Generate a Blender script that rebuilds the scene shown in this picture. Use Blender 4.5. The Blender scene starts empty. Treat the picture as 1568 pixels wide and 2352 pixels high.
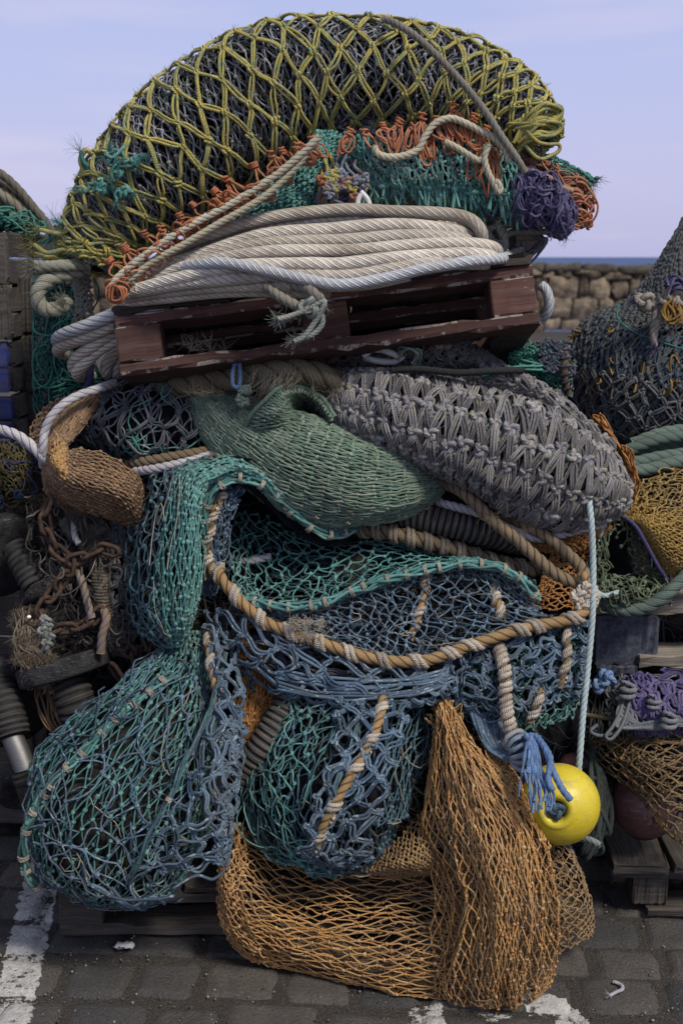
import bpy, math, random
import numpy as np
R = math.radians
SC = bpy.context.scene
COL = SC.collection
# ------------------------------------------------------------------ camera, world, sun, exposure
CAM_Y, CAM_Z = -3.0, 1.75
FPX, CU, CV = 2680.0, 784.0, 1176.0          # focal length and centre in units of a 1568 x 2352 picture
PITCH = math.atan((CV - 590.0) / FPX)
cd = bpy.data.cameras.new('camera'); cam = bpy.data.objects.new('camera', cd); COL.objects.link(cam)
cam.location = (0, CAM_Y, CAM_Z); cam.rotation_euler = (R(90) - PITCH, 0, 0)
cd.sensor_fit = 'VERTICAL'; cd.sensor_height = 36.0; cd.lens = 36.0 * FPX / 2352.0
cd.clip_start = 0.05; cd.clip_end = 20000
cd.dof.use_dof = True; cd.dof.focus_distance = 2.75; cd.dof.aperture_fstop = 5.0
SC.camera = cam
SUN_DIR = np.array((0.50, -0.52, 0.86)); SUN_DIR /= np.linalg.norm(SUN_DIR)
W_ = bpy.data.worlds.new('World'); SC.world = W_; W_.use_nodes = True
nt = W_.node_tree; nd = nt.nodes; lk = nt.links
for n in list(nd): nd.remove(n)
sky = nd.new('ShaderNodeTexSky'); sky.sky_type = 'NISHITA'; sky.sun_disc = False
sky.sun_elevation = math.asin(SUN_DIR[2]); sky.sun_rotation = math.atan2(SUN_DIR[0], SUN_DIR[1])
sky.altitude = 0; sky.air_density = 1.0; sky.dust_density = 1.5; sky.ozone_density = 1.5
bg = nd.new('ShaderNodeBackground'); bg.inputs['Strength'].default_value = 0.107
wo = nd.new('ShaderNodeOutputWorld'); lk.new(bg.outputs[0], wo.inputs[0])
# thin lavender cloud veil over the clear sky, with a few soft streaks low down
tc = nd.new('ShaderNodeTexCoord')
mp = nd.new('ShaderNodeMapping'); mp.inputs['Scale'].default_value = (2.2, 2.2, 15); lk.new(tc.outputs['Generated'], mp.inputs[0])
nz = nd.new('ShaderNodeTexNoise'); nz.inputs['Scale'].default_value = 1.7; nz.inputs['Detail'].default_value = 5; nz.inputs['Roughness'].default_value = .5
lk.new(mp.outputs[0], nz.inputs['Vector'])
sx = nd.new('ShaderNodeSeparateXYZ'); lk.new(tc.outputs['Generated'], sx.inputs[0])
rp = nd.new('ShaderNodeValToRGB'); lk.new(sx.outputs['Z'], rp.inputs[0])
SKY_GAIN = 1.0
for e, (p, c) in zip([rp.color_ramp.elements[0], rp.color_ramp.elements[1]], [(0.0, (5.5, 5.5, 8.4, 1)), (0.28, (4.8, 5.6, 9.0, 1))]):
    e.position = p; e.color = c
e = rp.color_ramp.elements.new(0.07); e.color = (5.8, 5.75, 8.7, 1)
e = rp.color_ramp.elements.new(0.14); e.color = (5.4, 5.8, 9.0, 1)
e = rp.color_ramp.elements.new(0.7); e.color = (3.6, 4.2, 6.0, 1)
cr_ = nd.new('ShaderNodeValToRGB'); lk.new(nz.outputs[0], cr_.inputs[0])
cr_.color_ramp.elements[0].position = .50; cr_.color_ramp.elements[0].color = (0, 0, 0, 1)
cr_.color_ramp.elements[1].position = .70; cr_.color_ramp.elements[1].color = (.55, .55, .55, 1)
mxc = nd.new('ShaderNodeMix'); mxc.data_type = 'RGBA'; lk.new(cr_.outputs[0], mxc.inputs[0])
lk.new(rp.outputs[0], mxc.inputs[6]); mxc.inputs[7].default_value = (7.3, 6.7, 8.9, 1)
mxv = nd.new('ShaderNodeMix'); mxv.data_type = 'RGBA'; mxv.inputs[0].default_value = .85
lk.new(sky.outputs[0], mxv.inputs[6]); lk.new(mxc.outputs[2], mxv.inputs[7]); lk.new(mxv.outputs[2], bg.inputs[0])
sd = bpy.data.lights.new('sun', 'SUN'); so = bpy.data.objects.new('sun', sd); COL.objects.link(so)
sd.energy = 3.9; sd.angle = R(12); sd.color = (1.0, .93, .83)
from mathutils import Vector, Matrix
so.rotation_euler = Vector(SUN_DIR).to_track_quat('Z', 'Y').to_euler(); so.location = tuple(SUN_DIR * 20)
SC.view_settings.view_transform = 'Standard'; SC.view_settings.look = 'None'; SC.view_settings.exposure = -0.10; SC.view_settings.gamma = 1.0

# ------------------------------------------------------------------ picture point + depth -> place
_F = np.array((0, math.cos(PITCH), -math.sin(PITCH))); _U = np.array((0, math.sin(PITCH), math.cos(PITCH))); _X = np.array((1., 0, 0))
CAMP = np.array((0, CAM_Y, CAM_Z))
def SH(v):
    f = np.clip((np.asarray(v, float) - 1200.) / 900., 0, 1); return -.24 * f * f * (3 - 2 * f)      # the heap spreads towards its foot
def W(u, v, y): return W0(u, v, np.asarray(y, float) + SH(v))
def W0(u, v, y):
    u = np.asarray(u, float); v = np.asarray(v, float); y = np.asarray(y, float)
    d = FPX * _F + (u - CU)[..., None] * _X + (CV - v)[..., None] * _U
    return CAMP + d * ((y - CAM_Y) / d[..., 1])[..., None]
def WG(u, v, z=0.0):
    u = np.asarray(u, float); v = np.asarray(v, float)
    d = FPX * _F + (u - CU)[..., None] * _X + (CV - v)[..., None] * _U
    return CAMP + d * ((z - CAM_Z) / d[..., 2])[..., None]
PX = 3.0 / FPX                                  # metres per picture unit at y = 0

# ------------------------------------------------------------------ maths helpers
def nrm(a): return a / np.maximum(np.linalg.norm(a, axis=-1, keepdims=True), 1e-9)
def crw(f):
    return [-.5*f**3+f**2-.5*f, 1.5*f**3-2.5*f**2+1, -1.5*f**3+2*f**2+.5*f, .5*f**3-.5*f**2]
def cr_eval(P, t):
    """Catmull-Rom through rows of P at t in 0..1"""
    n = len(P) - 1; x = np.clip(t, 0, 1) * n; i = np.minimum(x.astype(int), n - 1); f = x - i
    P0 = 2*P[0]-P[1]; P1 = 2*P[-1]-P[-2]; Q = np.concatenate([P0[None], P, P1[None]])
    w = crw(f); ex = (None,) * (P.ndim - 1)
    return sum(w[k][(...,) + ex] * Q[i + k] for k in range(4))
def smooth(P, ds):
    """dense, evenly spaced curve through points"""
    P = np.asarray(P, float); D = cr_eval(P, np.linspace(0, 1, 24 * (len(P) - 1) + 1))
    L = np.concatenate([[0], np.cumsum(np.linalg.norm(np.diff(D[:, :3], axis=0), axis=1))])
    n = max(3, int(round(L[-1] / ds)) + 1); s = np.linspace(0, L[-1], n)
    return np.stack([np.interp(s, L, D[:, k]) for k in range(D.shape[1])], -1)
def PW(pts, y=0.0):
    a = np.array([(p[0], p[1], p[2] if len(p) > 2 else y) for p in pts], float)
    return W(a[:, 0], a[:, 1], a[:, 2])
def wob(s, t, seed, fs=4., ft=4., n=4):
    r = np.random.RandomState(seed); o = 0
    for _ in range(n):
        o = o + np.sin(s * r.uniform(.4, 1.5) * fs * 6.28 + t * r.uniform(-1.5, 1.5) * ft * 6.28 + r.uniform(0, 6.28))
    return o / n

# ------------------------------------------------------------------ mesh collector
class MB:
    def __init__(self): self.V = []; self.Q = []; self.UV = []; self.T = []; self.n = 0
    def add(self, v, q, uv=None, tint=.5):
        v = np.asarray(v, np.float32).reshape(-1, 3); q = np.asarray(q, np.int32).reshape(-1, 4)
        self.V.append(v); self.Q.append(q + self.n)
        self.UV.append(np.zeros((len(q), 4, 2), np.float32) if uv is None else np.asarray(uv, np.float32).reshape(-1, 4, 2))
        t = np.asarray(tint, np.float32); self.T.append(np.broadcast_to(t, (len(v),)) if t.ndim == 0 else t.reshape(-1)); self.n += len(v)
    def build(self, name, mat, parent=None, smooth_=True, label=None, floor=True, kind=None):
        if not self.V: return None
        v = np.concatenate(self.V); q = np.concatenate(self.Q); uv = np.concatenate(self.UV); tt = np.concatenate(self.T)
        if floor: v[:, 2] = np.where(v[:, 2] < .004, .004 + .15 * np.clip(v[:, 2] + .02, 0, .02), v[:, 2])
        p_ = parent
        while p_ is not None: v = v - np.array(p_.location, np.float32); p_ = p_.parent
        me = bpy.data.meshes.new(name)
        me.vertices.add(len(v)); me.vertices.foreach_set('co', v.ravel())
        me.loops.add(len(q) * 4); me.loops.foreach_set('vertex_index', q.ravel())
        me.polygons.add(len(q)); me.polygons.foreach_set('loop_start', np.arange(len(q), dtype=np.int32) * 4)
        me.polygons.foreach_set('use_smooth', np.full(len(q), smooth_))
        l = me.uv_layers.new(name='UVMap'); l.data.foreach_set('uv', uv.ravel())
        a = me.attributes.new('tint', 'FLOAT', 'POINT'); a.data.foreach_set('value', np.ascontiguousarray(tt, np.float32))
        me.update(calc_edges=True); me.validate()
        me.materials.append(mat)
        o = bpy.data.objects.new(name, me); COL.objects.link(o)
        if parent is not None: o.parent = parent
        if label: o['label'] = label
        if kind: o['kind'] = kind
        return o
def thing(name, label, cat, loc, group=None):
    o = bpy.data.objects.new(name, None); COL.objects.link(o); o.location = tuple(float(x) for x in loc); o.empty_display_size = .1
    o['label'] = label; o['category'] = cat
    if group: o['group'] = group
    return o
def tag(o, label=None, cat=None, group=None, kind=None):
    if label: o['label'] = label
    if cat: o['category'] = cat
    if group: o['group'] = group
    if kind: o['kind'] = kind
    return o
def recenter(o):
    """put a top-level mesh's origin at its base"""
    me = o.data; n = len(me.vertices); c = np.empty(n * 3, np.float32); me.vertices.foreach_get('co', c); c = c.reshape(-1, 3)
    m = np.array([(c[:, 0].min() + c[:, 0].max()) / 2, (c[:, 1].min() + c[:, 1].max()) / 2, c[:, 2].min()], np.float32)
    me.vertices.foreach_set('co', (c - m).ravel()); o.location = tuple(float(x) for x in m)
    return o
def single(mb, name, mat, label, cat, group=None, **k):
    return tag(recenter(mb.build(name, mat, None, **k)), label, cat, group)

# ------------------------------------------------------------------ tubes
def tubes(mb, P, r, M=5, ref=None, tint=None, seed=0, flat=1.0, u0=None):
    """P [E,K,3] polylines -> round tubes. r scalar or [E,K]"""
    P = np.asarray(P, float); E, K = P.shape[:2]
    if E == 0: return
    T = nrm(np.gradient(P, axis=1))
    if ref is None:
        rs = np.random.RandomState(seed); ref = nrm(rs.normal(size=(E, 1, 3))) + 0 * P
        bad = np.abs((ref * T).sum(-1)).max(1) > .9
        if bad.any(): ref[bad] = np.array((.3, .9, .2))
    B = nrm(np.cross(T, ref)); N = np.cross(B, T)
    a = np.arange(M) / M * 2 * np.pi
    r = np.broadcast_to(np.asarray(r, float), (E, K)) if np.ndim(r) != 1 else np.broadcast_to(np.asarray(r)[:, None], (E, K))
    V = P[:, :, None] + r[:, :, None, None] * (np.cos(a)[None, None, :, None] * N[:, :, None] * flat + np.sin(a)[None, None, :, None] * B[:, :, None])
    k, m = np.meshgrid(np.arange(K - 1), np.arange(M), indexing='ij'); m2 = (m + 1) % M
    q = np.stack([k*M+m, (k+1)*M+m, (k+1)*M+m2, k*M+m2], -1).reshape(-1, 4)
    Q = (np.arange(E) * K * M)[:, None, None] + q[None]
    L = np.concatenate([np.zeros((E, 1)), np.cumsum(np.linalg.norm(np.diff(P, axis=1), axis=2), 1)], 1)
    rs = np.random.RandomState(seed + 5); L = L + (rs.rand(E, 1) * 3 if u0 is None else u0)
    uu = np.stack([L[:, :-1], L[:, 1:], L[:, 1:], L[:, :-1]], -1)           # E,K-1,4
    vv = np.stack([m/M, m/M, (m+1)/M, (m+1)/M], -1)                          # K-1,M,4
    uv = np.stack([np.broadcast_to(uu[:, :, None], (E, K-1, M, 4)), np.broadcast_to(vv[None], (E, K-1, M, 4))], -1)
    if tint is None: tint = rs.rand(E)
    tint = np.broadcast_to(np.asarray(tint, float), (E,))
    mb.add(V, Q, uv, np.repeat(tint, K * M))
def frames(P):
    """parallel-transport frames along a single curve"""
    T = nrm(np.gradient(P, axis=0)); n0 = np.cross(T[0], (0.13, .2, 1.)); n0 = n0 / (np.linalg.norm(n0) + 1e-9)
    N = np.empty_like(P); N[0] = n0
    for i in range(1, len(P)):
        n = N[i-1] - T[i] * (N[i-1] @ T[i]); N[i] = n / (np.linalg.norm(n) + 1e-9)
    return T, N, np.cross(T, N)
def sweep(mb, P, rad, M=16, tint=.5, caps=True, frame=None, u0=0., us=1.):
    """rad [K,M] radius table around curve P"""
    K = len(P); T, N, B = frame or frames(P); a = np.arange(M) / M * 2 * np.pi
    V = P[:, None] + rad[:, :, None] * (np.cos(a)[None, :, None] * N[:, None] + np.sin(a)[None, :, None] * B[:, None])
    V = V.reshape(-1, 3)
    k, m = np.meshgrid(np.arange(K - 1), np.arange(M), indexing='ij'); m2 = (m + 1) % M
    q = np.stack([k*M+m, (k+1)*M+m, (k+1)*M+m2, k*M+m2], -1).reshape(-1, 4)
    L = u0 + np.concatenate([[0], np.cumsum(np.linalg.norm(np.diff(P, axis=0), axis=1))])
    L = L * us
    uv = np.stack([np.stack([L[k], L[k+1], L[k+1], L[k]], -1), np.stack([m/M, m/M, (m+1)/M, (m+1)/M], -1)], -1).reshape(-1, 4, 2)
    if caps:
        n = len(V); V = np.concatenate([V, P[:1] - T[0] * rad[0].mean() * .25, P[-1:] + T[-1] * rad[-1].mean() * .25])
        mm = np.arange(0, M, 2); c0 = np.stack([np.full_like(mm, n), (mm + 2) % M, (mm + 1) % M, mm], -1)
        o = (K - 1) * M; c1 = np.stack([np.full_like(mm, n + 1), o + mm, o + (mm + 1) % M, o + (mm + 2) % M], -1)
        q = np.concatenate([q, c0, c1]); uv = np.concatenate([uv, np.zeros((len(mm) * 2, 4, 2))])
    mb.add(V, q, uv, tint)
def rope(mb, P, r, pitch=None, lobes=3, M=18, tint=.5, res=6, depth=.22, hand=1, wig=0, seed=0, caps=True):
    """laid rope with real strands; P is a coarse list of places"""
    pitch = pitch or r * 6.2
    D = smooth(P, pitch / lobes / res)
    if wig:
        rs = np.random.RandomState(seed); x = np.linspace(0, 1, len(D)); L = len(D) * pitch / lobes / res
        for k in range(3): D[:, k] += wig * wob(x * L * 2.5, 0 * x, seed + k, 1, 0)
    s = np.arange(len(D)) * pitch / lobes / res; a = np.arange(M) / M * 2 * np.pi
    ph = lobes * (a[None] - hand * 2 * np.pi * s[:, None] / pitch)
    rad = r * (1 - depth + depth * 1.25 * np.sqrt(np.abs(np.cos(ph / 2)) + .02))
    sweep(mb, D, rad, M, tint, caps, us=.06 / pitch * hand)
    return D
def wind(mb, D, R_, r, centers, turns, slope, rs, tint=None, twin=1, flat=.7):
    """whippings round a curve D at arc-lengths: a few turns of twine"""
    L = np.concatenate([[0], np.cumsum(np.linalg.norm(np.diff(D, axis=0), axis=1))]); T, N, B = frames(D)
    for c in centers:
        for w in range(twin):
            n = int(14 * turns) + 3; x = np.linspace(-.5, .5, n); s = np.clip(c + x * slope + w * r * 1.8, 0, L[-1]); a = x * turns * 6.283 + rs.uniform(0, 6.28) * 0 + c * 0
            pi = [np.stack([np.interp(s, L, A[:, k]) for k in range(3)], -1) for A in (D, N, B)]
            rr = R_ * (1 + .06 * rs.normal(size=n))
            P = pi[0] + rr[:, None] * (np.cos(a)[:, None] * pi[1] + np.sin(a)[:, None] * pi[2])
            tubes(mb, P[None], r * (1 + .1 * rs.normal(size=(1, n))), 6, ref=(P - pi[0])[None], tint=rs.rand() if tint is None else tint, flat=flat)

# ------------------------------------------------------------------ surfaces
def ridge(a, t, seed, k):
    r = np.random.RandomState(seed + 77); o = 0
    for q, w in ((1., .6), (1.9, .4)):
        p = np.pi * (k * q * t + .35 * np.sin(a * r.uniform(3, 6) + r.uniform(0, 6)) + .2 * np.sin(a * r.uniform(9, 14) + r.uniform(0, 6)) + r.uniform(0, 3))
        o = o + w * (1 - 2 * np.abs(np.sin(p)) ** .75) * (.65 + .35 * np.sin(a * r.uniform(4, 8) + t * 9 + r.uniform(0, 6)))
    return o
class Patch:
    """bicubic sheet through rows of places (u, v, y)"""
    def __init__(s, rows, y=0.0, bulge=0.0, wobble=0.0, seed=0, fs=3., ft=3., fold=0., fk=4.):
        n = max(len(r) for r in rows); G = []
        for r in rows:
            a = np.array([(p[0], p[1], p[2] if len(p) > 2 else y) for p in r], float)
            if len(a) != n: a = cr_eval(a, np.linspace(0, 1, n))
            G.append(a)
        G = np.array(G); s.G = W(G[..., 0], G[..., 1], G[..., 2]); s.b = bulge; s.w = wobble; s.seed = seed; s.fs = fs; s.ft = ft; s.off = 0.0; s.flip = 1; s.fold = fold; s.fk = fk
        p = s.raw(np.array([.5]), np.array([.5])); nn = s.normal(np.array([.5]), np.array([.5]))
        if (nn * (CAMP - p)).sum() < 0: s.flip = -1
    def raw(s, a, t):
        G = s.G; nr, nc = G.shape[0] - 1, G.shape[1] - 1
        Q = np.concatenate([2*G[:1]-G[1:2], G, 2*G[-1:]-G[-2:-1]], 0); Q = np.concatenate([2*Q[:, :1]-Q[:, 1:2], Q, 2*Q[:, -1:]-Q[:, -2:-1]], 1)
        x = np.clip(a, 0, 1) * nr; i = np.minimum(x.astype(int), nr - 1); wf = crw(x - i)
        z = np.clip(t, 0, 1) * nc; j = np.minimum(z.astype(int), nc - 1); wg = crw(z - j)
        o = 0
        for k in range(4):
            for l in range(4): o = o + (wf[k] * wg[l])[..., None] * Q[i + k, j + l]
        if s.b: o = o + (np.sin(np.pi * np.clip(a, 0, 1)) * np.sin(np.pi * np.clip(t, 0, 1)) * s.b)[..., None] * np.array((0, -1., .15))
        return o
    def normal(s, a, t, e=.004):
        a1, a0 = np.minimum(a + e, 1), np.maximum(a - e, 0); t1, t0 = np.minimum(t + e, 1), np.maximum(t - e, 0)
        return s.flip * nrm(np.cross(s.raw(a1, t) - s.raw(a0, t), s.raw(a, t1) - s.raw(a, t0)))
    def __call__(s, a, t):
        p = s.raw(a, t); n = s.normal(a, t); d = s.off
        if s.w: d = d + s.w * wob(a, t, s.seed, s.fs, s.ft)
        if s.fold: d = d + s.fold * ridge(a, t, s.seed, s.fk)
        return p + n * np.asarray(d)[..., None] if np.ndim(d) else p + n * d, n
    def shifted(s, d):
        import copy; c = copy.copy(s); c.off = s.off + d; return c
class Roll:
    """closed sausage round a spine of (u, v, y, radius in picture units); t = 0 faces the camera"""
    def __init__(s, spine, df=.85, lump=.06, seed=0, fs=3., ft=2., pw=1.0, fold=0., fk=8.):
        S = np.array(spine, float); C = W(S[:, 0], S[:, 1], S[:, 2]); r = S[:, 3] * (C[:, 1] - CAM_Y) / FPX
        s.D = np.concatenate([C, r[:, None]], 1); s.df = df; s.l = lump; s.seed = seed; s.fs = fs; s.ft = ft; s.off = 0.0; s.pw = pw; s.fold = fold; s.fk = fk
    def frame(s, a):
        e = 1e-3; p = cr_eval(s.D, a); T = nrm(cr_eval(s.D, np.minimum(a + e, 1))[..., :3] - cr_eval(s.D, np.maximum(a - e, 0))[..., :3])
        v = np.array((0, -1., .2)); v = v / np.linalg.norm(v); B = nrm(v - T * (T @ v)[..., None]); return p[..., :3], np.maximum(p[..., 3], .002), T, B, np.cross(T, B)
    def __call__(s, a, t):
        C, r, T, B, N = s.frame(a); th = t * 2 * np.pi
        n = np.cos(th)[..., None] * B + np.sin(th)[..., None] * N
        rr = r * (1 + s.l * wob(a, np.round(0*t) + 0*t, s.seed, s.fs, 0) + s.l * (np.sin(th * 2 + 5 * a * s.fs + s.seed) * .5 + np.sin(th * 3 - 4 * a * s.fs + 2 * s.seed) * .5)) + s.off
        if s.fold: rr = rr + s.fold * ridge(a, np.abs(t) + .17 * t, s.seed, s.fk) * np.sin(np.pi * np.clip(a, 0, 1)) ** .5
        return C + (rr * np.cos(th) * s.df)[..., None] * B + (rr * np.sin(th))[..., None] * N, n
    def shifted(s, d):
        import copy; c = copy.copy(s); c.off = s.off + d; return c
def skin(mb, S, na, nt_, s0=0, s1=1, t0=0, t1=1, amp=0.0, seed=0):
    a, t = np.meshgrid(np.linspace(s0, s1, na), np.linspace(t0, t1, nt_), indexing='ij')
    P, n = S(a, t)
    if amp: P = P + n * (amp * (wob(a, t, seed, 14, 14) + .7 * wob(a, t, seed + 3, 30, 30)))[..., None]
    i, j = np.meshgrid(np.arange(na - 1), np.arange(nt_ - 1), indexing='ij')
    q = np.stack([i*nt_+j, (i+1)*nt_+j, (i+1)*nt_+j+1, i*nt_+j+1], -1)
    uv = np.stack([np.stack([a[i, j], a[i+1, j], a[i+1, j+1], a[i, j+1]], -1), np.stack([t[i, j], t[i+1, j], t[i+1, j+1], t[i, j+1]], -1)], -1)
    mb.add(P, q, uv, .5)

# ------------------------------------------------------------------ knots and nets
def _tmpl(curve, r, M, closed):
    mb = MB(); K = len(curve); P = np.concatenate([curve, curve[:1]]) if closed else curve
    rr = np.full((1, len(P)), r)
    if not closed: rr[0, 0] = rr[0, -1] = r * .4
    tubes(mb, P[None], rr, M, ref=np.array((0, 0, 1.)) + .01 * P[None]); return mb.V[0], mb.Q[0]
_a = np.linspace(0, 2*np.pi, 19)[:-1]
_tre = np.stack([(np.sin(_a)+2*np.sin(2*_a))/3*1.05, (np.cos(_a)-2*np.cos(2*_a))/3, -np.sin(3*_a)*.42], -1)
KN_BIG = _tmpl(_tre, .42, 6, True)
_b = np.linspace(0, 4.2*np.pi, 24)
KN_WRAP = _tmpl(np.stack([np.linspace(-.75, .75, 24), np.cos(_b)*.72, np.sin(_b)*.62], -1), .30, 5, False)
def _lump():
    a, b = np.meshgrid(np.linspace(.25, np.pi-.25, 4), np.arange(6)/6*2*np.pi, indexing='ij'); rr = 1 + .18*np.cos(3*b+a*2)
    v = np.stack([np.cos(a)*1.15, np.sin(a)*np.cos(b)*rr, np.sin(a)*np.sin(b)*rr], -1).reshape(-1, 3)
    i, j = np.meshgrid(np.arange(3), np.arange(6), indexing='ij'); j2 = (j+1) % 6
    q = np.stack([i*6+j, (i+1)*6+j, (i+1)*6+j2, i*6+j2], -1).reshape(-1, 4)
    q = np.concatenate([q, [[0, 1, 2, 3], [0, 3, 4, 5], [21, 20, 19, 18], [23, 22, 21, 18]]]); return v, q
KN_LOW = _lump()
def stamp(mb, tm, P, X, Z, size, tint, rs):
    v, q = tm; n = len(P)
    if n == 0: return
    X = nrm(X - Z * (X * Z).sum(-1, keepdims=True)); Y = np.cross(Z, X)
    sz = np.broadcast_to(np.asarray(size, float), (n,)) * rs.uniform(.82, 1.2, n)
    V = P[:, None] + sz[:, None, None] * (v[None, :, :1] * X[:, None] + v[None, :, 1:2] * Y[:, None] + v[None, :, 2:] * Z[:, None])
    Q = q[None] + (np.arange(n) * len(v))[:, None, None]
    uv = np.broadcast_to(np.array([[0, 0], [.004, 0], [.004, .2], [0, .2]])[None, None], (n, len(q), 4, 2)) + rs.rand(n, 1, 1, 2) * np.array((3., 1)) + rs.rand(n, len(q), 1, 2) * np.array((.06, .3))
    mb.add(V, Q, uv, np.repeat(np.broadcast_to(tint, (n,)), len(v)))
def net(mb, S, ns, nt_, r, seed=0, s0=0., s1=1., t0=0., t1=1., jit=.3, sag=.1, dbl=1, K=6, M=5, kn='low', ks=2.1, lift=0.0, skip=0.0, warp=.0, wf=3., hang=0.0, tg=None, sq=1.0, keep=None, bul=.7):
    r = r * (.76 if dbl == 1 else .86); ks = ks * 1.12
    rs = np.random.RandomState(seed)
    ni, nj = ns + 1, nt_ + 1
    I, J = np.meshgrid(np.arange(ni), np.arange(nj), indexing='ij')
    A = (I + jit * rs.uniform(-1, 1, I.shape)) / ns; Bt = (J + jit * rs.uniform(-1, 1, I.shape)) / nt_
    if warp: A = A + warp * wob(A, Bt, seed + 11, wf, wf); Bt = Bt + warp * wob(A, Bt, seed + 12, wf, wf)
    A = s0 + (s1 - s0) * np.clip(A, 0, 1); Bt = t0 + (t1 - t0) * np.clip(Bt, 0, 1)
    m = (I + J) % 2 == 0
    e = []
    for dj in (1, -1):
        ok = m.copy(); ok[-1] = False
        if dj == 1: ok[:, -1] = False
        else: ok[:, 0] = False
        i, j = np.nonzero(ok); e.append(np.stack([i, j, i + 1, j + dj], -1))
    e = np.concatenate(e)
    if skip: e = e[rs.rand(len(e)) > skip]
    if keep is not None: e = e[keep((A[e[:, 0], e[:, 1]] + A[e[:, 2], e[:, 3]]) / 2, (Bt[e[:, 0], e[:, 1]] + Bt[e[:, 2], e[:, 3]]) / 2)]
    x = np.linspace(0, 1, K)
    a = A[e[:, 0], e[:, 1]][:, None] * (1 - x) + A[e[:, 2], e[:, 3]][:, None] * x
    b = Bt[e[:, 0], e[:, 1]][:, None] * (1 - x) + Bt[e[:, 2], e[:, 3]][:, None] * x
    P, n = S(a, b); El = np.linalg.norm(P[:, -1] - P[:, 0], axis=-1)
    T = nrm(P[:, -1:] - P[:, :1]); side = nrm(np.cross(n, T)); E = len(P)
    bow = np.sin(np.pi * x)[None]; ess = np.sin(2 * np.pi * x)[None]
    P = P + side * ((rs.normal(size=(E, 1)) * bow + .6 * rs.normal(size=(E, 1)) * ess) * sag * El[:, None])[..., None]
    P = P + n * ((lift + np.abs(rs.normal(size=(E, 1))) * sag * .5 * El[:, None]) * bow + r * rs.uniform(0, 1.2, (E, 1)))[..., None]
    if hang: P[..., 2] -= hang * bow * El[:, None] * rs.uniform(.4, 1.4, (E, 1))
    tint = rs.rand(E)
    if tg is not None: tint = np.clip(tg(a.mean(1), b.mean(1)) + .25 * (tint - .5), 0, 1)
    sp = np.minimum(1, 3.2 * np.minimum(x, 1 - x) + .25)[None, :, None]
    for d in range(dbl):
        o = (d - (dbl - 1) / 2) * 2.05 * r
        Pd = P + side * sp * o + (n * (rs.normal(size=(E, 1, 1)) * r * .5) * sp if dbl > 1 else 0)
        if dbl > 1: Pd = Pd + side * (np.sin(np.pi * x)[None] * rs.normal(size=(E, 1)) * r * bul)[..., None]
        tubes(mb, Pd, r * (1 + .08 * rs.normal(size=(E, 1))) * np.ones((1, K)), M, ref=n, tint=tint if dbl == 1 else np.clip(tint + .12 * rs.normal(size=E), 0, 1), seed=seed + d)
    if kn:
        use = np.zeros(I.shape, bool); use[e[:, 0], e[:, 1]] = True; use[e[:, 2], e[:, 3]] = True
        i, j = np.nonzero(use); Pk, nk = S(A[i, j], Bt[i, j])
        d = .01; Pa, _ = S(np.clip(A[i, j] + d, 0, 1), Bt[i, j]); X = nrm(Pa - Pk + 1e-7) + .35 * rs.normal(size=Pk.shape)
        tk = .45 + .55 * rs.rand(len(Pk)) if tg is None else np.clip(.25 + tg(A[i, j], Bt[i, j]) + .3 * (rs.rand(len(Pk)) - .5), 0, 1)
        stamp(mb, {'low': KN_LOW, 'big': KN_BIG, 'wrap': KN_WRAP}[kn], Pk + nk * r * .6, X, nk, r * ks, tk, rs)
        return Pk, nk
def tangle(mb, S, n, r, seed=0, L=.25, K=14, M=4, wander=.5, depth=.02, lift=0., s0=0., s1=1., t0=0., t1=1., tl=None):
    """loose strands wandering over a surface"""
    r = r * .8
    rs = np.random.RandomState(seed); a0 = rs.uniform(s0, s1, n); b0 = rs.uniform(t0, t1, n); ang = rs.uniform(0, 6.28, n)
    A = np.empty((n, K)); Bq = np.empty((n, K)); A[:, 0] = a0; Bq[:, 0] = b0; curl = rs.normal(size=n) * wander
    for k in range(1, K):
        ang = ang + curl + rs.normal(size=n) * wander * .6
        A[:, k] = np.clip(A[:, k-1] + np.cos(ang) * L / K, s0, s1); Bq[:, k] = np.clip(Bq[:, k-1] + np.sin(ang) * L / K, t0, t1)
    P, nn = S(A, Bq); w = rs.uniform(-1, 1, (n, 1)) + .5 * np.sin(np.linspace(0, 5, K)[None] * rs.uniform(.5, 2, (n, 1)) + rs.uniform(0, 6, (n, 1)))
    P = P + nn * (lift + depth * w)[..., None]
    tubes(mb, P, r * rs.uniform(.8, 1.2, (n, 1)) * np.ones((1, K)), M, ref=nn, tint=rs.rand(n) if tl is None else rs.uniform(tl[0], tl[1], n), seed=seed)
def fuzz(mb, P, N, per, L, r, seed=0, K=4, curl=.6, grav=0.):
    rs = np.random.RandomState(seed); P = np.repeat(P, per, 0); N = np.repeat(N, per, 0); n = len(P)
    d = nrm(N + rs.normal(size=N.shape) * .8); Q = np.empty((n, K, 3)); Q[:, 0] = P + rs.normal(size=P.shape) * r * 2
    l = L * rs.uniform(.35, 1.2, (n, 1)) / (K - 1)
    for k in range(1, K):
        d = nrm(d + rs.normal(size=d.shape) * curl * .5 + np.array((0, 0, -grav))); Q[:, k] = Q[:, k-1] + d * l
    tubes(mb, Q, r * np.linspace(1, .5, K)[None] * np.ones((n, 1)), 3, tint=rs.rand(n), seed=seed)
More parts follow.
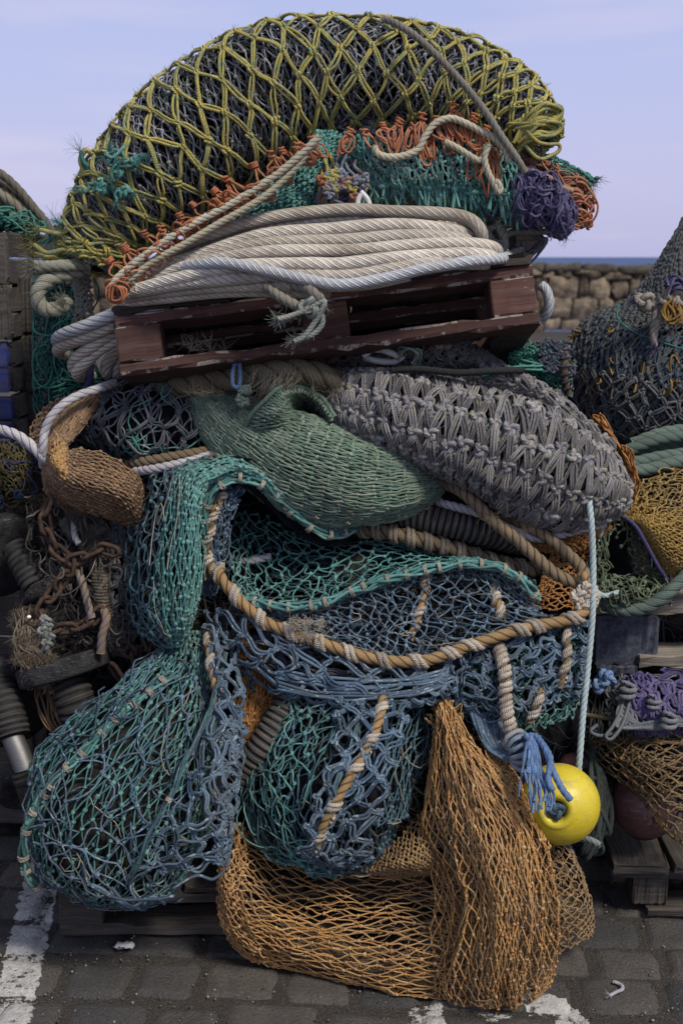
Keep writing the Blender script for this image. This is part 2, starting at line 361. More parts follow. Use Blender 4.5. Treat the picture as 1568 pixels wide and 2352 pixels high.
def cords(mb, items, r, ds=.008, M=7, seed=0, wig=0.0, tint=None):
    """free cords; each item a list of places"""
    for i, P in enumerate(items):
        D = smooth(P, ds); rs = np.random.RandomState(seed + i)
        if wig:
            x = np.linspace(0, 1, len(D))
            for k in range(3): D[:, k] += wig * wob(x * len(D) * ds * 8, 0*x, seed + 7*i + k, 1, 0)
        T, N, B = frames(D)
        tubes(mb, D[None], r, M, ref=N[None], tint=rs.rand() if tint is None else tint, seed=seed + i)

# ------------------------------------------------------------------ solid helpers
def board(mb, size, M4, rs, ch=.004, rough=.0015, seg=10, tint=None, sag=0.):
    """plank with chamfered, slightly worn edges; long axis x; M4 maps local to world"""
    L, Wd, H = size; c = ch
    w, h = Wd / 2, H / 2
    sec = np.array([(-w+c, -h), (w-c, -h), (w, -h+c), (w, h-c), (w-c, h), (-w+c, h), (-w, h-c), (-w, -h+c)])
    x = np.linspace(-L/2, L/2, seg + 1); x = np.concatenate([[x[0]], [x[0] + c], x[1:-1], [x[-1] - c], [x[-1]]]); K = len(x)
    V = np.empty((K, 8, 3)); V[..., 0] = x[:, None]; V[..., 1:] = sec[None]
    V[0, :, 1:] *= 1 - c / min(w, h) * .8; V[-1, :, 1:] *= 1 - c / min(w, h) * .8
    V[..., 1:] += rs.normal(size=(K, 8, 2)) * rough; V[0, :, 0] += rs.normal(size=8) * rough; V[-1, :, 0] += rs.normal(size=8) * rough
    V[..., 2] += sag * (np.cos(x / L * np.pi)[:, None])
    V = V.reshape(-1, 3); V = V @ M4[:3, :3].T + M4[:3, 3]
    k, m = np.meshgrid(np.arange(K - 1), np.arange(8), indexing='ij'); m2 = (m + 1) % 8
    q = np.stack([k*8+m2, (k+1)*8+m2, (k+1)*8+m, k*8+m], -1).reshape(-1, 4)
    per = np.array([0, Wd, Wd, Wd+H, Wd+H, 2*Wd+H, 2*Wd+H, 2*Wd+2*H, 2*Wd+2*H]); o = rs.rand() * 5
    uv = np.stack([np.stack([x[k], x[k+1], x[k+1], x[k]], -1) + o, np.stack([per[m+1], per[m+1], per[m], per[m]], -1) + o + np.where(m % 2 == 1, 100., 0.)[..., None]], -1).reshape(-1, 4, 2)
    e = (K - 1) * 8
    cap = np.array([[0, 1, 2, 7], [7, 2, 3, 6], [6, 3, 4, 5]]); cu = np.array([sec[i] for i in cap]) + 20 + o
    q = np.concatenate([q, cap, (cap + e)[:, ::-1]]); uv = np.concatenate([uv, cu, cu[:, ::-1]])
    mb.add(V, q, uv, rs.rand() if tint is None else tint)
def M4(loc, x, y, z):
    m = np.eye(4); m[:3, 0] = x; m[:3, 1] = y; m[:3, 2] = z; m[:3, 3] = loc; return m
def lathe(mb, prof, M4_, M=32, tint=.5, close=False):
    p = np.asarray(prof, float); K = len(p); a = np.arange(M) / M * 2 * np.pi
    V = np.stack([p[:, :1] * np.cos(a), p[:, :1] * np.sin(a), np.repeat(p[:, 1:2], M, 1)], -1).reshape(-1, 3)
    V = V @ M4_[:3, :3].T + M4_[:3, 3]
    k, m = np.meshgrid(np.arange(K - 1), np.arange(M), indexing='ij'); m2 = (m + 1) % M
    q = np.stack([k*M+m, k*M+m2, (k+1)*M+m2, (k+1)*M+m], -1).reshape(-1, 4)
    L = np.concatenate([[0], np.cumsum(np.linalg.norm(np.diff(p, axis=0), axis=1))])
    uv = np.stack([np.stack([L[k], L[k], L[k+1], L[k+1]], -1), np.stack([m/M, (m+1)/M, (m+1)/M, m/M], -1)], -1).reshape(-1, 4, 2)
    mb.add(V, q, uv, tint)
def basis(z, xh=(1, 0, 0)):
    z = np.asarray(z, float); z = z / np.linalg.norm(z); x = np.asarray(xh, float); x = x - z * (x @ z); x /= np.linalg.norm(x); return x, np.cross(z, x), z
def ctr(P): P = np.asarray(P).reshape(-1, 3); return (P[:, 0].mean(), P[:, 1].mean(), max(P[:, 2].min(), 0.))

# ------------------------------------------------------------------ materials
class N:
    def __init__(s, name):
        s.m = bpy.data.materials.new(name); s.m.use_nodes = True; s.t = s.m.node_tree; s.b = s.t.nodes['Principled BSDF']; s.out = s.t.nodes['Material Output']
    def n(s, k, **p):
        o = s.t.nodes.new('ShaderNode' + k)
        for a, b in p.items(): setattr(o, a, b)
        return o
    def l(s, a, b): s.t.links.new(a, b)
    def math(s, op, a, b=None, c=None):
        o = s.n('Math', operation=op)
        for i, x in enumerate((a, b, c)):
            if x is None: continue
            if isinstance(x, (int, float)): o.inputs[i].default_value = x
            else: s.l(x, o.inputs[i])
        return o.outputs[0]
    def noise(s, vec, scale, detail=3, rough=.55):
        o = s.n('TexNoise'); o.inputs['Scale'].default_value = scale; o.inputs['Detail'].default_value = detail; o.inputs['Roughness'].default_value = rough
        if vec is not None: s.l(vec, o.inputs['Vector'])
        return o.outputs[0]
    def ramp(s, f, *st):
        o = s.n('ValToRGB'); s.l(f, o.inputs[0]); r = o.color_ramp
        for i, (p, c) in enumerate(st):
            e = r.elements[i] if i < 2 else r.elements.new(p)
            e.position = p; e.color = tuple(c) + (1,) if not np.isscalar(c) else (c, c, c, 1)
        return o.outputs[0]
    def mix(s, f, a, b, bl='MIX'):
        o = s.n('Mix', data_type='RGBA', blend_type=bl)
        for i, x in ((0, f), (6, a), (7, b)):
            if isinstance(x, (int, float)): o.inputs[i].default_value = x
            elif isinstance(x, tuple): o.inputs[i].default_value = x + (1,) if len(x) == 3 else x
            else: s.l(x, o.inputs[i])
        return o.outputs[2]
    def map(s, vec, sc):
        o = s.n('Mapping'); o.inputs['Scale'].default_value = sc; s.l(vec, o.inputs[0]); return o.outputs[0]
    def bump(s, h, st, dist=.01):
        o = s.n('Bump'); o.inputs['Strength'].default_value = st; o.inputs['Distance'].default_value = dist; s.l(h, o.inputs['Height']); s.l(o.outputs[0], s.b.inputs['Normal'])
    def fin(s, col=None, rough=.8, spec=.3):
        if col is not None: s.l(col, s.b.inputs['Base Color']) if not isinstance(col, tuple) else setattr(s.b.inputs['Base Color'], 'default_value', col + (1,))
        if isinstance(rough, (int, float)): s.b.inputs['Roughness'].default_value = rough
        else: s.l(rough, s.b.inputs['Roughness'])
        s.b.inputs['Specular IOR Level'].default_value = spec; return s.m
def twine(name, cols, dirt=(.06, .05, .04), damt=.45, fleck=None, famt=.5, pitch=.012, lobes=3, rough=.75, spec=.3, bump=.5, fsc=(55, 2.5, 1)):
    m = N(name); a = m.n('Attribute', attribute_name='tint'); uv = m.n('UVMap').outputs[0]; g = m.n('NewGeometry').outputs['Position']
    k = len(cols); c = m.ramp(a.outputs['Fac'], *[(i / max(k - 1, 1), x) for i, x in enumerate(cols)])
    if fleck:
        f = m.noise(m.map(uv, fsc), 1.0, 2, .5); c = m.mix(m.ramp(f, (.62 - .2 * famt, 0.), (.68 - .2 * famt, 1.)), c, fleck)
    nb = m.noise(g, 13, 5, .65); d = m.ramp(nb, (.42, 0.), (.72, damt)); c = m.mix(d, c, dirt)
    fd = m.noise(g, 4.5, 4, .6); c = m.mix(m.ramp(fd, (.45, 0.), (.72, .22)), c, (.17, .165, .15))
    nf = m.noise(g, 240, 3, .6); v = m.ramp(nf, (.3, .72), (.7, 1.18)); c = m.mix(1.0, c, v, 'MULTIPLY')
    s = m.n('SeparateXYZ'); m.l(uv, s.inputs[0])
    w = m.math('SINE', m.math('MULTIPLY_ADD', s.outputs[0], 6.283 * lobes / pitch, m.math('MULTIPLY', s.outputs[1], 6.283 * lobes)))
    h = m.math('ADD', m.math('MULTIPLY', w, .5), m.math('MULTIPLY', nf, 1.1)); m.bump(h, bump, .0025)
    return m.fin(c, rough, spec)
def laid(name, cols, dirt=(.1, .08, .06), damt=.5, groove=.75, gcol=(.05, .042, .035), fleck=None, famt=.1, rough=.8, yarn=5, lobes=3, gw=.38):
    m = N(name); a = m.n('Attribute', attribute_name='tint'); uv = m.n('UVMap').outputs[0]; g = m.n('NewGeometry').outputs['Position']
    k = len(cols); c = m.ramp(a.outputs['Fac'], *[(i / max(k - 1, 1), x) for i, x in enumerate(cols)])
    s = m.n('SeparateXYZ'); m.l(uv, s.inputs[0])
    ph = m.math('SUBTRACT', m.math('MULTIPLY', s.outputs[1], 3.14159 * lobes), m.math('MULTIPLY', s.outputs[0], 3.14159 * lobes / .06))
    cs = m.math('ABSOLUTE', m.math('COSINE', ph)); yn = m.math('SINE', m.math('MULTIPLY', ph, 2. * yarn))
    c = m.mix(1.0, c, m.ramp(m.math('MULTIPLY_ADD', yn, .5, .5), (0., .84), (1., 1.06)), 'MULTIPLY')
    if fleck:
        f = m.noise(m.map(uv, (70, 14, 1)), 1.0, 1, .5); c = m.mix(m.ramp(f, (.70 - .1 * famt, 0.), (.74 - .1 * famt, .8)), c, fleck)
    nb = m.noise(g, 11, 6, .68); c = m.mix(m.ramp(nb, (.42, 0.), (.70, damt)), c, dirt)
    nf = m.noise(g, 260, 4, .65); c = m.mix(1.0, c, m.ramp(nf, (.3, .74), (.7, 1.16)), 'MULTIPLY')
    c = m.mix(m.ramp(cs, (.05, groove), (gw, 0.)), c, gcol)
    m.bump(m.math('ADD', m.math('MULTIPLY', yn, .35), m.math('ADD', m.math('MULTIPLY', nf, 1.2), m.math('MULTIPLY', cs, 1.5))), .55, .0025)
    return m.fin(c, rough, .25)
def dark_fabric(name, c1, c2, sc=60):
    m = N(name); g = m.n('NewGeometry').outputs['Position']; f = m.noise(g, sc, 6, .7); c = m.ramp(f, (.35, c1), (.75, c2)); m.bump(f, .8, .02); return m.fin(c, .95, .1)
def wood(name, base, dark, paint=None, paint_amt=.6, rough=.85, edge=None, blue=None):
    m = N(name); uv = m.n('UVMap').outputs[0]; g = m.n('NewGeometry'); a = m.n('Attribute', attribute_name='tint')
    gr = m.noise(m.map(uv, (5, 130, 1)), 1.0, 6, .65); c = m.ramp(gr, (.3, dark), (.62, base))
    big = m.noise(g.outputs['Position'], 7, 5, .6); c = m.mix(m.ramp(big, (.4, 0.), (.7, .6)), c, dark)
    if paint:
        wr = m.math('ADD', m.math('MULTIPLY', m.noise(m.map(uv, (9, 60, 1)), 1.0, 6, .7), .55), m.math('MULTIPLY', m.noise(g.outputs['Position'], 24, 6, .7), .45))
        su = m.n('SeparateXYZ'); m.l(uv, su.inputs[0]); wr = m.math('ADD', wr, m.math('MULTIPLY', m.math('GREATER_THAN', su.outputs[1], 90.), .11))
        pv = m.mix(m.ramp(m.noise(g.outputs['Position'], 40, 4), (.3, 0.), (.8, .7)), paint, tuple(x * .55 for x in paint))
        pv = m.mix(m.ramp(gr, (.36, .75), (.5, 0.)), pv, tuple(x * .4 for x in paint)); pv = m.mix(m.ramp(m.noise(m.map(uv, (3, 40, 1)), 1.0, 5, .7), (.52, 0.), (.72, .55)), pv, (.13, .095, .075))
        c = m.mix(m.ramp(wr, (paint_amt - .015, 1.), (paint_amt + .015, 0.)), c if edge is None else m.mix(.6, c, edge), pv)
    c = m.mix(1.0, c, m.ramp(a.outputs['Fac'], (0., .75), (1., 1.2)), 'MULTIPLY')
    h = m.math('ADD', gr, m.math('MULTIPLY', m.noise(g.outputs['Position'], 300, 2), .3)); m.bump(h, .5, .004)
    return m.fin(c, rough, .25)
# ================================================================== setting
def mat_setts(grit=False):
    m = N('grit' if grit else 'setts'); g = m.n('NewGeometry').outputs['Position']; a = m.n('Attribute', attribute_name='tint').outputs['Fac']
    c = m.ramp(a, (0, (.05, .049, .047)), (.5, (.082, .076, .068)), (1, (.125, .105, .085)))
    n1 = m.noise(g, 9, 6, .65); c = m.mix(m.ramp(n1, (.35, 0.), (.7, .75)), c, (.04, .039, .039))
    n2 = m.noise(g, 130, 5, .7); c = m.mix(1.0, c, m.ramp(n2, (.3, .6), (.72, 1.35)), 'MULTIPLY')
    n3 = m.noise(g, 420, 2, .5); c = m.mix(m.ramp(n3, (.68, 0.), (.72, .5)), c, (.3, .28, .25))
    if grit:
        gq = m.noise(g, 300, 4, .7); c = m.ramp(gq, (.3, (.012, .011, .010)), (.52, (.04, .034, .028)), (.74, (.22, .19, .155)))
    # worn white paint: a straight line on the left, a curved mark and a short bar on the right
    s = m.n('SeparateXYZ'); m.l(g, s.inputs[0]); x, y = s.outputs[0], s.outputs[1]
    wobn = m.math('MULTIPLY', m.math('SUBTRACT', m.noise(g, 38, 5, .65), .5), .05)
    def seg(p, q, w):
        p = np.array(p); q = np.array(q); d = (q - p) / np.linalg.norm(q - p); L = np.linalg.norm(q - p)
        al = m.math('ADD', m.math('MULTIPLY', m.math('SUBTRACT', x, float(p[0])), float(d[0])), m.math('MULTIPLY', m.math('SUBTRACT', y, float(p[1])), float(d[1])))
        ac = m.math('ABSOLUTE', m.math('ADD', m.math('MULTIPLY', m.math('SUBTRACT', x, float(p[0])), float(-d[1])), m.math('MULTIPLY', m.math('SUBTRACT', y, float(p[1])), float(d[0]))))
        in1 = m.math('LESS_THAN', m.math('ADD', ac, wobn), w / 2); c2 = m.math('ABSOLUTE', m.math('SUBTRACT', al, L / 2)); in2 = m.math('LESS_THAN', m.math('ADD', c2, wobn), L / 2)
        return m.math('MULTIPLY', in1, in2)
    def arc(c, r0, r1, a0, a1):
        dx = m.math('SUBTRACT', x, float(c[0])); dy = m.math('SUBTRACT', y, float(c[1])); rr = m.math('SQRT', m.math('ADD', m.math('MULTIPLY', dx, dx), m.math('MULTIPLY', dy, dy)))
        ang = m.math('ARCTAN2', dy, dx); mid = (a0 + a1) / 2
        i1 = m.math('LESS_THAN', m.math('ADD', m.math('ABSOLUTE', m.math('SUBTRACT', rr, (r0 + r1) / 2)), wobn), (r1 - r0) / 2)
        return m.math('MULTIPLY', i1, m.math('LESS_THAN', m.math('ABSOLUTE', m.math('SUBTRACT', ang, mid)), (a1 - a0) / 2))
    p0 = WG(20, 2352)[:2]; p1 = WG(88, 2060)[:2]; d = (p1 - p0)
    L1 = seg(p0 - d * .6, p1 + d * .8, .098)
    c0 = WG(1200, 2352)[:2]
    A1 = arc((c0[0] + .03, c0[1] - .002), .05, .128, -.35, 1.75)
    q0 = WG(975, 2308)[:2]; q1 = WG(1000, 2400)[:2]; S1 = seg(q0, q1, .075)
    b0 = WG(1110, 2330)[:2]; b1 = WG(1165, 2322)[:2]; S2 = seg(b0, b1, .028)
    mask = m.math('MAXIMUM', m.math('MAXIMUM', L1, A1), m.math('MAXIMUM', S1, S2))
    wear = m.math('ADD', m.math('MULTIPLY', m.noise(g, 45, 6, .72), .6), m.math('MULTIPLY', m.noise(g, 6, 3), .4))
    z = m.math('GREATER_THAN', s.outputs[2], -.0125)
    mask = m.math('MULTIPLY', m.math('MULTIPLY', mask, m.ramp(wear, (.385 if not grit else .46, 0.), (.44 if not grit else .5, .92))), z)
    pc = m.ramp(m.noise(g, 60, 5, .7), (.3, (.36, .35, .32)), (.65, (.62, .6, .56)))
    c = m.mix(mask, c, pc)
    m.bump(m.math('ADD', n2, m.math('MULTIPLY', n1, .8)), .9, .009)
    return m.fin(c, m.ramp(n1, (.3, .62), (.7, .85)), .3)
M_SETT, M_GRIT = mat_setts(), mat_setts(True)
def mat_plain(name, c1, c2, sc, rough=.8, bump=.4, spec=.3, dist=.01):
    m = N(name); g = m.n('NewGeometry').outputs['Position']; f = m.noise(g, sc, 6, .65); c = m.ramp(f, (.32, c1), (.7, c2))
    a = m.n('Attribute', attribute_name='tint').outputs['Fac']; c = m.mix(1.0, c, m.ramp(a, (0, .7), (1, 1.3)), 'MULTIPLY'); m.bump(f, bump, dist); return m.fin(c, rough, spec)

# ground: one sheet to the quay edge, with loose grit between the setts
mb = MB(); xs = np.array([-60, -20, -6, -3, -1.5, 0, 1.5, 3, 6, 20, 60.]); ys = np.array([-8, -3, -1.5, 0, 1.5, 3, 8, 16, 25.4])
X, Y = np.meshgrid(xs, ys, indexing='ij'); V = np.stack([X, Y, np.full(X.shape, -.0105)], -1)
i, j = np.meshgrid(np.arange(len(xs)-1), np.arange(len(ys)-1), indexing='ij'); n = len(ys)
mb.add(V, np.stack([i*n+j, (i+1)*n+j, (i+1)*n+j+1, i*n+j+1], -1)); tag(mb.build('ground', M_GRIT, floor=False), kind='structure')
# setts laid in slightly wandering courses
rs = np.random.RandomState(4); mb = MB(); ang = R(-4); ca, sa = math.cos(ang), math.sin(ang); NU = 8
row = 0; yy = -1.6
while yy < 1.1:
    h = rs.uniform(.135, .165); xx = -2.2 + rs.uniform(0, .15)
    while xx < 2.2:
        w = rs.uniform(.15, .235)
        a, b = np.meshgrid(np.linspace(-1, 1, NU), np.linspace(-1, 1, NU), indexing='ij')
        a2 = np.sign(a) * np.abs(a) ** .7; b2 = np.sign(b) * np.abs(b) ** .7
        m_ = np.maximum(np.abs(a2), np.abs(b2)); cr = (np.abs(a2) ** 5 + np.abs(b2) ** 5)
        k = 1 - .05 * np.clip(cr - 1, 0, 1)
        th = np.arctan2(b2, a2); ir = 1 + .035 * np.sin(th * 3 + rs.uniform(0, 6)) + .03 * np.sin(th * 5 + rs.uniform(0, 6)) + .02 * np.sin(th * 9 + rs.uniform(0, 6))
        lx = a2 * k * ir * (w / 2 - .0065); ly = b2 * k * ir * (h / 2 - .0065)
        z = -.0145 * np.clip((m_ - .90) / .10, 0, 1) ** 2 - .002 * cr + .0022 * np.sin(a2 * 3 + rs.uniform(0, 6)) * np.cos(b2 * 3 + rs.uniform(0, 6)) + rs.normal() * .0016 + a2 * rs.normal() * .0013
        cx, cy = xx + w / 2, yy + h / 2 + .012 * math.sin(xx * 2.1 + row) + .006 * rs.normal()
        V = np.stack([ca * (cx + lx) - sa * (cy + ly), sa * (cx + lx) + ca * (cy + ly), z], -1)
        i, j = np.meshgrid(np.arange(NU-1), np.arange(NU-1), indexing='ij')
        mb.add(V, np.stack([i*NU+j, (i+1)*NU+j, (i+1)*NU+j+1, i*NU+j+1], -1), tint=rs.rand())
        xx += w
    yy += h; row += 1
tag(mb.build('paving', M_SETT, floor=False), kind='structure')
# loose grit and shell crumbs
mb = MB(); n = 15000; P = np.stack([rs.uniform(-1.1, 1.1, n), rs.uniform(-.95, .25, n), np.zeros(n)], -1)
# gather the crumbs into drifts
P = P[(wob(P[:, 0] * .9, P[:, 1] * 1.1, 3, 1.2, 1.2, 6) + rs.normal(size=n) * .4) > .0]; n = len(P); P[:, 2] = -.004 + .003 * rs.rand(n)
Z = nrm(rs.normal(size=(n, 3))); stamp(mb, KN_LOW, P, nrm(rs.normal(size=(n, 3))), Z, .0006 + .0030 * rs.rand(n) ** 5, rs.rand(n), rs)
tag(mb.build('grit', twine('crumb', [(.03, .03, .03), (.09, .08, .065), (.16, .145, .12), (.34, .32, .28)], bump=.2), floor=False), 'loose grit and shell crumbs scattered over the setts', kind='stuff')

# sea
def mat_sea():
    m = N('sea'); g = m.n('NewGeometry').outputs['Position']
    n1 = m.noise(m.map(g, (.03, .006, 1)), 1.0, 6, .7); n2 = m.noise(m.map(g, (.12, .022, 1)), 1.0, 5, .7)
    c = m.ramp(n1, (.35, (.03, .055, .13)), (.65, (.06, .10, .21))); c = m.mix(m.ramp(n2, (.68, 0.), (.74, .8)), c, (.5, .52, .56))
    m.bump(n2, .5, 1.0); return m.fin(c, .6, .2)
mb = MB(); mb.add([(-9000, 27.5, -2.6), (9000, 27.5, -2.6), (9000, 15000, -2.6), (-9000, 15000, -2.6)], [[0, 1, 2, 3]]); tag(mb.build('sea', mat_sea(), floor=False), kind='structure')
# harbour wall of rough stone, 26 m off
mw = mat_plain('wall_stone', (.035, .03, .024), (.28, .22, .15), 3.4, .9, .9, .2, .1)
mb = MB(); rs = np.random.RandomState(9); z = 0.0
ta, tb, tn = [], [], []
while z < 1.38:
    h = rs.uniform(.28, .55); h = min(h, 1.46 - z) if z + h > 1.2 else h; x = -14.
    while x < 18:
        w = rs.uniform(.18, .5) if rs.rand() > .25 else rs.uniform(.5, .8); NU = 6; p1, p2 = rs.normal(size=2) * .09; hh = h * rs.uniform(.8, 1.3); dz = rs.normal() * .05
        a, b = np.meshgrid(np.linspace(-1, 1, NU), np.linspace(-1, 1, NU), indexing='ij')
        k = 1 - .05 * (np.abs(a) * np.abs(b)) ** 2; a = a + p1 * b * 2; d = .07 * (1 - np.maximum(np.abs(a), np.abs(b)) ** 8) + .03 * (a * rs.normal() + b * rs.normal()) + .03 * np.sin(a * 3 + rs.rand() * 6) * np.sin(b * 2 + rs.rand() * 6)
        V = np.stack([x + w/2 + a * k * (w/2 - .008), 25.9 - d - rs.uniform(0, .08), z + h/2 + dz + (b + p2 * a * 2) * k * (hh/2 - .006) + .03 * np.sin(a * 4 + dz * 90) * np.sin(b * 3 + dz * 50) + .04 * math.sin(x * .7)], -1)
        i, j = np.meshgrid(np.arange(NU-1), np.arange(NU-1), indexing='ij')
        mb.add(V, np.stack([i*NU+j, (i+1)*NU+j, (i+1)*NU+j+1, i*NU+j+1], -1), tint=rs.rand() ** 1.4 if rs.rand() > .12 else 2.2)
        x += w
    z += h
wr = thing('harbour_wall', 'rough brown stone harbour wall across the quay in front of the sea', 'wall', (2, 26.2, 0))
mb.build('stonework', mw, wr, floor=False)
mb = MB(); rs2 = np.random.RandomState(2)
for x in np.arange(-14, 18, .9): board(mb, (.9, 1.0, .16 + rs2.rand() * .05), M4((x + .45, 26.28, 1.50 + .05 * math.sin(x * .7) + rs2.normal() * .012), (1, 0, 0), (0, 1, 0), (0, 0, 1)), rs2, .04, .02, 5)
mb.build('coping', mat_plain('coping', (.04, .037, .03), (.13, .11, .085), 3, .9, .6, .2, .05), wr, floor=False)
mb = MB(); board(mb, (32, .9, 1.4), M4((2, 26.4, .7), (1, 0, 0), (0, 1, 0), (0, 0, 1)), rs2, .02, .0, 2); mb.build('core', dark_fabric('mortar', (.045, .038, .03), (.13, .11, .08), 6), wr, floor=False)
# ================================================================== pallets
M_BROWN = wood('brown_painted_wood', (.22, .175, .14), (.06, .045, .035), paint=(.085, .042, .034), paint_amt=.625, edge=(.36, .32, .29))
M_DARKW = wood('damp_dark_wood', (.10, .085, .07), (.03, .026, .022))
M_GREYW = wood('weathered_grey_wood', (.26, .225, .185), (.07, .06, .05))
M_BLKW = wood('blackened_deck_wood', (.07, .055, .045), (.018, .015, .013))
M_BLUEW = wood('blue_painted_wood', (.12, .105, .09), (.035, .03, .027), paint=(.045, .06, .20), paint_amt=.55)
def pallet(name, label, mats, A, B, depth, tilt, rs, H=None, deck=True, blocks=(0, .5, 1), group=None, nd=7, bl=.10, sides=False):
    """A, B: bottom front corners; tilt: how far the back is raised (radians)"""
    A = np.array(A); B = np.array(B); L = np.linalg.norm(B - A); x = (B - A) / L
    y = np.array((-x[1], x[0], 0)); y /= np.linalg.norm(y); y = y * math.cos(tilt) + np.array((0, 0, math.sin(tilt)))
    z = np.cross(x, y); H = H or .150
    t = thing(name, label, 'pallet', A * .5 + B * .5, 'wooden pallets carrying the nets')
    O = A
    def at(a, b, c): return O + x * a + y * b + z * c
    wt = .030; bh = H - 3 * wt + .004
    def piece(nm, sz, c, mat, ax='x', **k):
        m = MB(); board(m, sz, M4(at(*c), x, y, z) if ax == 'x' else M4(at(*c), y, -x, z), rs, **k); return m.build(nm, mat, t, smooth_=False)
    for b in (.05, depth / 2, depth - .05):
        piece('bottom_board', (L, .1, wt), (L / 2, b, wt / 2), mats[0], ch=.0055, rough=.0022, seg=22)
        for f in blocks:
            piece('block', (bl, .1, bh), (bl / 2 + .003 + f * (L - bl - .006), b + .002, wt + bh / 2), mats[0], ch=.004, rough=.0012, seg=3)
        piece('stringer_board', (L - .002, .1, wt), (L / 2, b - .001, wt * 1.5 + bh), mats[0], ch=.0055, rough=.0018, seg=22)
    if sides:
        for a in (.055, L - .055): piece('bottom_board', (depth - .2, .1, wt), (a, depth / 2, wt / 2 - .001), mats[1], 'y', ch=.004, rough=.003, seg=8)
    if deck:
        w = L / nd
        for k in range(nd):
            piece('deck_board', (depth + .01 + rs.uniform(-.01, .01), w - (rs.uniform(.002, .006) if sides else rs.uniform(.012, .03)), wt - .006), (w * (k + .5), depth / 2 + rs.uniform(-.006, .004), wt * 2.5 + bh - .003), mats[1], 'y', ch=.004, rough=.003, seg=12)
    return t
rs = np.random.RandomState(21)
# bottom pallet under the heap
a = WG(135, 2156); b = WG(1130, 2150)
pallet('wooden_pallet', 'damp grey pallet on the setts under the whole heap of nets', (M_DARKW, M_DARKW), (a[0], a[1], .006), (b[0], a[1] + .01, .006), .95, 0, rs, H=.15, bl=.115)
# brown pallet carrying the coil: tilted up to the right, its back sunk into the heap
PA, PB = W(272, 862, -.10), W(1243, 742, -.10)
BP = pallet('wooden_pallet', 'brown painted pallet tilted on the heap under the white rope coil', (M_BROWN, M_BLKW), PA, PB, .62, R(-17), rs, H=.178, bl=.112, sides=True)
# weathered pallet end under the yellow net
a, b = W(780, 585, .16), W(1246, 552, .16)
def upper():
    t = thing('broken_pallet', 'weathered grey pallet end poking out under the teal and purple netting', 'pallet', W(1000, 560, .3))
    r2 = np.random.RandomState(3); x = W(1246, 515, .15) - W(800, 548, .15); L = np.linalg.norm(x); x /= L; y = np.array((0, 1., 0)) - x * x[1]; y /= np.linalg.norm(y); z = np.cross(x, y)
    c = (W(1246, 507, .12) + W(800, 535, .12)) / 2
    m = MB(); board(m, (L, .13, .030), M4(c + y * .065, x, y, z), r2, .004, .002, 16); m.build('top_board', M_GREYW, t, smooth_=False)
    m = MB(); board(m, (.075, .12, .062), M4(W(1213, 548, .14) + y * .05, x, y, z), r2, .004, .002, 4); m.build('block', M_GREYW, t, smooth_=False)
    m = MB(); board(m, (.9, .13, .03), M4(c + y * .55 - x * .1, x, y, z), r2, .004, .002, 16); m.build('top_board', M_GREYW, t, smooth_=False)
    m = MB(); board(m, (.06, .8, .03), M4(c + y * .4 - x * .3 - z * .03, x, y, z), r2, .004, .002, 4); m.build('cross_board', M_GREYW, t, smooth_=False)
    m = MB(); board(m, (.06, .8, .03), M4(c + y * .4 + x * .12 - z * .03, x, y, z), r2, .004, .002, 4); m.build('cross_board', M_GREYW, t, smooth_=False)
upper()
# pallets on the right
def right_pallet_mid():
    t = thing('wooden_pallet', 'grey pallet with a blue black block over the purple netting', 'pallet', W(1560, 1545, .12), 'wooden pallets carrying the nets'); r2 = np.random.RandomState(8)
    x, y, z = np.eye(3)
    def pc(nm, u0, v0, u1, v1, yy, dep, mat, **k):
        P0, P1 = W0(u0, v1, yy), W0(u1, v0, yy); L = P1[0] - P0[0]; H = P1[2] - P0[2]
        m = MB(); board(m, (L, dep, H), M4(((P0[0] + P1[0]) / 2, yy + dep / 2, (P0[2] + P1[2]) / 2), x, y, z), r2, .004, .0022, 12); m.build(nm, mat, t, smooth_=False)
    pc('top_board', 1352, 1378, 1900, 1412, .08, .12, M_GREYW); pc('block', 1362, 1414, 1512, 1528, .085, .14, M_BLOCK); pc('bottom_board', 1366, 1530, 1466, 1550, .078, .12, M_BLOCK)
    pc('bottom_board', 1464, 1506, 1900, 1532, .07, .12, M_GREYW); pc('block', 1780, 1414, 1900, 1504, .085, .14, M_DARKW)
    pc('top_board', 1352, 1372, 1900, 1404, .5, .12, M_DARKW); pc('bottom_board', 1380, 1510, 1900, 1540, .5, .12, M_DARKW); pc('block', 1400, 1406, 1520, 1508, .5, .12, M_DARKW)
M_BLOCK = mat_plain('blue_black_chipboard', (.018, .02, .03), (.085, .095, .13), 55, .75, .6, .35, .004)
right_pallet_mid()
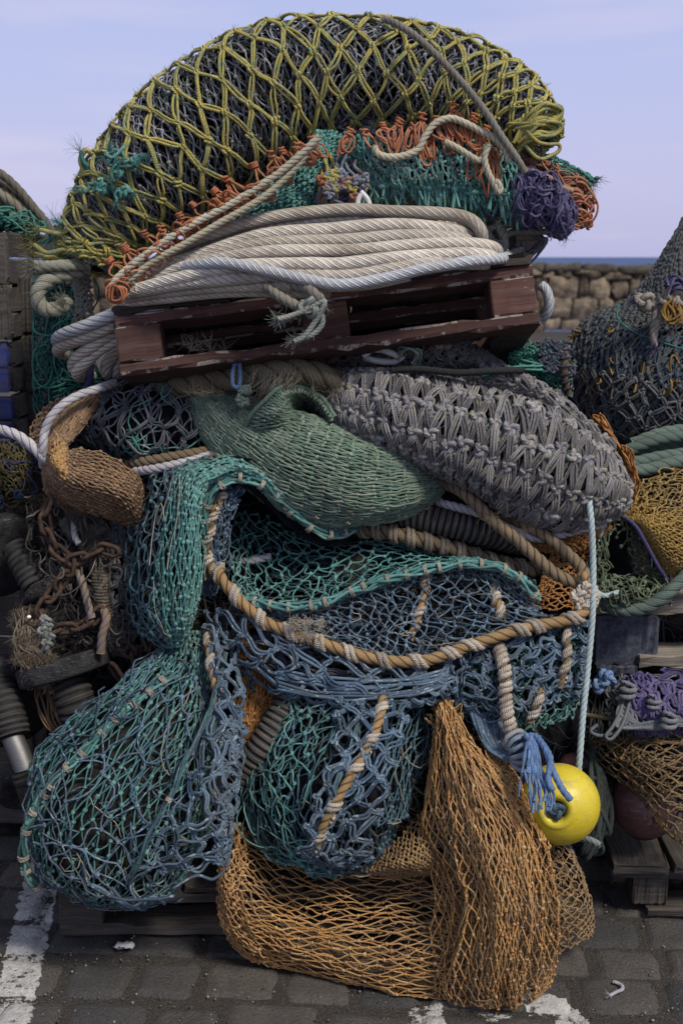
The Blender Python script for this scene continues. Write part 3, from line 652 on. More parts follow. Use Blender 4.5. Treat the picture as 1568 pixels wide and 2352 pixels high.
def right_pallet_low():
    t = thing('wooden_pallet', 'dark damp pallet standing on the setts below the maroon buoy', 'pallet', (0.9, .1, 0), 'wooden pallets carrying the nets'); r2 = np.random.RandomState(18); t.location = tuple(WG(1560, 2100) * (1, 1, 0))
    al = R(-3); x = np.array((math.cos(al), math.sin(al), 0)); y = np.array((-x[1], x[0], 0)); z = np.array((0, 0, 1.)); O = WG(1398, 2104); O[2] = 0
    # z of the deck from the photographed board
    def pc(nm, a, b, c, sz, mat, ax='x'):
        m = MB(); o = O + x * a + y * b + z * c; board(m, sz, M4(o, x, y, z) if ax == 'x' else M4(o, y, -x, z), r2, .003, .002, 12); m.build(nm, mat, t, smooth_=False)
    L = .95; zt = .138
    for b in (.05, .42, .80): pc('stringer_board', L / 2, b, zt - .012, (L, .10, .024), M_DARKW)
    for k in range(6): pc('deck_board', .075 + k * .16, .42, zt + .0125, (.88, .145, .024), M_DARKW, 'y')
    for a in (.11, .48, .86):
        for b in (.06, .42, .80): pc('block', a, b, .072, (.09, .09, .086), M_DARKW)
    for b in (.05, .42, .80): pc('bottom_board', L / 2 + .05, b, .014, (L - .1, .1, .026), M_DARKW)
right_pallet_low()
M_CRATE = wood('dull_crate_wood', (.12, .105, .09), (.03, .027, .024))
# stacks of blue and bare crates on the left
def crate_stack(u0, u1, vtop, yy, hs, mats, name, lab, seedv):
    r2 = np.random.RandomState(seedv); x0 = W(u0, 800, yy)[0]; x1 = W(u1, 800, yy)[0]; zt = W(u0, vtop, yy)[2]; L = x1 - x0
    for k, hgt in enumerate(hs):
        z1 = zt - sum(hs[:k]); z0 = z1 - hgt
        if z0 < 0: z0 = 0.004
        if z1 - z0 < .03: break
        t = thing(name, lab[min(k, len(lab) - 1)], 'crate', ((x0 + x1) / 2, yy + .3, z0), 'wooden crates stacked by the heap')
        h = z1 - z0 - .004; j = r2.uniform(-.006, .006)
        def pc(nm, c, sz, mat, ax='x'):
            m = MB(); board(m, sz, M4(c, (1, 0, 0), (0, 1, 0), (0, 0, 1)) if ax == 'x' else M4(c, (0, 1, 0), (-1, 0, 0), (0, 0, 1)), r2, .004, .002, 8); m.build(nm, mat, t, smooth_=False)
        mt = mats[k % len(mats)]
        nb = 2
        for b in range(nb): pc('front_board', ((x0 + x1) / 2 + j - (.02 if k < 2 else .005), yy, z0 + h * (b + .5) / nb), (L - (.05 if k < 2 else .02), .024, h / nb - .005), mt)
        for b in range(nb): pc('side_board', (x1 - .012 + j, yy + .31, z0 + h * (b + .5) / nb), (.6, .022, h / nb - .005), M_DARKW, 'y')
        if k < 2: pc('corner_post', (x1 - .023 + j, yy - .008, z0 + h / 2), (.044, .028, h - .006), M_CRATE)
        pc('base', ((x0 + x1) / 2 + j - .02, yy + .32, z0 + .02), (L - .08, .55, .02), M_DARKW)
crate_stack(-560, 34, 528, .30, [.15] * 5 + [.42, .6], [M_CRATE, M_CRATE, M_BLUEW, M_BLUEW, M_BLUEW, M_DARKW, M_DARKW], 'wooden_crate',
  ['bare grey crate on top of the left crate stack below the ropes', 'grey nailed crate second from the top of the left stack', 'crate with blue paint starting at its lower edge, left stack', 'blue painted crate level with the brown pallet at the left edge', 'blue crate low in the left stack beside the tan net', 'tall dark crate behind the black rubber discs', 'tall dark crate at the foot of the left stack on the setts'], 5)
crate_stack(30, 84, 628, .42, [.17] * 4 + [.5, .6], [M_DARKW], 'wooden_crate', ['narrow dark crate topping the stack between blue crates and teal twine', 'narrow dark crate second down beside the teal twine', 'narrow dark crate third down next to the blue crate', 'narrow dark crate low beside the tan net', 'tall narrow dark crate behind the rusty chain', 'tall narrow dark crate at the foot of the narrow stack'], 6)
# ================================================================== upper heap: yellow net, coil, fringes
YEL = twine('yellow_twine', [(.20, .21, .08), (.50, .40, .085), (.38, .335, .09), (.56, .46, .13)], dirt=(.15, .13, .06), damt=.45, fleck=(.14, .25, .15), famt=.42, fsc=(45, 3, 1), bump=.6)
FRAY = twine('frayed_twine', [(.30, .26, .10), (.20, .22, .12), (.12, .28, .22)], bump=.2)
SLATE = twine('slate_twine', [(.085, .095, .11), (.17, .18, .205), (.32, .325, .345), (.155, .17, .19)], dirt=(.03, .028, .025), damt=.5)
SLATE2 = twine('olive_dark_twine', [(.09, .09, .055), (.05, .06, .07), (.14, .125, .07)], dirt=(.02, .02, .018))
CORE = dark_fabric('gap_shade_core', (.004, .0045, .005), (.022, .023, .026), 45)  # near-black skins inside the bundles: shade of the gaps put into the colour
ORL = twine('orange_lacing', [(.40, .13, .05), (.30, .10, .045), (.46, .19, .09)], dirt=(.16, .07, .04), damt=.5, bump=.2)
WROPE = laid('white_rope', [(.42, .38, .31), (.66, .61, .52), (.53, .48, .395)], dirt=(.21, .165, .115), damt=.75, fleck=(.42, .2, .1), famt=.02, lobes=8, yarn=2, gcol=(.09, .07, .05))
WBLUE = laid('pale_blue_rope', [(.38, .405, .42), (.50, .52, .53)], dirt=(.26, .24, .22), damt=.5, fleck=(.42, .16, .1), famt=.1, lobes=6, yarn=2, gcol=(.12, .11, .10))
LACE = laid('cream_rope', [(.50, .46, .32), (.60, .57, .42)], dirt=(.25, .2, .13), damt=.4)
GROPE = laid('grey_rope', [(.19, .18, .145), (.27, .25, .20)], dirt=(.10, .09, .07), damt=.5)
TEAL = twine('teal_twine', [(.035, .125, .11), (.075, .245, .21), (.16, .36, .31)], dirt=(.04, .06, .055), damt=.4)
TEALG = twine('green_teal_twine', [(.02, .12, .09), (.04, .2, .15), (.07, .27, .2)], dirt=(.03, .05, .04), damt=.4)
PURP = twine('purple_twine', [(.035, .03, .095), (.075, .065, .165), (.125, .11, .215)], dirt=(.05, .045, .08), damt=.4)
ORN = twine('orange_twine', [(.34, .15, .04), (.47, .22, .06), (.28, .11, .035)], dirt=(.14, .08, .03), damt=.45)

yr = thing('trawl_net', 'large yellow trawl net over dark netting, arched across the top of the heap', 'fishing net', W(700, 560, .3))
ysp = [(205, 612, .05, 50), (212, 585, .06, 66), (235, 525, .08, 84), (297, 452, .10, 114), (398, 362, .12, 136), (512, 278, .14, 142), (640, 205, .15, 136), (775, 175, .16, 119), (940, 175, .16, 106), (1068, 200, .15, 94), (1160, 247, .13, 84), (1228, 298, .10, 58), (1248, 328, .08, 26)]
SY = Roll(ysp, df=1.0, lump=.045, seed=3, fs=4.5)
mb = MB(); skin(mb, SY.shifted(-.022), 90, 40, 0, 1, 0, 1, .004, 1); mb.build('packed_core', CORE, yr)
def shear(S, k0, k1):
    return lambda a, t: S(np.clip(a - t * (k0 + (k1 - k0) * np.clip(a * 1.6, 0, 1)), 0, 1), t)
mb = MB(); net(mb, shear(SY.shifted(-.008), .26, -.03), 170, 23, .0028, 1, .0, 1, -.36, .36, jit=.3, sag=.07, K=6, M=5, ks=2.1, warp=.012, lift=.003, dbl=1); mb.build('inner_netting', SLATE, yr)
mb = MB(); net(mb, shear(SY.shifted(-.014), .14, .06), 150, 20, .0028, 2, .0, 1, -.36, .36, jit=.4, sag=.1, K=6, M=5, ks=2.0, warp=.02, lift=.003)
net(mb, shear(SY.shifted(-.011), .2, .0), 110, 20, .0030, 5, .0, 1, -.34, .34, jit=.5, sag=.14, K=6, M=5, ks=1.9, warp=.02, skip=.4); mb.build('inner_netting', SLATE2, yr)
# outer yellow mesh: long diamonds of doubled twine
SYo = SY.shifted(.004)
class Outer:
    def __call__(s, a, t):
        # diamonds lean back along the bundle towards its left end
        tt = t; aa = np.clip(a + .055 * np.cos(2 * np.pi * t) * 0 - .11 * t * (1 - .9 * np.clip(a * 1.7, 0, 1)), 0, 1); return SYo(aa, tt)
ok = lambda a, t: np.ones_like(a, bool)
tgy = lambda a, t: np.clip(.35 + .2 * wob(a, t, 5, 2, 2) + .25 * (a > .35), 0, 1)
mb = MB(); Pk, nk = net(mb, Outer(), 52, 8, .0041, 7, .02, 1., -.30, .255, jit=.24, sag=.028, dbl=2, K=9, M=7, kn='wrap', ks=3.0, lift=.003, warp=.008, hang=.03, tg=tgy); mb.build('outer_mesh', YEL, yr)
mb = MB(); net(mb, Outer(), 50, 7, .0045, 8, .03, 1., .255, .66, jit=.2, sag=.1, dbl=1, K=6, M=5, kn='low', ks=2.4, lift=.003); mb.build('outer_mesh', YEL, yr)
# frayed hairs, thickest at the weathered left end
x = Pk[:, 0]; kk = np.random.RandomState(2).rand(len(Pk)) < np.clip(1.0 - (x + .72) * 1.0, .12, 1)
mb = MB(); fuzz(mb, Pk[kk] + nk[kk] * .006, nk[kk], 26, .018, .00034, 4, grav=.05)
a = np.random.RandomState(5).rand(420) ** 1.6 * .5; t = np.random.RandomState(6).uniform(-.3, .25, 420); P, n = SYo(a, t); fuzz(mb, P, n, 5, .022, .0004, 9)
a = np.random.RandomState(7).rand(260); t = np.full(260, .25) + np.random.RandomState(8).normal(size=260) * .03; P, n = SYo(a, t); fuzz(mb, P, n, 4, .02, .0004, 10)
mb.build('frayed_fibres', FRAY, yr)
# orange ties along the lower edge of the yellow mesh and the loops they make on the white line
L1 = [(252, 668), (268, 640), (330, 588), (400, 540), (470, 500), (540, 462), (600, 424), (655, 385), (700, 345), (735, 312)]
rs = np.random.RandomState(12)
def tie(u, v, du, dv, y0, loops, len_px, name='tie'):
    m = MB(); d = np.array((du, dv)) / math.hypot(du, dv); yk = y0
    n = 26; th = np.linspace(0, 6.283 * rs.uniform(1.4, 3.4), n); kw = rs.uniform(5.5, 9.5); kl = rs.uniform(5, 12); pu = u + d[0] * np.linspace(-kl, kl, n) - d[1] * np.cos(th) * kw + rs.normal(size=n) * .8; pv = v + d[1] * np.linspace(-kl, kl, n) + d[0] * np.cos(th) * kw + rs.normal(size=n) * .8
    P = W(pu, pv, yk - .010 * np.sin(th) - .004); tubes(m, P[None], .0031, 6, ref=nrm(P - P.mean(0))[None] + .01, tint=rs.rand())
    for _ in range(loops):
        l = len_px * rs.uniform(.75, 1.2); sp = rs.uniform(6, 16); of = rs.uniform(-12, 12)
        pts = [(u + d[0]*8 - d[1]*3, v + d[1]*8 + d[0]*3, yk - .008), (u + d[0]*l*.45 + d[1]*(-sp + of), v + d[1]*l*.45 - d[0]*(-sp+of), yk - .02), (u + d[0]*l + d[1]*of, v + d[1]*l - d[0]*of, yk - .024),
               (u + d[0]*(l*1.02) + d[1]*(of + sp*.8), v + d[1]*l*1.02 - d[0]*(of+sp*.8), yk - .02), (u + d[0]*l*.5 + d[1]*(sp + of), v + d[1]*l*.5 - d[0]*(sp+of), yk - .016), (u + d[0]*8 + d[1]*3, v + d[1]*8 - d[0]*3, yk - .008)]
        pts = [(a + rs.uniform(-5, 5), b + rs.uniform(-5, 5), c) for a, b, c in pts]
        cords(m, [PW(pts)], .0026, .006, 6, rs.randint(9999), wig=.003)
    m.build(name, ORL, yr)
for (u, v) in [(u + rs.uniform(-7, 7), v + rs.uniform(-6, 6)) for u, v in [(722, 318), (690, 333), (655, 342), (617, 360), (577, 385), (524, 412), (487, 435), (450, 470), (415, 499), (368, 532), (330, 545), (292, 575), (255, 597)]]:
    tie(u, v, rs.uniform(.2, .9), rs.uniform(.45, 1), -.05, rs.randint(1, 4), rs.uniform(34, 84))
for (u, v) in [(u + rs.uniform(-9, 9), v + rs.uniform(-9, 9)) for u, v in [(800, 298), (838, 303), (873, 290), (909, 278), (941, 292), (972, 268), (1004, 268), (1048, 248), (1096, 272), (1118, 300), (1150, 322), (1030, 300), (1075, 292), (1128, 345), (985, 310)]]:
    tie(u, v, rs.uniform(-.5, .5), 1, -.005, rs.randint(2, 5), rs.uniform(40, 95))
for (u, v) in [(700, 352), (640, 402), (590, 440), (540, 470), (500, 487), (455, 520), (415, 540), (385, 560), (350, 590), (310, 625), (275, 655), (262, 668)]:
    m = MB(); items = []
    for k in range(rs.randint(3, 6)):
        a = rs.uniform(0, 6.28); n = 9; th = np.linspace(0, 6.283 * rs.uniform(.8, 1.2), n); ra, rb = rs.uniform(14, 34), rs.uniform(8, 17); an = rs.uniform(-.4, 1.2)
        pu = u + rs.uniform(-8, 8) + ra * np.cos(th + a) * math.cos(an) - rb * np.sin(th + a) * math.sin(an); pv = v + rs.uniform(-6, 10) + ra * np.cos(th + a) * math.sin(an) + rb * np.sin(th + a) * math.cos(an)
        items.append(W(pu, pv, -.10 + .022 * np.sin(th + a + 1) - .0 * th))
    cords(m, items, .0030, .006, 6, rs.randint(9999), wig=.002); m.build('lacing_loop', ORL, yr)
m = MB()
for k in range(3): cords(m, [PW([(268, 650), (245 + 8*k, 662), (250 + 4*k, 690), (280, 694 - 4*k), (290 - 7*k, 665), (262, 655)], -.125 - .006 * k)], .0031, .006, 6, 77 + k, wig=.002)
m.build('lacing_loop', ORL, yr)
# green and yellow knotted ends on the left flank
for (u, v, s) in [(262, 365, .55), (312, 368, .4), (235, 434, .4), (272, 392, .5), (283, 440, .4)]:
    m = MB(); r2 = np.random.RandomState(int(u)); P0 = W(u, v, -.06)
    items = [P0 + np.cumsum(r2.normal(size=(7, 3)) * .022 * s * np.array((1.2, .3, 1.2)), 0) for _ in range(3)]; cords(m, items, .0042, .006, 6, int(v)); stamp(m, KN_BIG, P0[None], np.array([[1., 0, .3]]), np.array([[0, -1., 0]]), .011, .5, r2)
    fuzz(m, np.concatenate([i[-1:] for i in items]), np.tile((0, -.5, -1.), (3, 1)), 40, .03, .0005, 3); m.build('repair_knot', TEAL, yr)
def frayed_end(pts, r, mat, y, L=.05, n=45, par=None, name='frayed_end'):
    m = MB(); P = PW(pts, y); cords(m, [P], r, .006, 7, int(pts[0][0]), wig=.003); d = nrm(P[-1:] - P[-2:-1]); fuzz(m, np.repeat(P[-1:], 1, 0), d, n, L, .00042, 5, curl=.5, grav=.15); m.build(name, mat, par)
frayed_end([(178, 610), (140, 598), (105, 590), (80, 583)], .0065, YEL, .02, par=yr); frayed_end([(185, 590), (150, 575), (110, 580), (78, 562)], .006, YEL, .0, par=yr)
frayed_end([(195, 560), (150, 540), (120, 535), (92, 528)], .0055, YEL, .02, par=yr); frayed_end([(200, 400), (185, 370), (200, 345), (220, 358)], .007, YEL, .04, par=yr)
frayed_end([(215, 395), (192, 370), (186, 350)], .006, TEAL, .03, .05, 40, par=yr); frayed_end([(190, 545), (160, 520), (135, 510)], .006, TEAL, .02, .06, 70, par=yr); frayed_end([(190, 555), (150, 530), (120, 545)], .005, TEAL, .03, .06, 60, par=yr)
# looped tail at the right end
m = MB(); its = []
for k in range(11):
    a0 = rs.uniform(0, 1); ex = rs.uniform(1255, 1292); vv = rs.uniform(255, 345)
    its.append(PW([(1195 + rs.uniform(-20, 10), 300 + rs.uniform(-25, 40), .02), (1235, vv - 14, .0), (ex - 4, vv - 16, .04), (ex + 2, vv, .05), (ex - 14, vv + 14, .04), (1230, vv + 14, .0), (1190, 335 + rs.uniform(-20, 15), .03)]))
cords(m, its, .0048, .006, 6, 50, wig=.005, tint=.2); m.build('tail_loops', YEL, yr)
# cream line threaded through the lacing: both legs on the left, and the slack right-hand run
lr = thing('lacing_line', 'cream rope threaded through the orange lacing along the yellow net', 'rope', W(500, 520, -.12))
m = MB(); rope(m, PW(L1, -.115), .0085, .045, tint=.7); m.build('leg', LACE, lr)
m = MB(); rope(m, PW([(262, 664), (300, 640), (350, 600), (420, 562), (510, 508), (560, 480), (610, 448), (655, 408), (690, 372), (715, 335), (735, 312)], -.105), .0082, .045, tint=.3); m.build('leg', LACE, lr)
lr = thing('slack_line', 'cream rope hanging slack below the yellow net over the teal fringe', 'rope', W(1000, 340, -.02))
m = MB(); rope(m, PW([(858, 335), (866, 352), (893, 361), (930, 357), (960, 343), (975, 315), (1000, 283), (1035, 272), (1070, 284), (1105, 302), (1135, 318), (1160, 345), (1168, 372)], -.035), .0085, .045, tint=.5); m.build('run', LACE, lr)
m = MB(); rope(m, PW([(1020, 325), (1050, 340), (1085, 362), (1100, 368), (1112, 355), (1122, 330)], -.045), .0078, .045, tint=.3); m.build('run', LACE, lr)
m = MB(); rope(m, PW([(1118, 335), (1112, 365), (1120, 395), (1135, 425), (1147, 443), (1146, 425), (1135, 415)], -.05), .0078, .045, tint=.6); m.build('run', LACE, lr)
single((lambda m: (rope(m, PW([(880, 44, .03), (905, 52, 0.01), (950, 80, -.03), (1000, 125, -.045), (1050, 178, -.05), (1090, 225, -.045), (1120, 265, -.05), (1150, 312, -.05), (1185, 362, -.05), (1204, 395, -.04)]), .0088, .05, tint=.5), m)[-1])(MB()), 'grey_rope', GROPE, 'thin grey rope running down over the right half of the yellow net', 'rope')

# nets hanging under the arch
tn = thing('teal_net', 'teal net with a hanging cut fringe below the right half of the yellow net', 'fishing net', W(1000, 480, .1))
PF = Patch([[(790, 305), (860, 318), (940, 330), (1020, 318), (1100, 330), (1165, 350)], [(800, 340), (870, 365), (950, 365), (1030, 362), (1110, 370), (1185, 385)], [(830, 395), (890, 415), (960, 420), (1040, 425), (1110, 430), (1190, 430)], [(842, 430), (890, 458), (935, 440), (990, 462), (1035, 448), (1090, 478), (1130, 462), (1198, 485)]], y=.02, bulge=.05, wobble=.010, seed=4, fs=1, ft=6, fold=.014, fk=7)
m = MB(); net(m, PF, 5, 60, .0034, 3, 0, .85, jit=.45, sag=.06, K=6, ks=1.9, warp=.02); m.build('mesh', TEAL, tn)
m = MB(); its = []; r2 = np.random.RandomState(4)
for k in range(120):
    t = r2.rand(); P, n = PF(np.array([.7, .8, .93]), np.array([t, t + r2.normal() * .01, t + r2.normal() * .02])); P[-1] += (r2.normal() * .01, -.012 + r2.normal() * .01, -.008 - .055 * r2.rand() ** 2); its.append(P)
cords(m, its, .0034, .006, 5, 9); E = np.array([i[-1] for i in its]); stamp(m, KN_LOW, np.array([i[1] for i in its]), nrm(r2.normal(size=E.shape)), nrm(r2.normal(size=E.shape)), .0075, .7, r2); fuzz(m, E, np.tile((0, -.3, -1.), (len(E), 1)), 7, .016, .0006, 4); m.build('fringe', TEAL, tn)
PL = Patch([[(730, 300), (780, 310), (840, 350)], [(680, 370), (730, 370), (790, 380)], [(600, 440), (680, 450), (745, 455)], [(520, 505), (620, 500), (735, 500)]], y=.05, bulge=.03, wobble=.01, seed=6)
m = MB(); net(m, PL, 26, 24, .0033, 6, jit=.4, sag=.1, K=6, ks=1.9); net(m, PL.shifted(-.012), 30, 16, .0033, 16, jit=.5, sag=.15, K=6, ks=1.9); m.build('gathered_mesh', TEAL, tn)
# teal tail blowing out to the right
PT = Patch([[(1195, 352), (1195, 380), (1200, 400)], [(1260, 355), (1255, 385), (1250, 400)], [(1320, 385), (1310, 400), (1300, 410)], [(1372, 410), (1352, 425), (1330, 445)]], y=.12, wobble=.01, seed=2)
m = MB(); net(m, PT, 14, 12, .0033, 6, jit=.4, sag=.1, K=6, ks=1.9); net(m, PT.shifted(-.01), 12, 12, .0033, 36, jit=.4, sag=.12, K=6, ks=1.9, skip=.15)
frayE = PT(np.full(9, 1.), np.linspace(0, 1, 9))[0]; fuzz(m, frayE, np.tile((1., 0, -.4), (9, 1)), 10, .03, .0007, 3, curl=.3); m.build('tail', TEALG, tn)
# dark layer behind them so that the arch is closed
PB_ = Patch([[(560, 330), (760, 270), (960, 260), (1130, 290), (1240, 340)], [(500, 450), (740, 400), (960, 390), (1130, 410), (1250, 430)], [(420, 560), (700, 550), (960, 540), (1130, 520), (1215, 500)]], y=.13)
ur = thing('folded_net', 'dark olive folds of netting packed under the yellow arch behind the teal fringe', 'fishing net', W(900, 560, .15))
m = MB(); skin(m, PB_, 30, 40, amp=.012, seed=3); m.build('packed_core', CORE, ur)
m = MB(); net(m, PB_.shifted(.012), 30, 60, .0035, 31, jit=.5, sag=.2, K=6, warp=.02); m.build('mesh', SLATE, ur)
PO = Patch([[(840, 420), (930, 430), (1020, 430), (1110, 440)], [(840, 500), (930, 505), (1020, 505), (1110, 500)]], y=.06, bulge=.03)
m = MB(); net(m, PO, 6, 40, .0045, 41, jit=.4, sag=.14, dbl=2, K=7, kn='wrap', ks=2); m.build('olive_mesh', twine('olive_twine', [(.12, .11, .03), (.22, .19, .05), (.09, .11, .05)], bump=.3), ur)
# small mixed knot of cords in the middle
mx = thing('cord_tangle', 'tangle of yellow, blue and orange cords between the two teal nets', 'cord', W(785, 480, .0))
for k, (mt, c) in enumerate([(YEL, 12), (twine('blue_grey_twine', [(.13, .16, .22), (.2, .22, .27), (.1, .14, .17)]), 10), (ORL, 5), (PURP, 4), (LACE, 2)]):
    m = MB(); r2 = np.random.RandomState(60 + k); its = []
    for q in range(c):
        u0 = r2.uniform(742, 828); v0 = r2.uniform(345, 400); its.append(PW([(u0 + r2.uniform(-10, 10), v0, .06), (u0 + r2.uniform(-22, 22), v0 + 28, .0), (u0 + r2.uniform(-26, 26), v0 + 55, -.01), (u0 + r2.uniform(-30, 26), v0 + 82, .0), (u0 + r2.uniform(-20, 20), min(v0 + 110, 492), .02)]))
    cords(m, its, .0046, .006, 6, 80 + k, wig=.006)
    P = np.array([i[2] for i in its]); stamp(m, KN_BIG, P + (0, -.01, 0), nrm(r2.normal(size=P.shape)), np.tile((0, -1., 0), (len(P), 1)), .010, .5, r2); m.build('cord', mt, mx)
tag(recenter((lambda m: (cords(m, [PW([(828, 440), (842, 455), (848, 472), (838, 485), (824, 480), (822, 460), (832, 442)], -.03)], .0065, .005, 8, 2), m.build('plastic_ring', mat_plain('white_plastic', (.55, .55, .52), (.7, .7, .67), 30, .4, .1, .5), None))[-1])(MB())), 'white plastic ring caught in the tangle just above the coil', 'ring')
# purple and orange bunches on the right
SP = Roll([(1170, 402, .10, 16), (1205, 420, .06, 30), (1232, 448, .05, 33), (1265, 470, .06, 39), (1285, 505, .06, 29), (1272, 536, .08, 12)], df=.9, lump=.2, seed=8, fold=.012, fk=5)
pr = thing('purple_net', 'bunch of purple netting hanging at the right end of the arch', 'fishing net', W(1250, 530, .06))
m = MB(); skin(m, SP.shifted(-.012), 24, 24, amp=.004); m.build('packed_core', CORE, pr)
m = MB(); net(m, SP, 22, 16, .0042, 5, 0, 1, -.4, .4, jit=.5, sag=.25, K=7, kn='big', ks=1.6, dbl=2); tangle(m, SP, 60, .0034, 3, L=.5, t0=-.4, t1=.4, depth=.012); a = rs.rand(200); P, n = SP(a, rs.uniform(-.3, .3, 200)); fuzz(m, P, n, 6, .02, .0005, 3); its = []
for k in range(24):
    u0, v0 = rs.uniform(1195, 1290), rs.uniform(410, 510); a0 = rs.uniform(0, 6.28); th = np.linspace(0, rs.uniform(3, 6), 7); its.append(W(u0 + 24 * np.cos(th + a0) * rs.uniform(.5, 1.2), v0 + 22 * np.sin(th + a0), .0 + .03 * np.sin(th)))
for k in range(34):
    u0 = rs.uniform(1190, 1300); v0 = 398 + (u0 - 1190) * .45; its.append(PW([(u0 - 8, v0, .03), (u0 + rs.uniform(-12, 14), v0 + rs.uniform(20, 34), -.01), (u0 + rs.uniform(-20, 20), v0 + rs.uniform(45, 62), -.015), (u0 + rs.uniform(-26, 26), v0 + rs.uniform(70, 105), .0)]))
cords(m, its, .0032, .006, 6, 13, wig=.006); E = np.array([i[-1] for i in its]); fuzz(m, E, np.tile((0, -.5, -1.), (len(E), 1)), 12, .028, .0005, 8); m.build('mesh', PURP, pr)
m = MB(); tangle(m, Patch([[(1095, 465), (1150, 455), (1200, 450)], [(1100, 495), (1150, 500), (1200, 490)]], y=.05), 60, .0035, 4, L=.6, depth=.012); m.build('tail', PURP, pr)
og = thing('orange_net', 'bunch of orange netting hanging behind the purple bunch at the far right', 'fishing net', W(1320, 530, .12))
SO = Roll([(1195, 372, .12, 12), (1250, 395, .12, 22), (1300, 430, .13, 30), (1325, 475, .13, 34), (1315, 520, .13, 24)], df=.9, lump=.1, seed=9)
m = MB(); skin(m, SO.shifted(-.012), 24, 16, amp=.003); m.build('packed_core', CORE, og)
m = MB(); tangle(m, SO, 70, .0036, 5, L=.5, K=18, depth=.012, t0=-.45, t1=.45); its = []
for k in range(26):
    u0, v0 = rs.uniform(1285, 1325), rs.uniform(410, 500); its.append(PW([(u0 - 20, v0, .1), (u0 + 15, v0 - 6, .09), (u0 + rs.uniform(22, 36), v0 + 12, .12), (u0 + 12, v0 + 30, .1), (u0 - 15, v0 + 22, .1)]))
cords(m, its, .0036, .006, 6, 3, wig=.004); m.build('mesh', ORL, og)
m = MB(); rope(m, PW([(1190, 388), (1225, 395), (1262, 410), (1285, 428), (1315, 440)], .05), .0075, .04, tint=.3); m.build('selvedge', laid('peach_rope', [(.42, .26, .16), (.5, .33, .22)]), og)

# coil of thick white rope
cr = thing('rope_coil', 'thick coil of dirty white rope lying on the brown pallet', 'rope', W(700, 660, .2))
CO = [  # visible runs: top to bottom, with depth; the right ends turn back round the coil
 ([(318, 655, -.01), (380, 585, -.03), (460, 545, -.05), (600, 506, -.06), (784, 482, -.05), (900, 486, -.05), (1020, 492, -.05), (1075, 503, -.06), (1102, 528, -.07), (1104, 556, -.05), (1092, 575, .0)], 1),
 ([(330, 640, .0), (480, 566, -.02), (620, 524, -.04), (784, 502, -.03), (920, 500, -.02), (1020, 512, .0), (1080, 515, .10), (1080, 515, .25), (980, 520, .4)], 0),
 ([(340, 640, -.02), (420, 600, -.06), (600, 543, -.10), (784, 525, -.09), (930, 517, -.08), (1040, 530, -.07), (1090, 548, -.02), (1095, 555, .12), (1040, 560, .3)], 0),
 ([(350, 648, -.03), (450, 602, -.08), (600, 562, -.12), (784, 553, -.11), (930, 543, -.1), (1050, 548, -.08), (1098, 560, .0), (1098, 565, .2)], 0),
 ([(345, 650, -.06), (430, 612, -.10), (600, 580, -.15), (784, 577, -.14), (930, 566, -.13), (1060, 560, -.11), (1122, 566, -.08), (1140, 580, .0), (1120, 590, .2)], 1),
 ([(320, 665, -.09), (430, 635, -.14), (540, 612, -.17), (700, 606, -.18), (784, 608, -.17), (930, 592, -.16), (1060, 584, -.14), (1122, 590, -.11), (1135, 598, .0)], 0),
 ([(300, 672, -.08), (420, 652, -.13), (560, 638, -.17), (700, 632, -.18), (800, 632, -.175), (900, 618, -.17), (1000, 606, -.16), (1100, 604, -.10), (1125, 606, .05)], 0),
 ([(290, 682, -.06), (400, 668, -.10), (520, 655, -.14), (640, 652, -.17), (760, 655, -.17), (850, 650, -.165), (940, 632, -.16)], 0),
 ([(280, 692, -.04), (390, 682, -.08), (530, 668, -.11), (640, 666, -.13), (760, 668, -.12)], 0),
 ([(320, 640, .05), (480, 585, .03), (640, 535, .02), (800, 520, .03), (960, 530, .05), (1060, 540, .1)], 0),
 ([(330, 660, -.02), (480, 620, -.05), (640, 590, -.08), (800, 592, -.09), (960, 580, -.07), (1060, 575, -.03)], 0),
 ([(420, 614, -.12), (470, 606, -.165), (520, 604, -.19), (600, 621, -.20), (700, 641, -.205), (784, 653, -.21), (884, 640, -.2), (964, 619, -.2), (1040, 607, -.18), (1084, 600, -.16), (1150, 592, -.08), (1165, 590, .05)], 2)]
for i, (pts, k) in enumerate(CO):
    m = MB(); rope(m, PW(pts), (.0168, .0160, .0138)[k], (.165, .165, .115)[k], lobes=(8, 8, 6)[k], tint=((i * 37) % 10) / 10, M=40, depth=.085, res=2.5, wig=.0035, seed=i); m.build('turn', WBLUE if k == 2 else WROPE, cr)
for i, pts in enumerate([[(330, 690, .0), (270, 718, -.03), (200, 748, -.02), (148, 768, .02), (132, 782, .08), (150, 800, .15)], [(330, 720, .02), (265, 745, -.01), (200, 772, .0), (150, 792, .04), (135, 806, .10), (160, 815, .16)], [(330, 735, .05), (260, 765, .02), (205, 800, .02), (172, 830, .06), (175, 850, .1), (200, 855, .18)],
        [(330, 755, .06), (270, 780, .03), (225, 805, .03), (185, 845, .05), (182, 862, .1), (210, 865, .16)], [(330, 790, .12), (280, 800, .1), (250, 830, .1), (245, 855, .12), (260, 865, .2)], [(330, 800, .14), (300, 812, .12), (272, 838, .12), (268, 858, .14), (285, 865, .2)]]):
    m = MB(); rope(m, PW(pts), .0168, .16, tint=.1 + .1 * i, M=40, depth=.09, lobes=6 if i == 0 else 8, res=2.5); m.build('end_bight', WBLUE if i == 0 else WROPE, cr)
m = MB(); rope(m, PW([(1242, 655, .06), (1254, 668, .05), (1260, 695, .05), (1254, 720, .06), (1240, 735, .08)]), .013, .11, lobes=6, M=30, res=3, depth=.1, tint=.5); m.build('end_bight', WBLUE, cr)
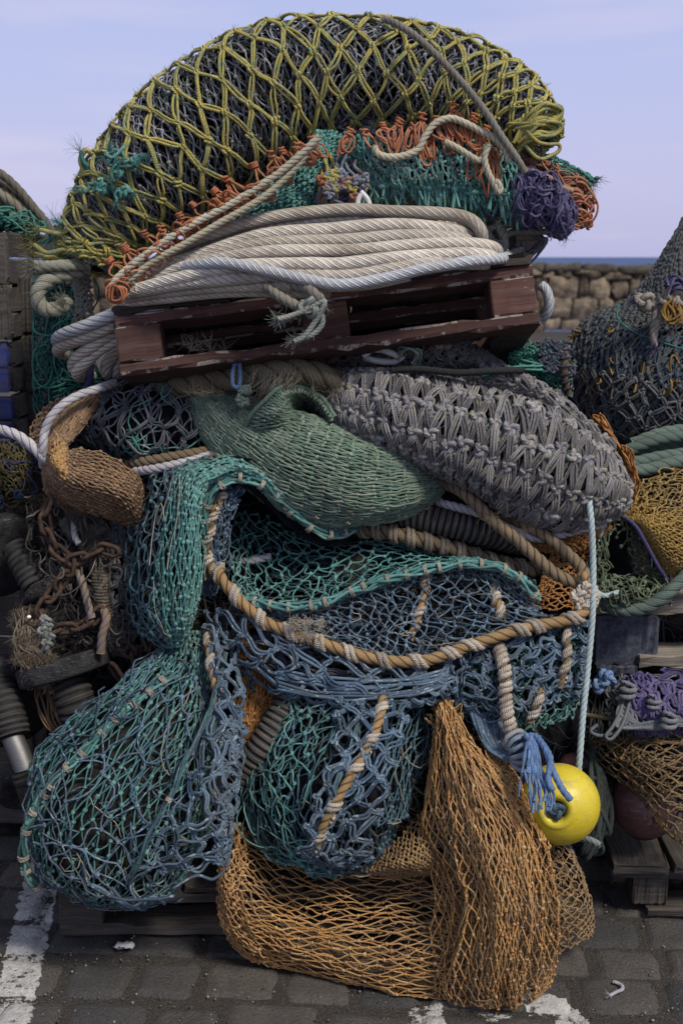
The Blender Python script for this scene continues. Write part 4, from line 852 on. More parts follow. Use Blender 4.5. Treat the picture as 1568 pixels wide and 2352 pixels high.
# knotted tail of the coil hanging in front of the pallet
m = MB(); rope(m, PW([(610, 655, -.19), (640, 680, -.2), (680, 702, -.21), (700, 712, -.215), (722, 704, -.22), (735, 690, -.225), (718, 672, -.225), (700, 662, -.2), (670, 655, -.19)]), .0125, .055, tint=.4, M=12); m.build('knotted_tail', GROPE, cr)
m = MB(); P0 = W(712, 706, -.225)
for k, e in enumerate([[(712, 706), (680, 722), (655, 735), (638, 738)], [(716, 708), (738, 720), (740, 745), (718, 768), (684, 778)], [(714, 706), (745, 692), (740, 712), (730, 730), (700, 770), (676, 783)], [(712, 706), (690, 718), (660, 728), (640, 732)]]):
    rope(m, PW(e, -.225 - .004 * k), .0068, .03, tint=.3 + .2 * k, M=9, wig=.002); P = PW(e, -.225); fuzz(m, P[-2:], np.repeat(nrm(P[-1:] - P[-2:-1]), 2, 0), 26, .03, .0007, k)
stamp(m, KN_BIG, P0[None], np.array([[1., 0, .4]]), np.array([[0, -1., 0]]), .02, .5, rs); fuzz(m, PW([(700, 700), (735, 690), (745, 705), (725, 720), (690, 728)], -.23), np.tile((0, -1., 0), (5, 1)), 18, .025, .0006, 8)
m.build('frayed_strand', laid('pale_teal_strand', [(.20, .29, .28), (.29, .33, .30), (.38, .38, .32)], dirt=(.15, .15, .12)), cr)
# rope knotted round the grey pallet end
kr = thing('knotted_rope', 'grey green rope knotted round the end of the weathered pallet', 'rope', W(1180, 560, .08))
GG = laid('grey_green_rope', [(.16, .17, .14), (.24, .25, .22)], dirt=(.07, .07, .06))
for pts, r in [([(1118, 530), (1130, 552), (1150, 560), (1160, 540), (1140, 520), (1118, 532), (1122, 556), (1150, 575), (1158, 560)], .009), ([(1142, 505), (1148, 530), (1160, 558), (1152, 580), (1130, 590)], .009), ([(1150, 545), (1180, 534), (1220, 533), (1260, 532)], .008), ([(1135, 592), (1175, 580), (1200, 572)], .008)]:
    m = MB(); rope(m, PW(pts, .06), r, .045, M=10, tint=rs.rand()); m.build('turn', GG, kr)
m = MB(); E = W(np.array([1258.]), np.array([532.]), .06); fuzz(m, E, np.array([[1., 0, 0]]), 40, .02, .0007, 3, curl=.3); m.build('frayed_end', twine('blue_end', [(.18, .28, .42), (.3, .38, .48)]), kr)
m = MB(); cords(m, [PW([(1195, 572), (1215, 585), (1235, 575), (1248, 555), (1240, 545)], .1 + .01 * k) + rs.normal(size=(5, 3)) * .008 for k in range(7)], .004, .006, 6, 4); m.build('bight', SLATE, kr)
# ================================================================== left side
# shared materials of the lower heap
BLUE = twine('blue_twine', [(.023, .046, .077), (.048, .092, .145), (.115, .182, .245), (.045, .073, .10)], dirt=(.06, .06, .06), damt=.45, fleck=(.28, .36, .40), famt=.15, rough=.55, spec=.4)
NAVY = twine('navy_twine', [(.018, .026, .045), (.035, .045, .07), (.06, .07, .10)], dirt=(.03, .03, .03), damt=.5, fleck=(.2, .2, .2), famt=.1)
TEAL2 = twine('sea_green_twine', [(.03, .095, .088), (.07, .20, .18), (.17, .33, .30)], dirt=(.05, .065, .06), damt=.5, rough=.6)
BTEAL = twine('blue_teal_twine', [(.03, .07, .08), (.05, .12, .125), (.10, .19, .21), (.045, .07, .10)], dirt=(.04, .05, .055), damt=.45, rough=.6, spec=.4)
TAN = twine('tan_twine', [(.22, .13, .06), (.33, .21, .11), (.27, .17, .10), (.17, .10, .05)], dirt=(.10, .065, .04), damt=.5)
OLIVE = twine('rust_green_twine', [(.10, .07, .02), (.06, .07, .03), (.14, .09, .03)], dirt=(.03, .03, .02))
GREENR = twine('dull_green_twine', [(.06, .12, .085), (.10, .18, .125), (.15, .235, .17), (.26, .31, .24)], dirt=(.06, .07, .05), damt=.4, fleck=(.26, .24, .14), famt=.2)
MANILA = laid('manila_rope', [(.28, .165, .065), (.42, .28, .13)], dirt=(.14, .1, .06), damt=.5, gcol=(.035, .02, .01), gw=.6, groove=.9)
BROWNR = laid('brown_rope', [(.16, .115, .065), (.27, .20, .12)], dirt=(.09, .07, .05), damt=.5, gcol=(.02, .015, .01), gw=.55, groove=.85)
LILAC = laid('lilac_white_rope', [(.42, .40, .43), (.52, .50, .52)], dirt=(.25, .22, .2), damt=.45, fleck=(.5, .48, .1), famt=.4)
WHIP = twine('cream_whipping', [(.40, .34, .26), (.55, .49, .40), (.30, .25, .19)], dirt=(.16, .12, .08), damt=.5, bump=.7)
SEIZ = twine('seizing_twine', [(.30, .26, .19), (.42, .38, .30), (.22, .2, .16)], dirt=(.12, .1, .07), damt=.45)
def mat_rubber():
    m = N('black_rubber'); g = m.n('NewGeometry').outputs['Position']; n1 = m.noise(g, 22, 6, .7); c = m.ramp(n1, (.35, (.008, .008, .009)), (.7, (.05, .049, .047))); n2 = m.noise(m.map(g, (60, 60, 320)), 1.0, 5, .75)
    c = m.mix(m.ramp(n2, (.56, 0.), (.66, .8)), c, (.16, .15, .135)); n3 = m.noise(g, 9, 4, .6); c = m.mix(m.ramp(n3, (.58, 0.), (.7, .5)), c, (.09, .06, .035)); m.bump(m.math('ADD', n1, n2), .9, .008); return m.fin(c, .8, .3)
RUBBER = mat_rubber()
RUST = mat_plain('rusty_iron', (.020, .012, .009), (.072, .043, .030), 60, .85, .9, .25, .004)
STEEL = N('worn_steel'); STEEL.b.inputs['Metallic'].default_value = .9; STEEL = (lambda m: (m.bump(m.noise(m.n('NewGeometry').outputs['Position'], 60, 5, .7), .3, .003), m.fin((.20, .195, .19), .55, .5))[1])(STEEL)
HEMP = twine('matted_hemp', [(.05, .04, .03), (.11, .09, .065), (.18, .155, .12)], dirt=(.03, .026, .022), damt=.6, bump=.8)
HAIR = twine('hair_fibre', [(.12, .09, .06), (.2, .16, .11), (.08, .06, .04)], bump=.1)
def ribbed(name, k=1.):
    m = N(name); uv = m.n('UVMap').outputs[0]; g = m.n('NewGeometry').outputs['Position']; s = m.n('SeparateXYZ'); m.l(uv, s.inputs[0])
    n1 = m.noise(g, 40, 5, .7); nl = m.noise(m.map(uv, (420, 2.5, 1)), 1.0, 3, .6)
    st = m.math('ABSOLUTE', m.math('SINE', m.math('MULTIPLY', s.outputs[0], 3.14159 / RIB)))
    c = m.mix(m.ramp(st, (.50, 0.), (.74, 1.)), (.010, .010, .011), m.ramp(nl, (.38, (.02 * k, .019 * k, .017 * k)), (.55, (.10 * k, .088 * k, .07 * k)), (.75, (.22 * k, .19 * k, .15 * k))))
    c = m.mix(m.ramp(n1, (.45, 0.), (.7, .7)), c, (.03, .03, .03)); m.bump(m.math('ADD', nl, n1), .6, .003); return m.fin(c, .75, .3)
RIB = .0165; RIBBED = ribbed('ribbed_rubber'); RIBDARK = ribbed('black_ribbed_rubber', .4)
def hose(mb, P, r, rib=RIB, depth=.13, M=28, prof=None):
    D = smooth(P, rib / 7); s = np.arange(len(D)) * rib / 7; k = np.floor(s / rib); h = np.sin(k * 12.9898) * 43758.5; h = h - np.floor(h)
    w = np.abs(np.sin(np.pi * s / rib)) ** .45; rad = r * (1 - depth + depth * w + .06 * (h - .5) * w); rad = np.repeat(rad[:, None], M, 1)
    sweep(mb, D, rad, M, .5, True)
def disc_at(mb, c, ax, r, th, rs, hole=.0):
    x, y, z = basis(ax); e = th / 2; b = .006
    p = [(.002, -e), (r * .5, -e), (r - b, -e), (r, -e + b), (r, e - b), (r - b, e), (r * .5, e), (.002, e)]
    q = []
    for i in range(len(p) - 1):
        for f in (0, .5): q.append(tuple(np.array(p[i]) * (1 - f) + np.array(p[i+1]) * f))
    q.append(p[-1]); lathe(mb, q, M4(c, x, y, z), 44)

# loose fishing ropes and net on top of the left crates
lt = thing('rope_heap', 'stiff weathered ropes and green net piled on top of the left crates', 'rope', W(20, 520, .5))
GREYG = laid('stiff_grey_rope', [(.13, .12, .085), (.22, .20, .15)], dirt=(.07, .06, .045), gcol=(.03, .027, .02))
for i, pts in enumerate([[(-60, 370), (0, 398), (40, 432), (80, 480), (105, 510), (125, 545)], [(-60, 395), (0, 415), (50, 450), (85, 490), (100, 530)], [(-60, 405), (0, 428), (45, 462), (75, 500), (95, 520)], [(-60, 425), (-10, 440), (40, 475), (68, 505)], [(-60, 470), (0, 468), (40, 485), (75, 520), (60, 540)], [(60, 545), (95, 550), (125, 540), (135, 520)], [(-40, 500), (10, 490), (50, 500), (85, 520)]]):
    m = MB(); rope(m, PW(pts, .5 + .04 * (i % 3)), .0125 + .002 * (i % 2), tint=(.1 + .3 * i) % 1); m.build('rope', GREYG if i != 4 else BROWNR, lt)
PH = Patch([[(-60, 470), (20, 490), (80, 500)], [(-60, 510), (20, 515), (95, 520)], [(-60, 545), (20, 535), (85, 545)]], y=.5, bulge=.05)
m = MB(); tangle(m, PH, 120, .0035, 4, L=.8, depth=.02); m.build('net', TEALG, lt); m = MB(); skin(m, PH.shifted(-.03), 10, 16, amp=.01); m.build('packed_core', CORE, lt)
# teal twine tangle hanging between crates and heap
tt = thing('twine_tangle', 'loose tangle of thin teal twine hanging between the crates and the coil ends', 'twine', W(140, 930, .2))
PTT = Patch([[(100, 640), (150, 640), (200, 630)], [(80, 760), (140, 760), (205, 750)], [(78, 860), (150, 870), (240, 860)], [(90, 940), (160, 945), (260, 920)]], y=.2, bulge=.06)
r2 = np.random.RandomState(3); m = MB(); its = []
for k in range(70):
    u = r2.uniform(88, 190); v = r2.uniform(640, 900); w_, h_ = r2.uniform(15, 55), r2.uniform(15, 70); y = r2.uniform(.14, .26); a = r2.uniform(0, 6.28); n = 9; th = np.linspace(0, r2.uniform(4, 8), n)
    its.append(W(np.clip(u + w_ * np.cos(th + a), 78, 245), v + h_ * np.sin(th + a) + np.linspace(0, r2.uniform(-20, 40), n), y + .02 * np.sin(th * 1.7)))
for k in range(22): its.append(PW([(r2.uniform(170, 200), 640, .2), (r2.uniform(140, 190), 720, .16), (r2.uniform(85, 150), 800 + r2.uniform(-20, 20), .17), (r2.uniform(90, 200), 870, .18), (r2.uniform(120, 330), 865 + r2.uniform(-8, 60), .14)]))
cords(m, its, .0026, .008, 5, 5, wig=.003); m.build('loops', TEALG, tt)
m = MB(); tangle(m, PTT.shifted(-.02), 150, .0026, 9, L=.6, depth=.02); m.build('loops', twine('deep_teal_twine', [(.01, .07, .07), (.02, .12, .11)]), tt)
m = MB(); skin(m, PTT.shifted(-.05), 14, 12, amp=.01); m.build('packed_core', CORE, tt)
m = MB(); PK = Patch([[(165, 640), (205, 635)], [(175, 700), (212, 690)], [(160, 780), (215, 760)]], y=.12, bulge=.02); net(m, PK, 16, 8, .0035, 5, jit=.4, sag=.2, kn='big', ks=1.6); m.build('knotted_strip', twine('pale_net', [(.2, .24, .24), (.3, .31, .28), (.22, .15, .09)]), tt)
single((lambda m: (rope(m, PW([(205, 790, .12), (206, 830, .11), (205, 880, .11), (204, 905, .12)]), .0125, .06, tint=.5), m)[-1])(MB()), 'rope_end', laid('dark_blue_rope', [(.03, .04, .12), (.06, .07, .2)]), 'short dark blue rope end hanging in front of the teal twine', 'rope')
# curl of pale frayed rope
fr = thing('frayed_rope', 'thick pale frayed rope curling out left of the yellow net', 'rope', W(120, 660, .02))
PALE = laid('pale_green_rope', [(.22, .23, .17), (.32, .31, .24)], dirt=(.14, .13, .09))
m = MB(); D = rope(m, PW([(200, 615, .05), (160, 628, .02), (118, 640, .0), (92, 662, -.01), (88, 690, -.01), (105, 710, .0), (135, 708, .02), (155, 690, .05)]), .0185, .085, tint=.6, M=20); fuzz(m, D[::3], nrm(np.random.RandomState(1).normal(size=D[::3].shape)), 9, .035, .0006, 4); m.build('rope', PALE, fr)
m = MB(); rope(m, PW([(205, 610, .03), (160, 612, .0), (120, 612, -.01), (85, 618, .0)]), .013, .06, tint=.2); rope(m, PW([(200, 600, .03), (150, 605, .0), (110, 608, -.01), (82, 606, .0)]), .010, .05, tint=.8)
fuzz(m, PW([(84, 618), (82, 606), (90, 612), (150, 690)], .0), np.tile((-1., 0, -.2), (4, 1)), 60, .045, .0007, 3); m.build('frayed_end', PALE, fr)

# tan net scarf with its white head rope
tn = thing('tan_net', 'tan net twisted like a scarf, curving down on the left of the heap', 'fishing net', W(200, 1190, -.05))
PT1 = Patch([[(225, 884, .12), (255, 880, .10), (278, 884, .11), (290, 888, .14)], [(165, 905, .10), (190, 912, .04), (215, 922, .03), (232, 930, .06)], [(118, 948, .06), (145, 968, .0), (170, 985, -.02), (183, 990, .0)], [(96, 1010, .02), (118, 1025, -.05), (140, 1035, -.07), (150, 1035, -.05)], [(98, 1080, .0), (120, 1085, -.09), (155, 1075, -.12), (185, 1030, -.06)], [(106, 1130, .01), (150, 1125, -.11), (205, 1095, -.15), (240, 1040, -.06)], [(150, 1172, .02), (200, 1150, -.11), (260, 1120, -.16), (290, 1070, -.06)], [(205, 1192, .03), (250, 1175, -.09), (300, 1145, -.12), (325, 1100, -.04)], [(250, 1200, .05), (290, 1195, -.05), (318, 1180, -.07), (332, 1135, -.02)], [(300, 1212, .07), (312, 1212, -.0), (325, 1205, -.01), (338, 1170, .02)]])
m = MB(); net(m, PT1, 22, 44, .0025, 4, jit=.18, sag=.025, dbl=1, K=6, M=5, ks=2.3, warp=.008); m.build('mesh', TAN, tn)
m = MB(); net(m, PT1.shifted(-.010), 20, 40, .0025, 5, jit=.3, sag=.05, dbl=1, K=5, M=4, ks=2); m.build('inner_layer', TAN, tn)
m = MB(); skin(m, PT1.shifted(-.03), 40, 14, amp=.004); m.build('packed_core', CORE, tn)
m = MB(); net(m, Patch([[(70, 985), (110, 930), (180, 900)], [(75, 1030), (100, 980), (150, 930)], [(95, 1060), (105, 1010), (130, 970)]], y=.12), 16, 14, .0026, 3, jit=.4, sag=.15, K=6); m.build('mesh', TAN, tn)
m = MB(); net(m, Patch([[(130, 1000, -.06), (152, 1030, -.05)], [(120, 1060, -.10), (160, 1070, -.1)], [(150, 1100, -.13), (190, 1100, -.12)]], bulge=.02), 14, 6, .003, 9, jit=.3, sag=.08, dbl=2); m.build('folded_edge', twine('amber_tan_twine', [(.34, .18, .06), (.42, .26, .1)], dirt=(.12, .08, .04)), tn)
m = MB(); rope(m, PW([(262, 880, .06), (225, 893, .0), (180, 909, -.02), (145, 930, -.04), (118, 958, -.05), (104, 990, -.05), (100, 1020, -.06), (98, 1050, -.05), (100, 1070, .0)]), .011, .075, tint=.5); m.build('head_rope', LILAC, tn)
single((lambda m: (rope(m, PW([(-30, 978, .0), (0, 986, -.02), (40, 1000, -.04), (75, 1025, -.05), (100, 1052, -.05), (118, 1075, .0)]), .013, .08, tint=.8), m)[-1])(MB()), 'white_rope', LILAC, 'white rope coming in from the left edge into the tan net', 'rope')
# rusty green netting at the left edge
on = thing('old_net', 'old rusty brown netting over the blue crates at the left edge', 'fishing net', W(20, 1150, .1))
PO2 = Patch([[(-80, 990), (0, 1010), (50, 1030), (90, 1060)], [(-80, 1080), (0, 1090), (60, 1100), (100, 1120)], [(-80, 1190), (0, 1180), (60, 1180), (110, 1170)]], y=.12, bulge=.06)
m = MB(); skin(m, PO2.shifted(-.03), 16, 16, amp=.01); m.build('packed_core', CORE, on)
m = MB(); net(m, PO2, 24, 22, .0022, 5, jit=.5, sag=.2, K=6); tangle(m, PO2, 90, .0025, 8, L=.5); m.build('mesh', OLIVE, on)
m = MB(); tangle(m, PO2.shifted(.01), 16, .004, 18, L=.6, t0=.3); m.build('cord', twine('royal_cord', [(.02, .025, .08), (.04, .05, .14), (.02, .06, .06)]), on)

# dark blue bundle
db = thing('navy_net', 'bundle of dark navy netting in the shade under the left end of the brown pallet', 'fishing net', W(345, 1060, .05))
SD = Roll([(205, 960, .12, 40), (260, 960, .10, 75), (340, 970, .08, 92), (420, 985, .09, 88), (490, 1000, .12, 50)], df=.9, lump=.09, seed=12)
m = MB(); skin(m, SD.shifted(-.018), 26, 26, amp=.006); m.build('packed_core', CORE, db)
m = MB(); net(m, SD.shifted(-.006), 24, 14, .003, 3, 0, 1, -.35, .35, jit=.45, sag=.1, K=7, dbl=1); m.build('inner_netting', SLATE, db)
m = MB(); net(m, SD, 13, 7, .0036, 5, 0, 1, -.3, .3, jit=.4, sag=.09, K=10, M=6, dbl=2, kn='big', ks=2, lift=.01); m.build('outer_mesh', twine('slate_blue_twine', [(.045, .052, .068), (.085, .092, .112), (.14, .145, .16)], dirt=(.04, .04, .04), damt=.5), db)
m = MB(); tangle(m, SD.shifted(.006), 24, .0025, 6, L=.4, t0=-.25, t1=.25); m.build('stray_twine', TEAL, db)
single((lambda m: (rope(m, PW([(270, 1075, .05), (330, 1062, -.02), (400, 1050, -.03), (470, 1038, -.02), (515, 1028, .04)]), .0145, .06, tint=.3), m)[-1])(MB()), 'brown_rope', BROWNR, 'brown rope lying directly above the white rope below the navy bundle', 'rope')
single((lambda m: (rope(m, PW([(308, 1084, -.02), (350, 1078, -.06), (400, 1068, -.07), (450, 1056, -.06), (500, 1040, -.01), (530, 1035, .03)]), .0115, .06, tint=.9), m)[-1])(MB()), 'white_rope', LILAC, 'short white rope with yellow flecks below the navy bundle', 'rope')

# rockhopper ground gear: discs, ribbed rubber strings, steel sleeve, chains
gg = thing('ground_gear', 'trawl ground gear of black rubber discs and ribbed rubber spacers at the left', 'trawl gear', W(130, 1650, .0)); r2 = np.random.RandomState(14)
def D3(u, v, y): return W(np.array(float(u)), np.array(float(v)), np.array(float(y)))
def gdisc(u, v, y, ax, rp, th, nm='disc'):
    m = MB(); disc_at(m, D3(u, v, y), ax, rp * PX, th, r2); m.build(nm, RUBBER, gg)
AX = D3(175, 1650, .02) - D3(120, 1380, .06); AX /= np.linalg.norm(AX)
gdisc(10, 1275, .08, (.62, -.68, -.35), 112, .05)
gdisc(135, 1352, .04, nrm(np.array((.30, -.34, -.9))), 92, .045); gdisc(148, 1530, .0, nrm(np.array((.28, -.20, -.93))), 112, .05); gdisc(20, 1610, .06, (.55, -.8, -.2), 118, .05); gdisc(55, 1800, .1, (.4, -.8, -.4), 70, .05)
for pts, rr in [([(35, 1255, .03), (60, 1300, .0), (85, 1345, -.02)], 36), ([(118, 1372, .03), (135, 1430, .01), (152, 1490, .0)], 40), ([(150, 1545, .0), (172, 1610, -.01), (192, 1670, .02)], 48), ([(-10, 1560, .02), (15, 1620, -.02), (32, 1690, -.03)], 40), ([(58, 1765, -.03), (72, 1800, -.02), (84, 1830, .02)], 36)]:
    m = MB(); hose(m, PW(pts), rr * PX); m.build('ribbed_spacer', RIBDARK, gg)
m = MB(); P = smooth(PW([(28, 1690, -.03), (45, 1730, -.03), (62, 1775, -.03)]), .006); sweep(m, P, np.full((len(P), 24), 25 * PX), 24); m.build('steel_sleeve', STEEL, gg)
# chains
def chain(name, lab, pts, y, rl=.028, rw=.0178, rr=.0060):
    D = smooth(PW(pts, y), .004); L = np.concatenate([[0], np.cumsum(np.linalg.norm(np.diff(D, axis=0), axis=1))]); pitch = 2 * (rl + rw * .0) - rr * 2.2
    t = thing(name, lab, 'chain', D[len(D)//2], 'rusty chains on the ground gear'); T, Nn, B = frames(D); n = int(L[-1] / pitch); a = np.linspace(0, 2*np.pi, 25)
    for k in range(n):
        s = (k + .5) * pitch; p, T0, N0, B0 = [np.array([np.interp(s, L, A[:, q]) for q in range(3)]) for A in (D, T, Nn, B)]
        an = (.35 if k % 2 else .35 + 1.571) + r2.normal() * .2; V0 = N0 * math.cos(an) + B0 * math.sin(an); half = rl - rw
        C = p + T0 * (np.cos(a)[:, None] * rw + np.sign(np.cos(a))[:, None] * half) + V0 * np.sin(a)[:, None] * rw * .82
        m = MB(); tubes(m, C[None], rr, 9, ref=np.cross(T0, V0)[None, None] + 0 * C[None]); m.build('link', RUST, t)
chain('chain', 'rusty chain hanging from under the tan net down over the black discs', [(118, 1150), (105, 1175), (108, 1215), (125, 1255), (150, 1280), (160, 1300), (140, 1340), (108, 1380), (85, 1420), (62, 1460), (40, 1500), (55, 1545)], -.07)
chain('chain', 'short rusty chain reaching right from the joint beside the matted rope', [(160, 1290), (200, 1278), (240, 1262), (275, 1275)], -.075)
chain('chain', 'rusty chain wrapped across the ribbed spacer between the two tilted discs', [(60, 1440), (90, 1450), (130, 1445), (175, 1440), (215, 1420), (240, 1390)], -.075)
chain('chain', 'rusty chain looped in the shade right of the lower tilted disc', [(275, 1480), (300, 1500), (312, 1530), (290, 1560), (268, 1545), (260, 1520)], -.03)
chain('chain', 'rusty chain hanging furthest right beside the teal drape', [(330, 1440), (335, 1480), (325, 1520), (300, 1545)], .02)
# matted old ropes and knots
mr = thing('matted_rope', 'thick matted grey rope with dark frayed lumps behind the chains', 'rope', W(200, 1500, .0))
for i, (pts, rr) in enumerate([([(165, 1150, .06), (190, 1200, .02), (205, 1250, .0), (215, 1300, -.01)], .028), ([(215, 1235, .0), (225, 1300, -.03), (235, 1370, -.03), (250, 1430, .0)], .024), ([(150, 1200, .08), (170, 1230, .03), (205, 1240, .0), (225, 1215, -.02), (250, 1200, -.02)], .018)]):
    m = MB(); D = rope(m, PW(pts), rr, rr * 5, tint=.3 + .3 * i, wig=.003, seed=i); fuzz(m, D[::2], nrm(r2.normal(size=D[::2].shape)), 7, .03, .0007, i); m.build('rope', HEMP, mr)
kb = thing('knotted_net', 'clump of grey blue knotted net cords right of the matted rope', 'fishing net', W(270, 1480, .03))
PKN = Patch([[(225, 1180), (260, 1195), (300, 1230)], [(240, 1300), (265, 1300), (310, 1300)], [(245, 1400), (275, 1400), (320, 1400)], [(240, 1500), (280, 1500), (350, 1490)]], y=.02, bulge=.05)
m = MB(); skin(m, PKN.shifted(-.03), 16, 12, amp=.01); m.build('packed_core', CORE, kb)
m = MB(); net(m, PKN, 14, 7, .0046, 4, jit=.5, sag=.3, dbl=2, K=8, kn='big', ks=2.2); tangle(m, PKN, 30, .004, 4, L=.4); m.build('cord', twine('old_grey_cord', [(.07, .075, .085), (.13, .13, .125), (.10, .115, .14)], dirt=(.04, .035, .03), damt=.5), kb)
hb = thing('frayed_bundle', 'hairy brown frayed rope end with a white shell chip over the chain', 'rope', W(70, 1560, -.08))
m = MB(); its = []
for k in range(46): its.append(PW([(r2.uniform(30, 100), r2.uniform(1395, 1440), -.06), (r2.uniform(30, 105), 1470 + r2.uniform(-10, 10), -.10), (r2.uniform(35, 120), 1510, -.10), (r2.uniform(50, 125), 1545 + r2.uniform(-30, 30), -.08)]))
cords(m, its, .0018, .008, 4, 4, wig=.006); fuzz(m, np.concatenate(its), nrm(r2.normal(size=(46 * 4, 3))), 10, .03, .0006, 4, grav=.2); m.build('fibres', HAIR, hb)
m = MB(); stamp(m, KN_LOW, D3(67, 1417, -.10)[None], np.array([[1., 0, .3]]), np.array([[.2, -1., .3]]), .0045, 1., r2); m.build('shell', mat_plain('shell', (.6, .56, .48), (.75, .7, .62), 50, .5), hb)
m = MB(); P = np.array([D3(*q, -.11) for q in [(105, 1425), (112, 1440), (100, 1450), (115, 1462), (108, 1480)]]); stamp(m, KN_BIG, P, nrm(r2.normal(size=P.shape)), np.tile((0, -1., 0), (5, 1)), .012, .6, r2); fuzz(m, P, np.tile((0, -1., -.5), (5, 1)), 26, .03, .0006, 3, grav=.2); m.build('knot', twine('grey_green_cord', [(.17, .19, .17), (.25, .26, .23)]), hb)
m = MB(); PFB = Patch([[(60, 1140), (150, 1150), (230, 1170)], [(80, 1280), (170, 1280), (260, 1260)], [(90, 1420), (190, 1420), (290, 1400)], [(120, 1520), (200, 1500), (300, 1500)]], y=-.03, bulge=.03); tangle(m, PFB, 90, .0022, 7, L=.3, depth=.03, K=14); tangle(m, PFB, 26, .0042, 8, L=.35, depth=.03, K=14); P, n = PFB(r2.rand(160), r2.rand(160)); fuzz(m, P, n, 5, .04, .0006, 5, grav=.25); m.build('loose_strands', twine('dark_matted_twine', [(.03, .026, .022), (.07, .06, .048), (.12, .105, .085), (.04, .05, .055)], dirt=(.02, .018, .016)), mr, kind='stuff')
lf = thing('lashing', 'speckled brown lashing rope running down beside the tilted discs', 'rope', W(215, 1450, -.07))
m = MB(); rope(m, PW([(170, 1200, -.02), (172, 1230, -.05), (182, 1250, -.06)]), .008, tint=.9); m.build('rope', LILAC, lf)
m = MB(); rope(m, PW([(175, 1300, -.05), (190, 1340, -.08), (200, 1380, -.08), (212, 1420, -.08)]), .010, tint=.5); rope(m, PW([(235, 1395, -.06), (245, 1420, -.09), (235, 1460, -.09), (232, 1500, -.08)]), .011, tint=.3); m.build('rope', laid('speckled_rope', [(.2, .14, .08), (.27, .22, .16)], fleck=(.12, .12, .3), famt=1.2), lf)
bn = thing('brown_net', 'drooping brown net strands hanging under the lowest black disc', 'fishing net', W(130, 1700, .02))
m = MB(); its = [PW([(85 + 3 * k + r2.uniform(-6, 6), 1555, .08), (88 + 3.4 * k + r2.uniform(-8, 8), 1610, .03), (105 + 3.6 * k + r2.uniform(-12, 12), 1665, .02), (150 + 2.2 * k + r2.uniform(-12, 12), 1700 + r2.uniform(-10, 10), .05)]) for k in range(34)]
cords(m, its, .0026, .008, 5, 3, wig=.003); m.build('strands', TAN, bn)
single((lambda m: (cords(m, [PW([(120, 1370, -.07), (165, 1360, -.09), (205, 1320, -.09), (222, 1280, -.07)])], .0016, .008, 6, 3), m)[-1])(MB()), 'wire', STEEL, 'thin bare wire strand curving round the rusty chain', 'wire')
# ================================================================== middle of the heap
hp = thing('packed_netting', 'dark packed netting filling the inside of the heap between the two pallets', 'fishing net', W(700, 2060, .4))
HB = Patch([[(150, 850, .45), (400, 880, .30), (700, 880, .28), (1000, 860, .30), (1250, 830, .45)], [(110, 1000, .35), (400, 1040, .18), (700, 1050, .18), (1000, 1080, .18), (1330, 1050, .35)], [(120, 1250, .30), (400, 1280, .12), (700, 1260, .14), (1000, 1280, .12), (1370, 1250, .30)], [(130, 1500, .30), (400, 1500, .06), (700, 1480, .06), (1000, 1500, .06), (1370, 1500, .28)], [(100, 1750, .30), (400, 1750, .04), (700, 1720, .06), (1000, 1720, .04), (1370, 1720, .28)], [(130, 1900, .30), (400, 1930, .08), (700, 1960, .1), (1000, 1930, .08), (1340, 1900, .3)], [(150, 1990, .35), (400, 2010, .2), (700, 2020, .22), (1000, 2015, .2), (1300, 1990, .35)]])
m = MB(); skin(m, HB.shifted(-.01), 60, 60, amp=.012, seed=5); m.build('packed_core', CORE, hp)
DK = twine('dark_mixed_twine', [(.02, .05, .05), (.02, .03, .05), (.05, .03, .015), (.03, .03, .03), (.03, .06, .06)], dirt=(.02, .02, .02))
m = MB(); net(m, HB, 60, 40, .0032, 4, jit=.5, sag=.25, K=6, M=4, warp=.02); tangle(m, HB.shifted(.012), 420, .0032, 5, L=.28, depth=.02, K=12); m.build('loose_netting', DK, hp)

# hairy hemp rope under the pallet, blue cord loop
hr = thing('hemp_rope', 'thick hairy brown hemp rope under the front edge of the brown pallet', 'rope', W(600, 890, .0))
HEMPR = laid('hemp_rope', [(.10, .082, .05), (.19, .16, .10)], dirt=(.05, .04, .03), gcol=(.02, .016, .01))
m = MB(); D = rope(m, PW([(350, 892, .10), (420, 884, .04), (520, 872, .0), (620, 858, -.03), (700, 856, -.03), (760, 874, -.02), (800, 905, .03)]), .032, .17, M=26, wig=.004); m.build('rope', HEMPR, hr)
m = MB(); r2 = np.random.RandomState(9); fuzz(m, D, nrm(r2.normal(size=D.shape) + (0, -.6, .3)), 7, .05, .0006, 5, K=6, curl=.9)
for k in range(90):
    u, v = r2.uniform(580, 690), r2.uniform(838, 870); cords(m, [PW([(u, v, -.06), (u - 8 + r2.uniform(-10, 10), v + 20, -.075), (u - 16 + r2.uniform(-22, 16), v + 44, -.07), (u - 26 + r2.uniform(-25, 20), v + r2.uniform(50, 74), -.055)])], .0008, .01, 3, k)
for (u, v, n) in [(480, 805, 90), (730, 900, 70), (478, 905, 60), (690, 870, 80)]: fuzz(m, W(np.full(6, u) + r2.uniform(-45, 45, 6), np.full(6, v) + r2.uniform(-6, 6, 6), np.full(6, -.05)), np.tile((0, -.3, 1.), (6, 1)), n // 6, .05, .0006, u, K=6, curl=.7)
m.build('stray_fibres', kind='stuff', mat=twine('straw_fibre', [(.24, .21, .14), (.36, .32, .22), (.15, .13, .09)], bump=.1), parent=hr)
